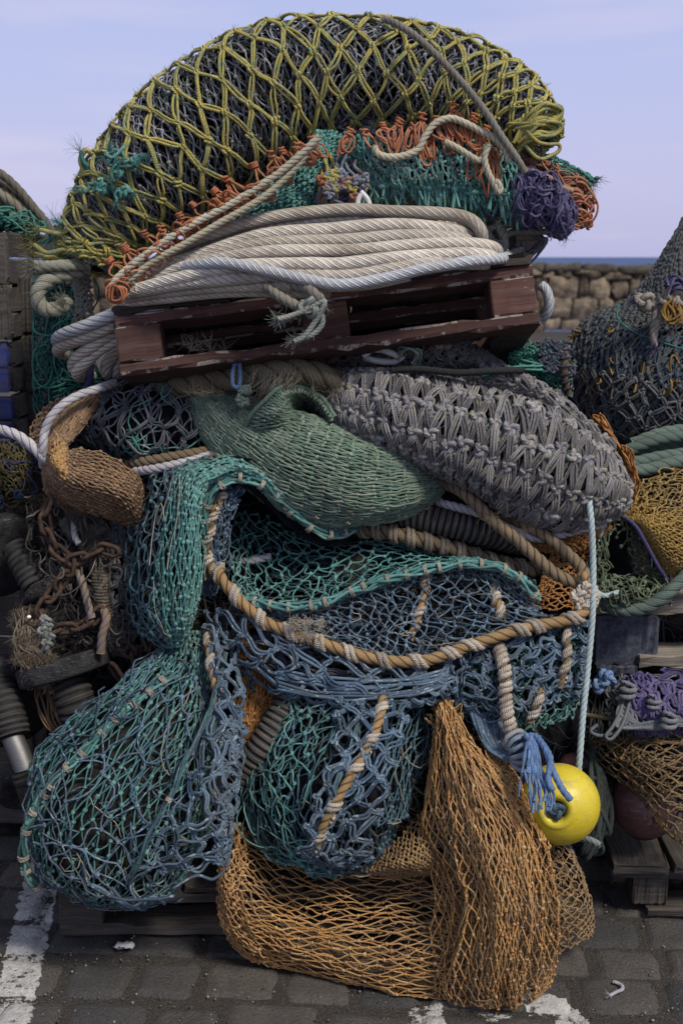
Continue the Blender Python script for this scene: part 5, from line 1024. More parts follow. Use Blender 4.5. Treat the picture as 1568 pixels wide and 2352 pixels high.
single((lambda m: (rope(m, PW([(541, 830, -.07), (534, 860, -.08), (536, 885, -.085), (548, 888, -.085), (552, 865, -.08), (550, 832, -.07)]), .0055, .03, tint=.5, M=10), m)[-1])(MB()), 'cord_loop', laid('sky_blue_cord', [(.08, .16, .32), (.14, .24, .4)]), 'small blue cord loop tied between the brown pallet and the green net', 'cord')
single((lambda m: (rope(m, PW([(835, 818, .0), (860, 800, -.01), (900, 812, -.02), (925, 825, -.01), (900, 832, .0), (860, 828, .01), (836, 822, .0)]), .0085, .5, depth=.0, tint=.5), m)[-1])(MB()), 'plastic_hoop', mat_plain('grey_white_plastic', (.3, .3, .29), (.42, .42, .40), 30, .45, .1, .5), 'white plastic hoop lying under the brown pallet on black netting', 'hoop')
single((lambda m: (cords(m, [PW([(915, 815, -.02), (925, 795, -.04), (955, 805, -.05), (962, 830, -.04), (945, 838, -.03)], 0) + np.random.RandomState(k).normal(size=(5, 3)) * .006 for k in range(5)], .0028, .006, 6, 2), m)[-1])(MB()), 'cord_loop', GREENR, 'loops of thin green cord beside the white plastic hoop', 'cord')
# black braided netting behind the grey roll
bk = thing('black_net', 'charcoal netting squeezed between the brown pallet and the grey roll', 'fishing net', W(1000, 860, .1))
PBK = Patch([[(760, 810), (880, 790), (1000, 775), (1060, 785), (1120, 815)], [(780, 850), (900, 835), (1010, 820), (1090, 830), (1160, 845)], [(800, 880), (900, 880), (1020, 870), (1120, 870), (1200, 880)]], y=.10, bulge=.07)
m = MB(); skin(m, PBK.shifted(-.02), 12, 30, amp=.006); m.build('packed_core', CORE, bk)
m = MB(); net(m, PBK, 9, 34, .0045, 5, jit=.4, sag=.15, dbl=2, K=7, kn='big', ks=1.8); m.build('mesh', twine('charcoal_twine', [(.05, .05, .05), (.09, .088, .085), (.14, .135, .125)], dirt=(.03, .03, .028)), bk)
m = MB(); P = smooth(PW([(900, 850, -.04), (960, 848, -.05), (1050, 856, -.06), (1130, 852, -.05), (1200, 850, -.02)]), .008); sweep(m, P, np.full((len(P), 14), .0125) * (.55 + .45 * np.abs(np.cos(np.arange(14) / 14 * 6.283)))[None], 14); m.build('webbing', mat_plain('black_webbing', (.012, .012, .012), (.035, .035, .035), 220, .8, .8), bk)

# green roll with the curled lip
gr = thing('green_net', 'roll of dull green netting with a curled open mouth in the middle of the heap', 'fishing net', W(750, 1195, .0))
SG = Roll([(420, 880, .12, 14), (480, 925, .06, 52), (545, 985, .02, 82), (630, 1040, -.02, 102), (725, 1080, -.04, 116), (820, 1105, -.04, 108), (910, 1110, -.02, 86), (980, 1100, .03, 50), (1020, 1080, .08, 18)], df=.9, lump=.05, seed=5, fold=.012, fk=3.5)
m = MB(); skin(m, SG.shifted(-.012), 50, 40, amp=.002); m.build('packed_core', CORE, gr)
m = MB(); net(m, SG, 24, 104, .0034, 6, .02, .98, -.34, .34, jit=.13, sag=.022, K=6, M=5, ks=1.9, warp=.006, lift=.004); net(m, SG.shifted(-.006), 23, 90, .0034, 7, .02, .98, -.34, .34, jit=.3, sag=.06, K=5, M=4, ks=1.8, lift=.004); m.build('mesh', GREENR, gr)
LIP = Patch([[(552, 1010, -.04), (575, 960, -.085), (605, 925, -.09), (640, 893, -.05), (690, 893, -.02), (735, 915, -.01), (768, 960, -.04)], [(585, 1010, -.06), (608, 962, -.115), (630, 928, -.12), (655, 905, -.08), (695, 900, -.05), (735, 925, -.04), (762, 965, -.07)], [(628, 1010, -.06), (640, 965, -.10), (655, 940, -.09), (668, 925, -.03), (700, 918, .02), (728, 935, .02), (752, 970, -.0)], [(668, 1000, -.05), (668, 968, -.06), (675, 950, -.02), (685, 940, .06), (702, 935, .09), (718, 945, .09), (738, 972, .06)]])
m = MB(); net(m, LIP, 6, 64, .0034, 8, jit=.14, sag=.03, K=6, ks=1.5, warp=.004); net(m, LIP.shifted(-.006), 5, 60, .0034, 18, jit=.2, sag=.04, K=5, kn=None); m.build('curled_lip', GREENR, gr)
m = MB(); skin(m, LIP.shifted(-.012), 8, 30); m.build('packed_core', CORE, gr)
m = MB(); DL = smooth(PW([(552, 1012, -.045), (574, 958, -.092), (608, 920, -.105), (642, 890, -.07), (690, 888, -.04), (738, 912, -.03), (770, 958, -.06)]), .004); sweep(m, DL, np.full((len(DL), 10), .006), 10); m.build('lip_cord', GREENR, gr)
for P in (PW([(560 + r2.uniform(-12, 12), 905 + r2.uniform(-15, 25), -.08) for _ in range(9)]),):
    m = MB(); stamp(m, KN_BIG, P, nrm(r2.normal(size=P.shape)), np.tile((0, -1., .2), (len(P), 1)), .0085, .8, r2); fuzz(m, P, np.tile((0, -1., 0), (len(P), 1)), 6, .02, .0005, 3); m.build('knotted_corner', twine('pale_green_twine', [(.22, .28, .22), (.32, .36, .29), (.15, .22, .16)], dirt=(.1, .1, .08)), gr)
for a in np.linspace(.25, .9, 10):
    for t in (.18,):
        m = MB(); P, n = SG(np.full(1, a), np.full(1, t + .02 * math.sin(9 * a))); stamp(m, KN_WRAP, P + n * .004, nrm(r2.normal(size=P.shape)), n, .0085, r2.rand(), r2); m.build('seizing', SEIZ, gr)

# big grey braided roll
bg_ = thing('grey_net', 'fat roll of grey braided netting with heavy knots below the brown pallet', 'fishing net', W(1150, 1210, .0))
GREY = twine('grey_braid', [(.085, .082, .088), (.155, .15, .16), (.23, .222, .228), (.33, .315, .30)], dirt=(.12, .10, .08), damt=.45, fleck=(.32, .30, .13), famt=.1, fsc=(60, 3, 1), bump=.7)
SB = Roll([(752, 925, .06, 30), (800, 925, .03, 72), (880, 945, .0, 94), (985, 972, -.02, 102), (1095, 1010, -.03, 114), (1200, 1052, -.04, 126), (1295, 1094, -.03, 118), (1365, 1122, .0, 86), (1408, 1136, .05, 36)], df=.95, lump=.06, seed=6, fold=.008, fk=5)
m = MB(); skin(m, SB.shifted(-.018), 60, 40, amp=.004); m.build('packed_core', CORE, bg_)
m = MB(); net(m, SB.shifted(-.008), 80, 18, .0042, 4, .0, 1, -.35, .35, jit=.4, sag=.15, K=6, M=4, ks=1.8); m.build('inner_netting', twine('mossy_twine', [(.05, .08, .065), (.10, .13, .11), (.13, .125, .125)], dirt=(.05, .045, .04)), bg_)
Sh = lambda a, t: SB(np.clip(a + .10 * t, 0, 1), t)
m = MB(); Pk, nk = net(m, Sh, 52, 7, .0038, 8, .0, 1., -.34, .34, jit=.16, sag=.025, bul=.3, dbl=3, K=9, M=6, kn='big', ks=4.3, lift=.008, warp=.01); m.build('braided_mesh', GREY, bg_)
m = MB(); net(m, lambda a, t: SB.shifted(-.006)(np.clip(a + .018 + .10 * t, 0, 1), t), 52, 7, .0036, 9, .0, 1., -.29, .39, jit=.2, sag=.04, bul=.4, dbl=3, K=7, M=5, kn='big', ks=3.6, lift=.003); m.build('under_mesh', GREY, bg_)
m = MB(); P, n = SB(r2.uniform(.05, .98, 90), r2.uniform(-.28, .28, 90)); fuzz(m, P + n * .012, n, 7, .022, .0004, 3); fuzz(m, PW([(1125, 1185, -.16), (1145, 1200, -.16), (1195, 1215, -.16)]), np.tile((.2, -1., -.6), (3, 1)), 22, .05, .0005, 8, K=6); m.build('stray_fibres', HAIR, bg_, kind='stuff')
PG2 = Patch([[(1060, 870), (1130, 845), (1210, 870), (1300, 930), (1385, 1005)], [(1100, 900), (1180, 880), (1255, 920), (1335, 985), (1422, 1075)], [(1180, 930), (1250, 950), (1320, 1010), (1390, 1080), (1430, 1145)]], y=.02, bulge=.05)
m = MB(); net(m, PG2, 8, 22, .0048, 6, jit=.3, sag=.1, dbl=2, K=9, M=6, kn='big', ks=2.5, lift=.008); m.build('back_fold', GREY, bg_)
m = MB(); tangle(m, Patch([[(1350, 960), (1400, 1000), (1430, 1060)], [(1380, 950), (1430, 1040), (1462, 1110)]], y=.10), 50, .0026, 4, L=.8); tangle(m, Patch([[(1420, 1020), (1440, 1090), (1435, 1170)], [(1445, 1030), (1462, 1100), (1450, 1160)]], y=.06), 50, .0026, 6, L=.8); m.build('orange_strands', ORN, bg_)
# orange-brown net band and ropes under the grey roll
ob = thing('orange_net', 'gathered band of rusty orange netting crossing under the grey roll', 'fishing net', W(1250, 1250, .0))
POB = Patch([[(880, 1165, .1), (1000, 1160, .06), (1130, 1195, .04), (1250, 1235, .0), (1340, 1215, -.02), (1395, 1200, .02)], [(900, 1180, .1), (1000, 1178, .05), (1130, 1215, .02), (1250, 1256, -.02), (1340, 1235, -.04), (1400, 1212, .02)], [(920, 1190, .1), (1000, 1195, .05), (1130, 1230, .02), (1250, 1268, -.01), (1330, 1262, -.02), (1390, 1230, .03)]])
m = MB(); net(m, POB, 10, 60, .0026, 5, jit=.4, sag=.12, K=5); net(m, Patch([[(1250, 1290), (1300, 1250), (1370, 1240)], [(1240, 1340), (1290, 1320), (1360, 1320)], [(1200, 1400), (1270, 1400), (1370, 1400)]], y=.02), 22, 14, .0026, 6, jit=.5, sag=.15, K=5); m.build('mesh', ORN, ob)
m = MB(); skin(m, POB.shifted(-.02), 6, 30); m.build('packed_core', CORE, ob)
single((lambda m: (rope(m, PW([(985, 1140, .06), (1012, 1155, .0), (1050, 1165, -.03), (1100, 1180, -.05), (1150, 1205, -.06), (1200, 1228, -.06), (1245, 1236, -.06), (1300, 1224, -.05), (1345, 1212, -.05), (1385, 1204, -.01)]), .0115, .06, tint=.6), m)[-1])(MB()), 'white_rope', LILAC, 'lilac white rope running under the grey roll beside the rusty orange band', 'rope')
rb = thing('rubber_string', 'dark ribbed rubber string lying below the grey roll', 'trawl gear', W(1040, 1230, .0))
m = MB(); hose(m, PW([(885, 1178, .06), (930, 1182, .01), (1000, 1196, -.02), (1080, 1215, -.03), (1150, 1232, -.01), (1190, 1245, .03)]), .037, depth=.16); m.build('ribbed_spacer', RIBBED, rb)
wr_ = thing('wrapped_rope', 'mud brown rope thickly wrapped with twine, crossing below the ribbed rubber string', 'rope', W(1000, 1270, .0))
m = MB(); D = rope(m, PW([(800, 1222, .05), (850, 1215, .0), (930, 1232, -.03), (1010, 1252, -.03), (1090, 1278, -.02), (1160, 1300, .0), (1230, 1310, .05)]), .020, .1, tint=.3); core_ = m.build('core_rope', BROWNR, wr_)
Lt = len(D) * .1 / 18
for c in np.arange(.05, Lt - .03, .045):
    m = MB(); wind(m, D, .0225, .0065, [c], 1.15, .03, r2, twin=2); m.build('whipping', twine('mud_whipping', [(.17, .135, .095), (.26, .215, .16)], dirt=(.07, .055, .04)) if c < .06 else bpy.data.materials['mud_whipping'], core_)
for pts, lab, tn_ in [([(985, 1098, .08), (1010, 1105, .02), (1050, 1122, -.04), (1085, 1150, -.08), (1130, 1195, -.10), (1185, 1240, -.11), (1230, 1280, -.12), (1275, 1318, -.13), (1318, 1338, -.13), (1338, 1335, -.125), (1340, 1318, -.12), (1325, 1295, -.10), (1290, 1262, -.085), (1250, 1230, -.08), (1200, 1200, -.06), (1150, 1180, -.02), (1110, 1165, .04)], 'tan brown rope doubled into a long bight pointing down right below the grey roll', .7)]:
    single((lambda m: (rope(m, PW(pts), .0155, .075, tint=tn_, M=22, wig=.002), m)[-1])(MB()), 'brown_rope', BROWNR, lab, 'rope')
# small net corner right of the pallet, in front of the wall
sn = thing('teal_net', 'small heap of teal netting with a wrapped rope right of the brown pallet', 'fishing net', W(1250, 890, .15))
PSN = Patch([[(1170, 810), (1230, 795), (1300, 785)], [(1180, 850), (1240, 840), (1308, 850)], [(1190, 890), (1250, 890), (1310, 910)]], y=.16, bulge=.05)
m = MB(); skin(m, PSN.shifted(-.02), 12, 14, amp=.006); m.build('packed_core', CORE, sn); m = MB(); net(m, PSN, 18, 20, .003, 4, jit=.5, sag=.2, K=6); tangle(m, PSN, 40, .003, 3, L=.5); m.build('mesh', TEALG, sn)
m = MB(); D = rope(m, PW([(1300, 785, .12), (1298, 820, .10), (1296, 860, .10), (1305, 905, .12)]), .011, tint=.4); m.build('wrapped_rope', BROWNR, sn); m = MB(); wind(m, D, .014, .004, np.arange(.01, .14, .02), 1.2, .016, r2); net(m, Patch([[(1235, 790), (1270, 785), (1300, 800)], [(1250, 850), (1280, 850), (1312, 860)]], y=.1), 6, 6, .0042, 3, jit=.4, sag=.2, dbl=2, K=7, kn='big'); m.build('cord', NAVY, sn)
m = MB(); cords(m, [PW([(1110, 865, -.02), (1180, 850, -.02), (1240, 842, .05), (1195, 835, .06)], 0) + r2.normal(size=(4, 3)) * .006 for k in range(4)], .003, .006, 6, 4); m.build('stray_twine', TEALG, sn)
# tall pale rope hanging down the right side
single((lambda m: (rope(m, PW([(1348, 1120, -.10), (1354, 1170, -.15), (1358, 1215, -.17), (1361, 1300, -.18), (1360, 1400, -.19), (1355, 1470, -.185), (1346, 1560, -.18), (1338, 1640, -.18), (1330, 1740, -.175), (1326, 1790, -.16)]), .0078, .05, tint=.5, M=18), m)[-1])(MB()), 'hanging_rope', laid('pale_mint_rope', [(.38, .48, .47), (.46, .55, .54)], dirt=(.25, .28, .26), damt=.35, gcol=(.08, .11, .11), fleck=(.06, .08, .35), famt=.15), 'thin pale mint rope hanging straight down from the grey roll to the yellow buoy', 'rope')
# ================================================================== lower heap
def seizings(root, D, R_, step, rs, r=.0019, turns=3.4, slope=.010):
    L = np.linalg.norm(np.diff(D, axis=0), axis=1).sum()
    for c in np.arange(step * .5, L, step):
        m = MB(); wind(m, D, R_, r, [c + rs.normal() * step * .15], turns, slope, rs); m.build('seizing', SEIZ, root)
def selvedge(root, pts, R_, mat, step, rs, name='selvedge'):
    """gathered edge: a bunch of strands bound at intervals"""
    D = smooth(PW(pts), .006); m = MB(); s = np.arange(len(D)) * .006
    for k in range(3): D[:, k] += .0035 * wob(s * 3, 0 * s, len(pts) + k, 1.5, 0)
    T, Nn, B = frames(D)
    for k in range(7):
        a = k / 7 * 6.283 + s * 22 * (1 if k % 2 else -1) + rs.uniform(0, 6); rr = R_ * (.68 + .3 * np.sin(s * 40 + k)) * (.75 + .25 * np.abs(np.sin(np.pi * s / step)))
        P = D + (np.cos(a) * rr)[:, None] * Nn + (np.sin(a) * rr)[:, None] * B; tubes(m, P[None], R_ * .33, 6, ref=Nn[None], tint=rs.rand())
    q = np.arange(3, len(D) - 3, 4); stamp(m, KN_LOW, D[q] + R_ * .5 * nrm(rs.normal(size=(len(q), 3))), T[q], nrm(rs.normal(size=(len(q), 3))), R_ * .6, rs.rand(len(q)), rs)
    sv_ = m.build(name, mat, root); seizings(sv_, D, R_ * 1.08, step, rs); return D
rs = np.random.RandomState(31)
def wrapped(root, pts, r, step, core=None, tint=.5, wr=.0062, turns=1.1, slope=.05, twin=2, split=True):
    m = MB(); D = rope(m, PW(pts), r, r * 6.2, tint=tint, M=20, wig=.0015, seed=int(pts[0][0])); rp_ = m.build('rope', core or MANILA, root)
    L = np.linalg.norm(np.diff(D, axis=0), axis=1).sum()
    for c in np.arange(step * .4, L - .01, step):
        m = MB(); c2 = c + rs.normal() * step * .1; wind(m, D, r * 1.12, wr, [c2], turns * rs.uniform(.85, 1.2), slope * rs.uniform(.8, 1.2), rs, twin=twin)
        i = min(int(c2 / L * len(D)), len(D) - 1); fuzz(m, D[i:i+1] + np.array((0, -r, 0)), np.array([[0, -1., 0]]), 14, .014, .0005, i); m.build('whipping', WHIP, rp_)
    return D
# teal drape with the arched fold
td = thing('teal_net', 'bright teal net draped in an arched fold, falling down on the left', 'fishing net', W(400, 1470, -.15))
DR = Patch([[(372, 1475, -.12), (385, 1482, -.14), (400, 1485, -.16), (420, 1478, -.15), (438, 1440, -.10)], [(318, 1440, -.06), (350, 1440, -.17), (390, 1440, -.21), (430, 1430, -.21), (455, 1390, -.12)], [(290, 1350, -.04), (335, 1360, -.17), (385, 1360, -.23), (440, 1350, -.24), (468, 1310, -.13)], [(298, 1240, -.02), (345, 1240, -.15), (395, 1250, -.22), (445, 1240, -.24), (468, 1215, -.14)], [(318, 1150, .0), (365, 1150, -.12), (410, 1150, -.19), (450, 1160, -.22), (470, 1165, -.14)], [(338, 1090, .02), (385, 1085, -.08), (430, 1085, -.15), (465, 1110, -.19), (485, 1132, -.14)], [(440, 1055, .04), (462, 1055, -.05), (485, 1065, -.13), (505, 1085, -.17), (515, 1105, -.14)], [(505, 1038, .05), (515, 1043, -.05), (530, 1055, -.12), (545, 1075, -.155), (552, 1096, -.13)], [(575, 1052, .05), (582, 1062, -.05), (590, 1078, -.11), (598, 1095, -.14), (602, 1112, -.12)], [(645, 1100, .05), (646, 1112, -.04), (648, 1125, -.10), (648, 1140, -.13), (646, 1152, -.11)], [(715, 1165, .05), (708, 1175, -.03), (704, 1182, -.08), (700, 1192, -.11), (695, 1200, -.10)], [(765, 1195, .05), (764, 1204, -.02), (762, 1210, -.06), (760, 1218, -.09), (758, 1226, -.08)], [(825, 1190, .06), (822, 1196, .0), (818, 1202, -.03), (815, 1208, -.05), (812, 1216, -.04)]], fold=.009, fk=5, seed=2)
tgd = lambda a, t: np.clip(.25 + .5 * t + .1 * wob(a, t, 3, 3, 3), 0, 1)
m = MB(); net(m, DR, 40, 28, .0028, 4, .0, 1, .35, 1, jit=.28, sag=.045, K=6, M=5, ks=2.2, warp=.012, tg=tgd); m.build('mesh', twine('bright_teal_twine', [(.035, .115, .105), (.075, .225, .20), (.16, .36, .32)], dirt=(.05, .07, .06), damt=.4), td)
m = MB(); net(m, DR.shifted(-.016), 30, 22, .0028, 5, .0, 1, .0, 1, jit=.45, sag=.14, K=8, M=5, ks=2.2, warp=.02); net(m, DR.shifted(.004), 22, 8, .0032, 15, .0, .52, .0, .4, jit=.4, sag=.2, K=9, M=5, ks=2.4); m.build('slack_mesh', BTEAL, td)
m = MB(); skin(m, DR.shifted(-.045), 44, 18, amp=.006); m.build('packed_core', CORE, td)
selvedge(td, [(468, 1225, -.145), (470, 1175, -.15), (485, 1136, -.15), (512, 1108, -.15), (548, 1096, -.145), (600, 1112, -.135), (648, 1152, -.125), (697, 1200, -.115), (758, 1227, -.095), (815, 1216, -.05)], .0125, bpy.data.materials['bright_teal_twine'], .055, rs)
# inner corner of the fold: blue cords and wrapped rope
ic = thing('blue_net', 'blue net cords and a wrapped rope gathered inside the teal fold', 'fishing net', W(490, 1350, -.1))
PIC = Patch([[(478, 1150), (510, 1125), (570, 1110)], [(470, 1220), (500, 1200), (535, 1180)], [(465, 1300), (490, 1300), (515, 1290)], [(470, 1370), (490, 1365), (505, 1350)]], y=-.10, bulge=.03)
m = MB(); net(m, PIC, 22, 12, .003, 4, jit=.5, sag=.2, K=6); tangle(m, PIC, 60, .003, 5, L=.5); m.build('mesh', BLUE, ic)
wrapped(ic, [(512, 1135, -.11), (490, 1180, -.135), (480, 1230, -.14), (478, 1270, -.14), (486, 1310, -.14), (505, 1340, -.14)], .010, .055)
# basin of open teal mesh
bt = thing('teal_net', 'open teal mesh sagging behind a bound teal edge across the middle of the heap', 'fishing net', W(850, 1390, -.1))
PBT = Patch([[(520, 1175, .08), (600, 1180, .10), (700, 1235, .08), (850, 1238, .06), (1000, 1258, .04), (1120, 1275, .03), (1225, 1335, .02)], [(520, 1230, .0), (600, 1240, .02), (720, 1265, .01), (850, 1262, .0), (1000, 1275, -.02), (1120, 1285, -.03), (1228, 1350, -.03)], [(530, 1300, -.06), (600, 1320, -.05), (720, 1320, -.07), (850, 1300, -.08), (1000, 1290, -.10), (1120, 1292, -.1), (1232, 1365, -.08)], [(540, 1370, -.15), (600, 1386, -.16), (720, 1388, -.17), (840, 1345, -.175), (960, 1312, -.17), (1100, 1296, -.16), (1238, 1380, -.12)]])
m = MB(); net(m, PBT, 12, 42, .003, 4, jit=.4, sag=.13, K=8, M=5, ks=2.1, warp=.02, hang=.06); m.build('mesh', twine('sea_teal_twine', [(.035, .11, .10), (.07, .21, .19), (.15, .33, .30)], dirt=(.05, .07, .06)), bt)
m = MB(); net(m, PBT.shifted(-.04), 12, 36, .0028, 14, jit=.5, sag=.15, skip=.3, K=7, M=4, ks=2, warp=.02); tangle(m, PBT.shifted(-.05), 60, .003, 4, L=.35, t1=.6); m.build('slack_mesh', BTEAL, bt)
selvedge(bt, [(520, 1352, -.14), (560, 1376, -.16), (640, 1394, -.175), (720, 1390, -.185), (800, 1362, -.19), (880, 1332, -.19), (960, 1312, -.185), (1040, 1300, -.18), (1110, 1297, -.175), (1165, 1312, -.17), (1205, 1338, -.16), (1232, 1372, -.14)], .0125, bpy.data.materials['sea_teal_twine'], .05, rs)
m = MB(); rope(m, PW([(545, 1290, .0), (580, 1288, -.02), (622, 1278, -.01)]), .010, tint=.9); m.build('rope_end', LILAC, bt)
# brown stained disc seen through the mesh
single((lambda m: (disc_at(m, W(np.array(800.), np.array(1310.), np.array(.0)), (-.1, -.8, .5), .055, .03, rs), m)[-1])(MB()), 'rubber_disc', RUBBER, 'dark rubber disc half hidden behind the open teal mesh', 'trawl gear')
# blue sheet between the bound teal edge and the head rope
bs = thing('blue_net', 'blue net sheet stretched between the bound teal edge and the wrapped head rope', 'fishing net', W(900, 1530, -.15))
PBS = Patch([[(530, 1372, -.12), (640, 1398, -.15), (740, 1392, -.165), (850, 1350, -.17), (970, 1318, -.165), (1100, 1302, -.15), (1200, 1345, -.12)], [(560, 1400, -.13), (660, 1430, -.16), (770, 1430, -.175), (870, 1410, -.18), (980, 1390, -.18), (1120, 1370, -.16), (1240, 1400, -.12)], [(590, 1420, -.15), (690, 1455, -.18), (800, 1470, -.19), (890, 1465, -.195), (1000, 1450, -.19), (1150, 1425, -.17), (1290, 1420, -.12)], [(620, 1440, -.17), (720, 1478, -.20), (820, 1508, -.21), (920, 1518, -.215), (1030, 1500, -.21), (1180, 1458, -.18), (1340, 1412, -.14)]])
m = MB(); net(m, PBS, 12, 48, .0027, 4, jit=.35, sag=.07, K=7, M=5, ks=2.3, warp=.025); m.build('mesh', BLUE, bs)
m = MB(); net(m, PBS.shifted(-.02), 12, 44, .0025, 5, jit=.5, sag=.14, skip=.35, K=6, M=4, ks=2.3, warp=.03); tangle(m, PBS.shifted(-.015), 60, .0026, 8, L=.3); m.build('slack_mesh', twine('dull_blue_twine', [(.025, .04, .06), (.045, .07, .10), (.04, .08, .09)], dirt=(.04, .04, .045)), bs)
m = MB(); skin(m, PBS.shifted(-.06), 14, 30, amp=.008); m.build('packed_core', CORE, bs)
wrapped(bs, [(978, 1318, -.15), (972, 1370, -.17), (958, 1420, -.18), (940, 1470, -.18)], .0095, .075); wrapped(bs, [(1132, 1345, -.12), (1140, 1385, -.16), (1150, 1420, -.16)], .010, .035)
D = wrapped(bs, [(498, 1300, -.12), (510, 1330, -.165), (535, 1362, -.185), (575, 1402, -.20), (620, 1434, -.215), (680, 1458, -.225), (740, 1478, -.232), (800, 1500, -.238), (860, 1514, -.24), (920, 1520, -.242), (990, 1514, -.238), (1060, 1490, -.23), (1140, 1463, -.22), (1220, 1440, -.205), (1300, 1424, -.19), (1340, 1405, -.18), (1358, 1375, -.17), (1350, 1345, -.15), (1335, 1320, -.12)], .0138, .082, tint=.55, wr=.0072, slope=.055, turns=1.15, twin=2)
m = MB(); P = W(rs.uniform(660, 740, 26), 1440 + rs.uniform(-18, 28, 26), np.full(26, -.25)); fuzz(m, P, np.tile((0, -1., .2), (26, 1)), 16, .022, .0006, 4); m.build('frayed_fibres', twine('pale_fray', [(.42, .40, .28), (.52, .48, .38), (.4, .32, .33)], bump=.1), bs)
m = MB()
for k in range(9):
    P = W(1340 + rs.uniform(-14, 22, 1), 1345 + rs.uniform(-10, 60, 1), np.array([-.18])); stamp(m, KN_BIG, P, nrm(rs.normal(size=(1, 3))), np.array([[0, -1., 0]]), .016, rs.rand(), rs)
m.build('corner_knot', WHIP, bs)
# heavy blue mesh below the head rope
hb2 = thing('blue_net', 'heavy blue net of doubled cords slung below the wrapped head rope', 'fishing net', W(800, 1620, -.15))
PHB = Patch([[(470, 1395, -.12), (540, 1400, -.18), (640, 1452, -.21), (760, 1495, -.225), (900, 1522, -.23), (1020, 1508, -.22), (1080, 1500, -.2)], [(500, 1455, -.13), (570, 1480, -.20), (670, 1520, -.225), (770, 1545, -.235), (900, 1560, -.235), (1010, 1555, -.22), (1060, 1550, -.19)], [(530, 1520, -.12), (610, 1545, -.19), (690, 1570, -.22), (780, 1590, -.235), (900, 1600, -.235), (1000, 1590, -.22), (1035, 1580, -.19)], [(560, 1570, -.10), (630, 1590, -.17), (710, 1610, -.21), (800, 1625, -.22), (900, 1622, -.22), (990, 1610, -.20), (1020, 1600, -.17)]])
m = MB(); net(m, lambda a, t: PHB(a, np.clip(t + .06 * (a - .5), 0, 1)), 6, 17, .0042, 4, jit=.35, sag=.1, dbl=2, K=10, M=6, kn='big', ks=2.1, warp=.03, lift=.006); m.build('mesh', BLUE, hb2)
m = MB(); net(m, PHB.shifted(-.02), 6, 20, .0030, 14, jit=.4, sag=.12, dbl=2, skip=.3, K=8, M=5, kn='wrap', ks=2.2, warp=.03); tangle(m, PHB.shifted(-.03), 50, .003, 4, L=.35); m.build('slack_mesh', NAVY, hb2)
m = MB()
for k in range(7):
    o = k * 8; cords(m, [PW([(640, 1535 + o, -.215), (720, 1552 + o + rs.uniform(-6, 6), -.235), (800, 1560 + o, -.245), (900, 1562 + o * .8 + rs.uniform(-6, 6), -.245), (990, 1548 + o * .8, -.235), (1040, 1530 + o * .6, -.21)])], .0042, .006, 6, k, wig=.003)
m.build('gathered_cords', BLUE, hb2)
# orange net deep inside and the ribbed string crossing it
oi = thing('orange_net', 'small patch of orange netting glowing in the dark left of the ribbed rubber string', 'fishing net', W(600, 1720, .0))
POI = Patch([[(560, 1430), (620, 1440), (700, 1460)], [(545, 1540), (600, 1540), (680, 1560)], [(535, 1640), (580, 1650), (640, 1640)], [(530, 1720), (560, 1720), (590, 1720)]], y=-.09, bulge=.04)
m = MB(); net(m, POI, 12, 44, .0026, 4, jit=.3, sag=.08, K=5); net(m, POI.shifted(-.01), 12, 40, .0026, 5, jit=.4, sag=.1, K=5); m.build('mesh', ORN, oi); m = MB(); skin(m, POI.shifted(-.02), 10, 10); m.build('packed_core', CORE, oi)
rs2_ = thing('rubber_string', 'ribbed rubber string slanting steeply down behind the blue mesh', 'trawl gear', W(560, 1790, -.1))
m = MB(); hose(m, PW([(745, 1390, -.09), (725, 1480, -.11), (690, 1570, -.14), (645, 1650, -.16), (600, 1720, -.16), (555, 1790, -.13)]), .040, depth=.15); m.build('ribbed_spacer', RIBBED, rs2_)
# left lobe
ll = thing('blue_green_net', 'big bulging lobe of green and blue netting over the left of the bottom pallet', 'fishing net', W(260, 2060, -.15))
SL = Roll([(440, 1462, -.06, 55), (428, 1530, -.09, 85), (390, 1620, -.12, 128), (335, 1730, -.14, 185), (285, 1835, -.14, 222), (260, 1920, -.13, 222), (248, 1985, -.11, 182), (242, 2030, -.09, 100), (242, 2050, -.08, 28)], df=.72, lump=.06, seed=4, fold=.028, fk=6)
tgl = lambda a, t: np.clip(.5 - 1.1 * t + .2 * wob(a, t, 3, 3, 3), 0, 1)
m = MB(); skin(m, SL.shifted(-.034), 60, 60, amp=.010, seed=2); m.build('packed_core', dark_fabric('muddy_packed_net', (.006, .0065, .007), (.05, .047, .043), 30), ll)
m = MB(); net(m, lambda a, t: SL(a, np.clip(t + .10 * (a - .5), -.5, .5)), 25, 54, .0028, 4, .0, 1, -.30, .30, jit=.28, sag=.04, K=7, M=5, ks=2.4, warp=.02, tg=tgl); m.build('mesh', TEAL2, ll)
m = MB(); net(m, SL.shifted(-.016), 24, 30, .0026, 5, .0, 1, -.30, .30, jit=.4, sag=.07, skip=.3, K=6, M=4, ks=2.2, warp=.03); m.build('inner_netting', BTEAL, ll)
m = MB(); net(m, SL.shifted(.006), 14, 12, .0032, 6, .15, 1, -.14, .30, jit=.4, sag=.12, K=9, M=5, ks=2.5, warp=.03); tangle(m, SL.shifted(.008), 36, .0030, 7, L=.35, t0=-.2, t1=.2, s0=.1, K=18); m.build('blue_mesh', BLUE, ll)
m = MB(); net(m, Patch([[(520, 1560), (540, 1620), (545, 1700)], [(470, 1700), (500, 1740), (530, 1790)], [(400, 1860), (460, 1880), (520, 1920)], [(300, 2030), (380, 2010), (500, 1990)]], y=-.24, bulge=.05), 12, 5, .0042, 4, jit=.4, sag=.15, dbl=2, K=9, M=6, kn='big', ks=2); m.build('blue_mesh', BLUE, ll)
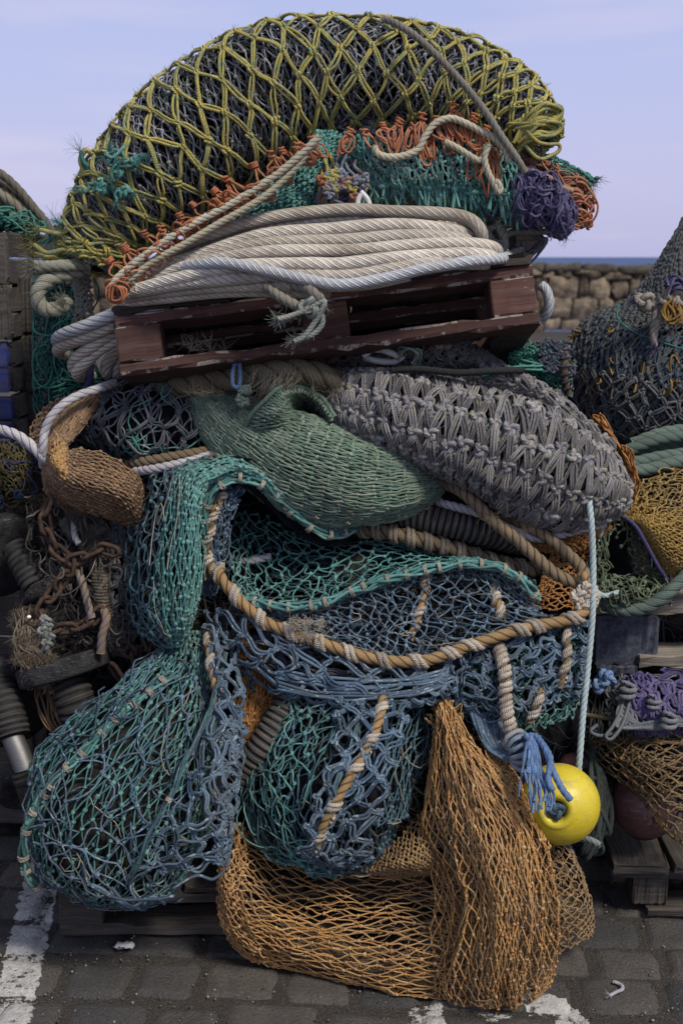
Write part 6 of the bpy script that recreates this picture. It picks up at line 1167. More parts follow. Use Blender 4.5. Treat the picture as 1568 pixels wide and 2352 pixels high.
m = MB(); cords(m, [PW([(190, 1985, -.27), (205, 2030, -.28), (260, 2060, -.29), (330, 2068, -.29), (400, 2055, -.29)]), PW([(200, 2030, -.28), (240, 2045, -.28), (300, 2085, -.27), (350, 2060, -.28), (380, 2075, -.27)]), PW([(260, 2040, -.27), (290, 2075, -.27), (330, 2090, -.26), (345, 2060, -.28)]), PW([(400, 2040, -.27), (450, 2010, -.26), (490, 2022, -.25), (520, 1995, -.24)])], .0042, .006, 6, 9, wig=.004); m.build('sagging_cords', BLUE, ll)
selvedge(ll, [(395, 1545, -.20), (330, 1600, -.215), (255, 1668, -.235), (185, 1735, -.25), (120, 1800, -.25), (75, 1870, -.24), (55, 1940, -.22), (62, 2000, -.2), (90, 2045, -.18)], .0115, TEAL2, .05, rs)
selvedge(ll, [(520, 1500, -.17), (500, 1580, -.22), (470, 1660, -.27), (430, 1740, -.29), (390, 1830, -.31), (350, 1910, -.31), (315, 1990, -.29), (290, 2040, -.25)], .0065, BTEAL, .9, rs)
wrapped(ll, [(478, 1440, -.12), (485, 1520, -.18), (500, 1600, -.21), (512, 1680, -.23), (500, 1760, -.24), (500, 1830, -.24), (512, 1900, -.23), (502, 1980, -.22)], .0105, .085, wr=.006)
m = MB(); net(m, Patch([[(470, 1440, -.14), (500, 1450, -.16), (520, 1460, -.16)], [(500, 1600, -.22), (530, 1610, -.23), (560, 1620, -.2)], [(510, 1720, -.25), (535, 1720, -.25), (555, 1740, -.22)], [(500, 1880, -.25), (520, 1880, -.25), (535, 1890, -.22)], [(490, 1980, -.24), (505, 1980, -.24), (520, 1985, -.22)]]), 26, 4, .0042, 5, jit=.5, sag=.25, dbl=2, K=8, M=6, kn='big', ks=1.9); m.build('gathered_cords', BLUE, ll)
# centre lobe
cl = thing('blue_net', 'drooping bag of blue and teal netting in the lower centre above the orange net', 'fishing net', W(780, 1990, -.15))
SC2 = Roll([(850, 1530, -.06, 60), (850, 1590, -.09, 125), (818, 1680, -.12, 170), (778, 1780, -.13, 200), (762, 1850, -.12, 196), (790, 1910, -.11, 155), (815, 1960, -.09, 90), (815, 1985, -.08, 26)], df=.75, lump=.06, seed=14, fold=.028, fk=5)
m = MB(); skin(m, SC2.shifted(-.034), 50, 50, amp=.010, seed=7); m.build('packed_core', CORE, cl)
m = MB(); net(m, SC2, 22, 36, .0028, 4, .05, 1, -.30, .30, jit=.3, sag=.07, K=7, M=5, ks=2.3, warp=.03); m.build('mesh', twine('mid_blue_twine', [(.022, .05, .075), (.042, .09, .13), (.09, .165, .21), (.045, .12, .125)], dirt=(.05, .05, .055), damt=.45, rough=.6), cl)
m = MB(); net(m, SC2.shifted(-.016), 22, 24, .0026, 5, .05, 1, -.30, .30, jit=.4, sag=.08, skip=.35, K=6, M=4, ks=2.2, warp=.03); m.build('inner_netting', BTEAL, cl)
m = MB(); net(m, SC2.shifted(.004), 26, 12, .0030, 6, .25, 1, .08, .30, jit=.5, sag=.25, K=8, M=5, ks=2.3, warp=.03); tangle(m, SC2.shifted(.006), 26, .003, 8, L=.4, t0=.05, t1=.28, s0=.2); m.build('teal_mesh', TEAL2, cl)
m = MB(); net(m, Patch([[(770, 1600, -.25), (850, 1610, -.26), (950, 1610, -.24)], [(770, 1700, -.28), (840, 1710, -.29), (920, 1700, -.27)], [(730, 1820, -.30), (800, 1830, -.30), (890, 1810, -.28)], [(690, 1950, -.27), (760, 1960, -.27), (850, 1930, -.25)], [(740, 1985, -.2), (800, 1990, -.2), (850, 1970, -.2)]], bulge=.0), 16, 6, .0042, 4, jit=.4, sag=.12, dbl=2, K=9, M=6, kn='big', ks=2.); m.build('heavy_mesh', BLUE, cl)
wrapped(cl, [(880, 1600, -.25), (868, 1660, -.275), (830, 1740, -.29), (790, 1810, -.30), (752, 1880, -.295), (722, 1950, -.27)], .0115, .085, wr=.006)
selvedge(cl, [(835, 1610, -.25), (815, 1690, -.28), (785, 1770, -.295), (755, 1840, -.30), (725, 1910, -.28), (705, 1950, -.26)], .0065, BTEAL, .9, rs)
# right blue and teal nets with wrapped rope
rn = thing('blue_net', 'tangled blue and green net hanging right of centre beside the thin mint rope', 'fishing net', W(1200, 1690, .0))
PRN = Patch([[(1040, 1500, -.16), (1130, 1470, -.17), (1240, 1445, -.16), (1345, 1430, -.12)], [(1040, 1560, -.16), (1130, 1545, -.19), (1240, 1520, -.18), (1348, 1500, -.12)], [(1050, 1620, -.14), (1140, 1620, -.18), (1240, 1600, -.17), (1342, 1580, -.1)], [(1080, 1680, -.10), (1160, 1690, -.14), (1240, 1680, -.13), (1325, 1650, -.08)]])
m = MB(); skin(m, PRN.shifted(-.05), 16, 20, amp=.01); m.build('packed_core', CORE, rn)
m = MB(); net(m, PRN.shifted(-.012), 14, 22, .0028, 4, jit=.45, sag=.18, K=7, M=5, warp=.03); net(m, PRN.shifted(-.03), 14, 24, .0028, 5, jit=.45, sag=.2, K=6, M=4); m.build('green_mesh', TEAL2, rn)
m = MB(); net(m, PRN.shifted(.008), 9, 12, .0040, 6, 0, .75, 0, 1, jit=.5, sag=.25, dbl=2, K=9, M=6, kn='big', ks=2); tangle(m, PRN.shifted(.006), 30, .0036, 8, L=.4, s1=.8); m.build('blue_mesh', BLUE, rn)
wrapped(rn, [(1142, 1480, -.19), (1158, 1540, -.215), (1160, 1600, -.22), (1168, 1660, -.22), (1185, 1720, -.22)], .0115, .032, core=BROWNR, wr=.0075, slope=.028)
for (u0, v0, u1, v1) in [(1240, 1560, 1215, 1660), (1300, 1440, 1285, 1580)]: wrapped(rn, [(u0, v0, -.17), ((u0 + u1) / 2 + 8, (v0 + v1) / 2, -.19), (u1, v1, -.18)], .008, .045, core=BROWNR)
# blue cords gathered to the buoy's tassel
tz = thing('blue_rope', 'blue rope bundle ending in a frayed tassel over the yellow buoy', 'rope', W(1210, 1800, -.25))
TASS = twine('sky_blue_strand', [(.05, .11, .24), (.09, .17, .34), (.15, .25, .42)], dirt=(.06, .08, .12), damt=.4, rough=.7, spec=.25, fleck=(.20, .28, .40), famt=.4, fsc=(5, 40, 1))
m = MB()
for k in range(16):
    u0, v0 = 1080 + k * 5, 1650 + k * 2; cords(m, [PW([(u0, v0 - 20, -.16), (1110 + k * 3, 1705 + rs.uniform(-8, 8), -.20), (1150 + k * 2, 1740 - k * 1.5, -.23), (1185, 1748 - k * 4, -.245), (1205, 1720 - k * 2, -.25), (1222, 1695, -.25)])], .0046, .006, 6, k, wig=.003)
m.build('bundle', BLUE, tz)
m = MB(); D = smooth(PW([(1175, 1690, -.23), (1190, 1715, -.245), (1200, 1745, -.245), (1190, 1770, -.23)]), .005); wind(m, D, .026, .0065, np.arange(.01, .09, .014), 1.1, .01, rs, flat=.9); m.build('turns', twine('faded_blue_cord', [(.10, .16, .24), (.2, .26, .33), (.42, .38, .32)], dirt=(.1, .1, .1)), tz)
ends = [(1218, 1855), (1230, 1862), (1243, 1858), (1255, 1862), (1238, 1850), (1262, 1862), (1210, 1800), (1190, 1830), (1272, 1850), (1225, 1840), (1248, 1840), (1222, 1868), (1236, 1866), (1250, 1868), (1214, 1820), (1260, 1852)]
for k, (u, v) in enumerate(ends):
    m = MB(); P = PW([(1205 + 3 * k % 22, 1690 + rs.uniform(-6, 6), -.265), (1220 + (u - 1230) * .3, 1715, -.30), (1222 + (u - 1230) * .6 + rs.uniform(-6, 6), 1770, -.325), (u + rs.uniform(-6, 6), v - 30, -.345), (u, v, -.352)]); D = smooth(P, .006); T, Nn, B = frames(D); x = np.linspace(0, 1, len(D))
    sweep(m, D, (.0040 + .0012 * np.sin(x * 30 + k) - .0012 * x)[:, None] * (.55 + .45 * np.abs(np.cos(np.arange(10) / 10 * 6.283 + 2 * x[:, None])))* 1.15, 10, rs.rand()); m.build('strand', TASS, tz)
for P in ([(1228, 1690, -.27), (1250, 1718, -.31), (1268, 1768, -.34), (1290, 1812, -.355), (1310, 1838, -.36)], [(1235, 1695, -.27), (1262, 1740, -.33), (1258, 1790, -.345), (1268, 1815, -.35)]):
    m = MB(); rope(m, PW(P), .0078, .05, tint=.5); m.build('strand', TASS, tz)
# yellow buoy
by = thing('buoy', 'scuffed yellow ball buoy with a deep rope eye, hanging at the lower right', 'buoy', W(1283, 1945, -.2), 'ball buoys hanging in the nets')
def mat_buoy(nm, c1, c2, sc, scuff):
    m = N(nm); g = m.n('NewGeometry').outputs['Position']; n1 = m.noise(g, 8, 4, .6); c = m.ramp(n1, (.35, c1), (.7, c2)); n2 = m.noise(m.map(g, (30, 30, 90)), 1.0, 6, .72); c = m.mix(m.ramp(n2, (.53, 0.), (.66, .6)), c, scuff)
    n3 = m.noise(g, 130, 4, .7); c = m.mix(m.ramp(n3, (.62, 0.), (.68, .6)), c, tuple(x * .4 for x in scuff)); m.bump(m.math('ADD', n3, n2), .25, .003); return m.fin(c, m.ramp(n2, (.35, .34), (.7, .6)), .5)
MBUOY = mat_buoy('yellow_plastic', (.50, .385, .014), (.60, .48, .03), 8, (.30, .25, .10))
BC = W(np.array(1284.), np.array(1847.), np.array(-.21)); BR = 99 * (BC[1] + 3.0) / FPX
def buoy_profile(R_):
    p = [(.001, .40), (.10, .42), (.15, .50), (.19, .66), (.23, .80), (.29, .895), (.36, .925), (.44, .905)]
    a = np.linspace(.47, np.pi - .12, 60); p += [(math.sin(x) * q, math.cos(x) * .99 * q) for x, q in ((x, 1.0 + .012 * math.exp(-((x - 1.75) / .05) ** 2)) for x in a)] + [(.1, -.985), (.06, -1.03), (.05, -1.1), (.001, -1.12)]; return [(x * R_, y * R_) for x, y in p]
m = MB(); x, y, z = basis((-.27, -.93, .26)); lathe(m, buoy_profile(BR), M4(BC, x, y, z), 56); m.build('ball', MBUOY, by)
m = MB(); c = BC + z * BR * .74; D = smooth(np.array([c - z * .05, c - z * .02 + x * .004, c + z * .012 - x * .006, c + z * .016 + y * .01, c - z * .004 + x * .012]), .004); rope(m, D[::3], .0095, .04, tint=.3); stamp(m, KN_BIG, (c + z * .012)[None], x[None], z[None], .016, .4, rs); m.build('eye_rope', laid('dark_teal_rope', [(.05, .09, .13), (.09, .14, .18)]), by)
single((lambda m: (rope(m, PW([(1250, 1935, .0), (1290, 1925, -.06), (1330, 1925, -.10), (1355, 1930, -.12), (1378, 1942, -.13)]), .0085, .045, tint=.4), rope(m, PW([(1300, 1940, -.06), (1312, 1960, -.08), (1316, 1990, -.06)]), .008, .045, tint=.4), m)[-1])(MB()), 'rope_end', laid('pale_grey_rope', [(.22, .28, .28), (.3, .36, .36)]), 'pale teal rope end poking out right below the yellow buoy', 'rope')
# big orange net on the ground
ot = thing('orange_net', 'large orange net spilling from the heap onto the setts', 'fishing net', WG(950, 2250))
ORB = twine('bright_orange_twine', [(.46, .235, .072), (.56, .315, .105), (.36, .17, .055), (.60, .385, .17)], dirt=(.17, .115, .065), damt=.4)
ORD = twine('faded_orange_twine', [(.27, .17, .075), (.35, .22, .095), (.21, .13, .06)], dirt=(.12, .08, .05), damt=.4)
O1 = Patch([[(1004, 1612, -.16), (1010, 1606, -.18), (1018, 1608, -.18), (1026, 1616, -.16)], [(986, 1720, -.18), (1025, 1705, -.24), (1065, 1700, -.24), (1092, 1715, -.2)], [(968, 1840, -.18), (1040, 1822, -.27), (1120, 1805, -.28), (1184, 1815, -.24)], [(962, 1915, -.17), (1060, 1915, -.29), (1170, 1905, -.31), (1254, 1915, -.27)], [(985, 1990, -.18), (1085, 1995, -.31), (1190, 1998, -.34), (1280, 2010, -.28)], [(1000, 2070, -.20), (1100, 2075, -.33), (1200, 2092, -.35), (1290, 2100, -.28)], [(985, 2160, -.22), (1100, 2172, -.34), (1200, 2182, -.35), (1292, 2185, -.26)], [(955, 2250, -.235), (1092, 2262, -.33), (1195, 2262, -.33), (1272, 2255, -.24)], [(965, 2308, -.25), (1105, 2324, -.30), (1190, 2310, -.30), (1248, 2285, -.25)]], wobble=.008, seed=3, fs=.6, ft=2.2, fold=.022, fk=4.5)
m = MB(); net(m, O1, 28, 56, .0024, 4, jit=.25, sag=.05, K=6, M=5, ks=2.1, warp=.018); m.build('mesh', ORB, ot)
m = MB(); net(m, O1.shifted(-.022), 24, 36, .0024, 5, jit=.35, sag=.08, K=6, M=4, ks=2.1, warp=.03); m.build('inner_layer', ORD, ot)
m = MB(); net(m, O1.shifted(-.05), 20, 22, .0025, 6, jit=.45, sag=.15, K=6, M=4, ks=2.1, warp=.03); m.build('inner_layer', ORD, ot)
O2 = Patch([[(530, 1880, -.08), (560, 1900, -.09), (650, 1935, -.04), (800, 1975, -.02), (960, 1965, -.06), (1060, 2000, -.12)], [(512, 1960, -.11), (556, 1985, -.14), (640, 2030, -.11), (800, 2060, -.10), (960, 2060, -.13), (1080, 2080, -.2)], [(503, 2040, -.12), (548, 2070, -.16), (630, 2115, -.17), (780, 2140, -.19), (950, 2145, -.21), (1090, 2170, -.25)], [(510, 2110, -.09), (560, 2150, -.14), (630, 2180, -.17), (770, 2215, -.22), (935, 2235, -.25), (1100, 2240, -.29)], [(530, 2165, -.03), (575, 2200, -.075), (645, 2232, -.12), (800, 2280, -.20), (960, 2316, -.255), (1110, 2328, -.285)]], wobble=.006, seed=5, fs=1, ft=2, fold=.012, fk=3)
m = MB(); net(m, O2, 40, 24, .0024, 4, jit=.3, sag=.055, K=7, M=5, ks=2.1, warp=.03); m.build('spread_mesh', ORB, ot)
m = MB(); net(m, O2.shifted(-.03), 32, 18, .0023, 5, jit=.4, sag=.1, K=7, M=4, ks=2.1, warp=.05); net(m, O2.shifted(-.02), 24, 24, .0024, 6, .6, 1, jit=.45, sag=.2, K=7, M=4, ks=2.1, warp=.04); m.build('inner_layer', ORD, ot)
O3 = Patch([[(525, 1885, -.10), (545, 1890, -.12), (570, 1910, -.1)], [(505, 1970, -.13), (530, 1980, -.16), (565, 1990, -.13)], [(500, 2050, -.14), (525, 2060, -.17), (560, 2080, -.15)], [(508, 2120, -.11), (540, 2140, -.14), (600, 2180, -.15)], [(545, 2180, -.07), (600, 2215, -.11), (680, 2240, -.15)], [(650, 2238, -.12), (720, 2258, -.16), (820, 2275, -.2)], [(800, 2282, -.2), (880, 2300, -.23), (980, 2310, -.26)]], bulge=.01)
m = MB(); net(m, O3, 44, 10, .0025, 7, jit=.4, sag=.12, K=6, M=5, ks=2.2); m.build('gathered_edge', ORB, ot)
O4 = Patch([[(1220, 1950, -.10), (1250, 1935, -.16), (1300, 1945, -.14), (1320, 1970, -.06)], [(1230, 2040, -.1), (1270, 2030, -.2), (1330, 2030, -.16), (1350, 2050, -.08)], [(1240, 2120, -.12), (1280, 2115, -.22), (1340, 2100, -.17), (1362, 2110, -.09)], [(1250, 2185, -.14), (1280, 2190, -.19), (1330, 2165, -.15), (1358, 2150, -.1)]])
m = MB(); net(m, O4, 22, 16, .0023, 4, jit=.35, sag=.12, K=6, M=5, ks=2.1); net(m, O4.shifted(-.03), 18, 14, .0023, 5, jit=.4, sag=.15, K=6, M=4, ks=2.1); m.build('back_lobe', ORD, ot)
m = MB(); net(m, Patch([[(1100, 1700, -.14), (1150, 1740, -.16), (1190, 1790, -.17)], [(1120, 1740, -.2), (1180, 1800, -.22), (1230, 1860, -.22)], [(1150, 1830, -.26), (1210, 1880, -.28), (1262, 1945, -.26)]], bulge=.02), 12, 18, .0024, 9, jit=.4, sag=.2, K=7); m.build('edge_loops', ORB, ot)
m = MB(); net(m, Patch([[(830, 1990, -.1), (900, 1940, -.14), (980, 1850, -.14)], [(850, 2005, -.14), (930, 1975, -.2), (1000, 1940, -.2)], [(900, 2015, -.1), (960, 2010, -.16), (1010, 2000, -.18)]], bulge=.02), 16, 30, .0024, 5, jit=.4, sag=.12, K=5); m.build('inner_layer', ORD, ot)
for S_, rt_, t0_, t1_ in ((SL, ll, -.25, .25), (SC2, cl, -.25, .25), (O1, ot, 0, 1), (PBS, bs, 0, 1), (DR, td, .2, 1)):
    m = MB(); P, n = S_(rs.uniform(.05, .97, 230), rs.uniform(t0_, t1_, 230)); fuzz(m, P + n * .003, n, 3, .022, .00035, 3, K=5, grav=.15); m.build('stray_fibres', HAIR, rt_, kind='stuff')
    m = MB(); tangle(m, S_.shifted(.004), 14, .0016, 5, L=.22, K=14, depth=.012, lift=.006, t0=t0_, t1=t1_); m.build('stray_twine', SEIZ if rt_ is not ot else ORD, rt_, kind='stuff')
# scraps on the ground
g = thing('twine_scrap', 'tiny frayed white twine scrap lying alone on the setts at the lower right', 'twine', WG(1420, 2275))
m = MB(); q = WG(np.array([1408., 1425, 1428, 1412, 1398]), np.array([2255., 2262, 2272, 2280, 2288]), .006); rope(m, q, .0045, .02, tint=.5); fuzz(m, q[-1:], np.array([[-.6, -.6, .1]]), 30, .018, .0006, 3, grav=.2); m.build('twine', twine('white_scrap', [(.42, .40, .44), (.5, .48, .5)]), g)
q = WG(np.array(288.), np.array(2178.), .0); m = MB(); board(m, (.045, .022, .012), M4(q + (0, 0, .009), (1, .1, 0), (-.1, 1, 0), (0, 0, 1)), rs, .004, .0022, 5)
single(m, 'paint_chip', mat_plain('white_chip', (.5, .5, .48), (.68, .68, .66), 90, .8), 'white chip lying at the front edge of the bottom pallet', 'chip', floor=False)
# ================================================================== right side
rm = thing('dark_net', 'tall mound of dark grey and blue netting rising at the right edge', 'fishing net', W(1500, 1050, .6))
PM = Patch([[(1575, 500, .72), (1640, 480, .7), (1760, 460, .7)], [(1505, 612, .68), (1570, 600, .55), (1700, 590, .5)], [(1440, 690, .64), (1530, 690, .48), (1680, 690, .42)], [(1352, 730, .62), (1460, 760, .44), (1640, 790, .36)], [(1308, 800, .60), (1430, 850, .40), (1620, 880, .32)], [(1305, 890, .58), (1420, 930, .40), (1620, 960, .33)], [(1340, 970, .56), (1430, 1000, .42), (1640, 1010, .36)], [(1420, 1050, .54), (1480, 1050, .45), (1640, 1050, .42)]])
GN = twine('grey_green_twine', [(.03, .037, .04), (.055, .063, .065), (.09, .095, .095)], dirt=(.05, .045, .04), damt=.5)
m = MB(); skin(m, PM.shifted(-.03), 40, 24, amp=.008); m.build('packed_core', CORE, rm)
m = MB(); net(m, lambda a, t: PM(a, np.clip(t + .15 * a, 0, 1)), 46, 40, .0036, 4, 0, .8, -.15, 1, jit=.22, sag=.05, K=6, M=5, ks=2.3, warp=.012, dbl=2); m.build('tight_mesh', GN, rm)
m = MB(); net(m, lambda a, t: PM.shifted(.006)(a, np.clip(t - .28 * (a - .6), 0, 1)), 16, 40, .0040, 5, .42, 1, 0, 1.1, jit=.3, sag=.05, K=8, M=5, ks=2.2, warp=.02, dbl=2); m.build('blue_mesh', twine('blue_grey_net', [(.03, .05, .07), (.055, .08, .105), (.08, .08, .08), (.045, .065, .085)], dirt=(.05, .045, .04)), rm)
m = MB(); net(m, lambda a, t: PM.shifted(.014)(a, np.clip(t - .3 * (a - .6), 0, 1)), 9, 20, .0042, 6, .6, 1, .1, 1.1, jit=.35, sag=.06, K=9, M=6, kn='big', ks=2.1, warp=.02, dbl=2, skip=.1); m.build('hanging_cords', twine('pale_grey_cord', [(.10, .10, .095), (.16, .155, .145), (.07, .09, .105)], dirt=(.07, .06, .05)), rm)
m = MB(); tangle(m, PM.shifted(.012), 26, .0034, 8, L=.12, s0=.45, s1=.9); P, n = PM.shifted(.015)(rs.uniform(.5, .9, 22), rs.uniform(.1, .6, 22)); m.build('amber_strands', twine('amber_twine', [(.28, .15, .02), (.4, .23, .03), (.2, .1, .02)]), rm, kind='stuff')
kc = thing('hanging_rope', 'pale knotted cords with purple and yellow ends hanging on the dark mound', 'cord', W(1530, 760, .34))
CC = laid('cream_grey_cord', [(.30, .27, .22), (.38, .35, .29)], dirt=(.15, .12, .1))
m = MB()
for pts in [[(1470, 690), (1495, 700), (1515, 690), (1535, 672), (1560, 665)], [(1505, 705), (1500, 740), (1498, 770), (1502, 795)], [(1520, 700), (1515, 730), (1505, 750), (1500, 780)], [(1530, 680), (1545, 690), (1540, 710), (1560, 720), (1590, 710)]]: rope(m, PW(pts, .36), .0095, .05, tint=rs.rand())
P = PW([(1478, 692), (1530, 690), (1545, 680), (1552, 700)], .35); stamp(m, KN_BIG, P, nrm(rs.normal(size=P.shape)), np.tile((0, -1., 0), (4, 1)), .021, .5, rs); m.build('cord', CC, kc)
m = MB(); its = [PW([(1540, 690), (1535 + rs.uniform(-15, 15), 715), (1545 + rs.uniform(-15, 15), 740), (1560, 725), (1552, 700)], .335) + rs.normal(size=(5, 3)) * .006 for k in range(12)]; cords(m, its, .0036, .006, 6, 3); m.build('lashing', bpy.data.materials['amber_twine'], kc)
for q in ([(1450, 692), (1455, 690)], [(1500, 800), (1503, 796)]):
    m = MB(); fuzz(m, PW(q, .35), np.tile((-.3, -.5, -.5), (2, 1)), 30, .035, .0011, 3, curl=.4); m.build('purple_end', PURP, kc)
m = MB(); cords(m, [PW([(1530, 660), (1550, 650), (1575, 655)], .34) + rs.normal(size=(3, 3)) * .01 for k in range(10)], .004, .006, 6, 3); m.build('purple_end', PURP, kc)
single((lambda m: (cords(m, [PW([(1420, 700, .48), (1418, 730, .46), (1450, 760, .43), (1500, 780, .39), (1580, 805, .35)])], .0024, .006, 6, 3), m)[-1])(MB()), 'twine', TEALG, 'single thin green twine strung across the dark mound', 'twine')
# thick green ropes
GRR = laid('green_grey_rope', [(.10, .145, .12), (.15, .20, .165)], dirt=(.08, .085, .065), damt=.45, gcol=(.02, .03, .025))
gt = thing('green_ropes', 'bundle of thick grey green rope turns lying between the dark mound and the golden net', 'rope', W(1520, 1090, .25))
for i, (pts, yy) in enumerate([([(1440, 1035), (1500, 1012), (1560, 1002), (1680, 995)], .26), ([(1420, 1060), (1470, 1040), (1540, 1025), (1680, 1010)], .30), ([(1425, 1068), (1470, 1060), (1530, 1048), (1680, 1030)], .20), ([(1440, 1085), (1490, 1078), (1560, 1060), (1680, 1045)], .18), ([(1450, 1020), (1520, 995), (1600, 985), (1680, 980)], .32)]):
    m = MB(); rope(m, PW(pts, yy), .0175, .095, tint=.2 * i, M=22); m.build('turn', GRR, gt)
gn = thing('golden_net', 'golden brown fine net fanned out at the right edge below the green ropes', 'fishing net', W(1520, 1310, .1))
GOLD = twine('golden_twine', [(.30, .185, .045), (.40, .27, .08), (.24, .14, .035)], dirt=(.10, .07, .03), damt=.45)
PGN = Patch([[(1412, 1172, .06), (1440, 1130, .10), (1500, 1090, .14), (1600, 1055, .2)], [(1425, 1182, .04), (1470, 1160, .03), (1530, 1130, .06), (1640, 1100, .12)], [(1440, 1192, .02), (1490, 1195, -.01), (1560, 1190, .0), (1660, 1180, .06)], [(1460, 1210, .02), (1510, 1235, -.02), (1580, 1250, -.02), (1670, 1250, .04)], [(1490, 1260, .03), (1530, 1285, -.01), (1590, 1300, .0), (1670, 1310, .05)], [(1515, 1315, .05), (1545, 1320, .03), (1600, 1325, .04), (1670, 1340, .08)]])
m = MB(); net(m, PGN, 34, 22, .0024, 4, .35, 1, 0, 1, jit=.3, sag=.08, K=6, M=5, ks=2.1, warp=.015); net(m, PGN, 12, 14, .0024, 5, 0, .45, 0, 1, jit=.45, sag=.2, K=8, M=5, ks=2.1, warp=.02); m.build('mesh', GOLD, gn)
m = MB(); net(m, PGN.shifted(-.014), 40, 26, .0024, 6, jit=.45, sag=.12, K=6, M=4, ks=2.1, warp=.02); m.build('inner_layer', GOLD, gn); m = MB(); skin(m, PGN.shifted(-.03), 20, 16, amp=.004); m.build('packed_core', CORE, gn)
m = MB(); rope(m, PW([(1418, 1180, .02), (1455, 1205, -.01), (1480, 1245, -.01), (1510, 1300, .0), (1530, 1330, .02)]), .0052, .03, tint=.4); m.build('edge_cord', PURP, gn)
gg2 = thing('green_net', 'tangle of olive green netting round a dark hollow under the golden net', 'fishing net', W(1450, 1390, .1))
OG = twine('olive_green_twine', [(.07, .10, .055), (.11, .14, .08), (.15, .18, .11)], dirt=(.05, .055, .035), damt=.4)
PGG = Patch([[(1372, 1190, .04), (1420, 1185, .04), (1470, 1210, .06)], [(1366, 1240, .0), (1405, 1245, .02), (1480, 1260, .1)], [(1366, 1300, -.01), (1410, 1310, .05), (1500, 1310, .1)], [(1368, 1350, -.01), (1440, 1350, -.01), (1530, 1340, .04)], [(1375, 1400, .02), (1450, 1400, .02), (1540, 1390, .06)]])
m = MB(); net(m, PGG, 16, 12, .003, 4, jit=.5, sag=.2, K=8, M=5, keep=lambda a, t: ((a - .42) / .2) ** 2 + ((t - .52) / .28) ** 2 > 1); tangle(m, PGG, 60, .003, 4, L=.5, s0=.62); tangle(m, PGG, 40, .003, 5, L=.5, t1=.28); m.build('mesh', OG, gg2)
m = MB(); skin(m, PGG.shifted(-.07), 12, 12, amp=.006); m.build('packed_core', CORE, gg2)
m = MB(); rope(m, PW([(1372, 1190, .03), (1380, 1215, .0), (1370, 1240, .0)]), .008, tint=.5); rope(m, PW([(1358, 1350, -.02), (1385, 1368, -.03), (1420, 1360, -.02)]), .007, tint=.8); m.build('pale_rope', bpy.data.materials['pale_mint_rope'], gg2)
single((lambda m: (rope(m, PW([(1358, 1345, .06), (1370, 1368, .03), (1395, 1392, .02), (1435, 1402, .01), (1480, 1395, .0), (1520, 1372, -.01), (1550, 1345, -.01), (1590, 1310, .0), (1640, 1290, .03)]), .0175, .095, tint=.35, M=22), m)[-1])(MB()), 'green_rope', GRR, 'thick grey green rope sagging in a curve onto the top of the right pallet', 'rope')
# backing nets on the right pallet stack
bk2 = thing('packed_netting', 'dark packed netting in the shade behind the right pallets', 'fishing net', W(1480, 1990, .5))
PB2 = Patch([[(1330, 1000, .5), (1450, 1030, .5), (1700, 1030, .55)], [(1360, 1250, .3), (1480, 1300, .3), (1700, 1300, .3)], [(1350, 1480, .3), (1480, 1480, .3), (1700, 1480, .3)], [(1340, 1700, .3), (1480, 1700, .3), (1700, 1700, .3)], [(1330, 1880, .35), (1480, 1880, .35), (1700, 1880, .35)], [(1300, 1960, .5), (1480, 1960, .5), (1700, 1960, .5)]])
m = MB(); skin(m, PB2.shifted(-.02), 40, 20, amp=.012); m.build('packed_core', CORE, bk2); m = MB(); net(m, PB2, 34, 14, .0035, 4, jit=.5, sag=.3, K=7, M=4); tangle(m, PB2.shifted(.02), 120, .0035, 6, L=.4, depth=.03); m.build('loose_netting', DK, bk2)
# purple net
pn = thing('purple_net', 'purple and grey net of heavy doubled cords under the right middle pallet', 'fishing net', W(1480, 1690, .05))
PPN = Patch([[(1375, 1560, .14), (1440, 1552, .08), (1500, 1545, .06), (1660, 1530, .08)], [(1390, 1600, .08), (1450, 1595, .0), (1520, 1585, -.02), (1680, 1570, .0)], [(1395, 1640, .06), (1460, 1640, -.02), (1540, 1630, -.04), (1690, 1620, -.01)], [(1410, 1680, .08), (1470, 1685, .02), (1550, 1680, .0), (1690, 1670, .02)]])
m = MB(); skin(m, PPN.shifted(-.03), 14, 20, amp=.006); m.build('packed_core', CORE, pn)
VIO = twine('violet_twine', [(.055, .042, .11), (.095, .07, .19), (.14, .118, .235)], dirt=(.07, .065, .08), damt=.4)
m = MB(); net(m, PPN, 7, 13, .0044, 4, 0, 1, .3, 1, jit=.4, sag=.15, dbl=3, K=9, M=6, kn='big', ks=2.2, lift=.006); m.build('violet_mesh', VIO, pn)
GCD = twine('slate_grey_cord', [(.11, .125, .14), (.17, .185, .2), (.13, .13, .13)], dirt=(.07, .065, .06), damt=.4)
m = MB(); net(m, PPN.shifted(-.012), 7, 16, .004, 5, 0, 1, 0, 1, jit=.5, sag=.25, dbl=2, K=8, M=5, kn='wrap', ks=2.2); its = []
for k in range(14): its.append(PW([(1420 + rs.uniform(-10, 30), 1600, .0), (1430 + rs.uniform(-20, 30), 1640, -.03), (1470 + rs.uniform(-50, 40), 1672, -.04), (1540, 1650 + rs.uniform(-10, 20), -.04), (1600, 1640 + rs.uniform(-10, 30), -.03)]))
cords(m, its, .0044, .006, 6, 3, wig=.004); cords(m, [PW([(1432, 1590, -.0), (1425, 1630, -.03), (1405, 1670, -.04), (1390, 1690, -.04), (1402, 1698, -.045), (1425, 1670, -.045), (1440, 1630, -.03), (1448, 1595, -.01)]), PW([(1370, 1665, -.02), (1355, 1680, -.03), (1380, 1690, -.03), (1420, 1680, -.02)])], .0048, .006, 7, 8)
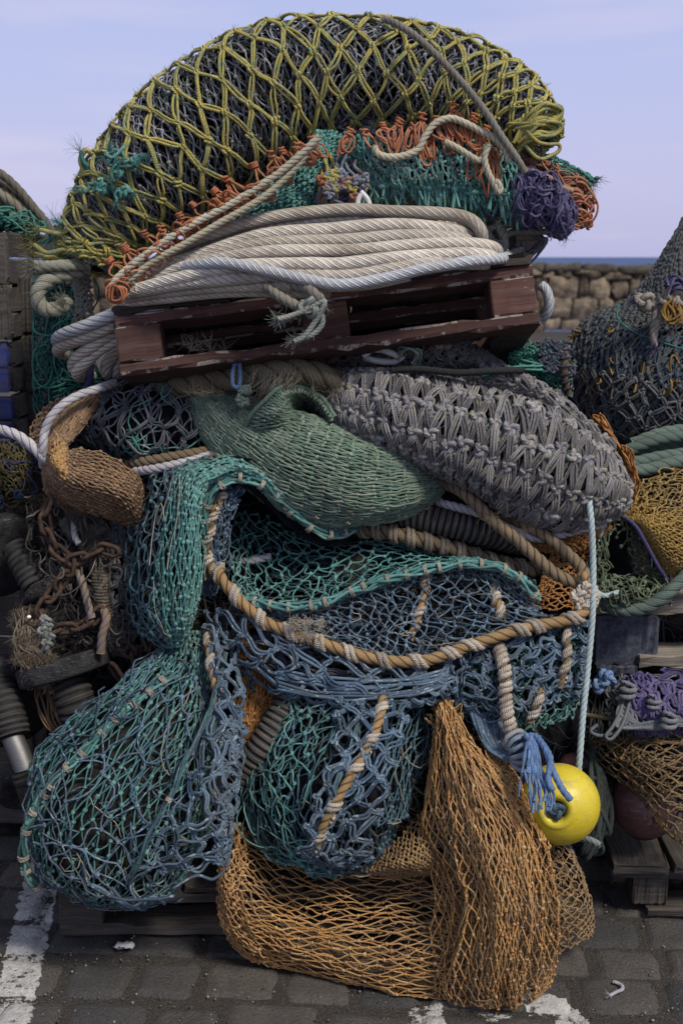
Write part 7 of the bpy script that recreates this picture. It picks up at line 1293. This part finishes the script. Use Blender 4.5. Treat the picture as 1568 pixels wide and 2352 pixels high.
stamp(m, KN_WRAP, PW([(1440, 1585, -.03), (1500, 1612, -.05), (1535, 1655, -.06)]), np.array([[.2, 0, 1.]] * 3), np.tile((0, -1., 0), (3, 1)), .022, .7, rs); m.build('grey_cords', GCD, pn)
m = MB(); P = PW([(1385, 1555, .03), (1375, 1575, .03), (1395, 1560, .02)]); stamp(m, KN_BIG, P, nrm(rs.normal(size=P.shape)), np.tile((0, -1., 0), (3, 1)), .016, .7, rs); m.build('blue_knot', TASS, pn)
# brown net
bn2 = thing('brown_net', 'brown net sagging over the maroon buoy at the right edge', 'fishing net', W(1520, 1930, .0))
PBN = Patch([[(1370, 1690, .12), (1420, 1690, .06), (1500, 1680, .02), (1660, 1670, .04)], [(1360, 1720, .1), (1430, 1740, .0), (1520, 1740, -.05), (1670, 1730, -.02)], [(1390, 1770, .1), (1450, 1790, .0), (1535, 1800, -.06), (1680, 1800, -.03)], [(1440, 1800, .1), (1490, 1850, .0), (1550, 1870, -.06), (1680, 1870, -.03)], [(1500, 1870, .08), (1530, 1910, .0), (1580, 1930, -.05), (1680, 1930, -.02)], [(1560, 1930, .08), (1580, 1945, .02), (1620, 1960, -.02), (1690, 1960, .0)]])
BRN = twine('brown_twine', [(.17, .11, .045), (.25, .16, .07), (.13, .08, .035)], dirt=(.06, .045, .03), damt=.45)
m = MB(); net(m, PBN, 20, 13, .0028, 4, jit=.3, sag=.1, K=7, M=5, ks=2.0, warp=.015, dbl=1); net(m, PBN.shifted(-.014), 24, 14, .0028, 5, 0, .6, .2, 1, jit=.4, sag=.14, K=6, M=4, ks=2.0); m.build('mesh', BRN, bn2)
m = MB(); skin(m, PBN.shifted(-.05), 14, 8, 0, .5, .45, 1, amp=.006); m.build('packed_core', CORE, bn2)
m = MB(); rope(m, PW([(1345, 1642, .05), (1400, 1650, .02), (1450, 1648, .03)]), .006, .035, tint=.4); m.build('rope', BROWNR, bn2)
# maroon buoys
def maroon(u, v, y, rpx, ax, lab):
    t = thing('buoy', lab, 'buoy', W(np.array(float(u)), np.array(float(v + rpx)), np.array(float(y))), 'ball buoys hanging in the nets'); C = W(np.array(float(u)), np.array(float(v)), np.array(float(y))); R_ = rpx * (C[1] + 3) / FPX; x, y_, z = basis(ax)
    a = np.linspace(.02, np.pi - .02, 26); m = MB(); lathe(m, [(math.sin(q) * R_, math.cos(q) * R_ * 1.08) for q in a], M4(C, x, y_, z), 44); m.build('ball', MAROON, t); return t, C, R_, (x, y_, z)
MAROON = mat_buoy('maroon_plastic', (.075, .032, .032), (.12, .055, .052), 8, (.2, .13, .115))
t, C, R_, bz = maroon(1478, 1850, .10, 80, (-.6, -.3, .75), 'faded maroon ball buoy with a black band under the brown net on the right pallet')
a = np.linspace(0, 2*np.pi, 40); P = C + R_ * .93 * (np.cos(a)[:, None] * bz[0] + np.sin(a)[:, None] * bz[1]) - bz[2] * R_ * .45; P = C + nrm(P - C) * R_ * 1.01
m = MB(); rope(m, P, .004, .03, tint=.2); m.build('band', laid('black_cord', [(.01, .012, .02), (.03, .035, .05)], fleck=(.12, .15, .2), famt=.6), t)
maroon(1318, 1768, .14, 42, (.1, -.9, .3), 'dark maroon buoy half hidden behind the yellow buoy')
# ropes hanging in the dark gap between the heaps
gp = thing('old_rope', 'dark green ropes heaped in the gap between the yellow buoy and the right pallet', 'rope', W(1370, 1980, .1))
m = MB()
for k in range(14): rope(m, PW([(1340 + rs.uniform(-10, 30), 1740 + rs.uniform(-30, 60), .1), (1375 + rs.uniform(-20, 25), 1800 + rs.uniform(-30, 60), .06), (1385 + rs.uniform(-20, 15), 1870 + rs.uniform(-30, 40), .06), (1360 + rs.uniform(-25, 20), 1930 + rs.uniform(-20, 40), .08), (1330, 1960, .12)]), .0075, .045, tint=rs.rand(), M=10)
m.build('rope', laid('dark_green_rope', [(.03, .045, .04), (.055, .07, .062)]), gp)
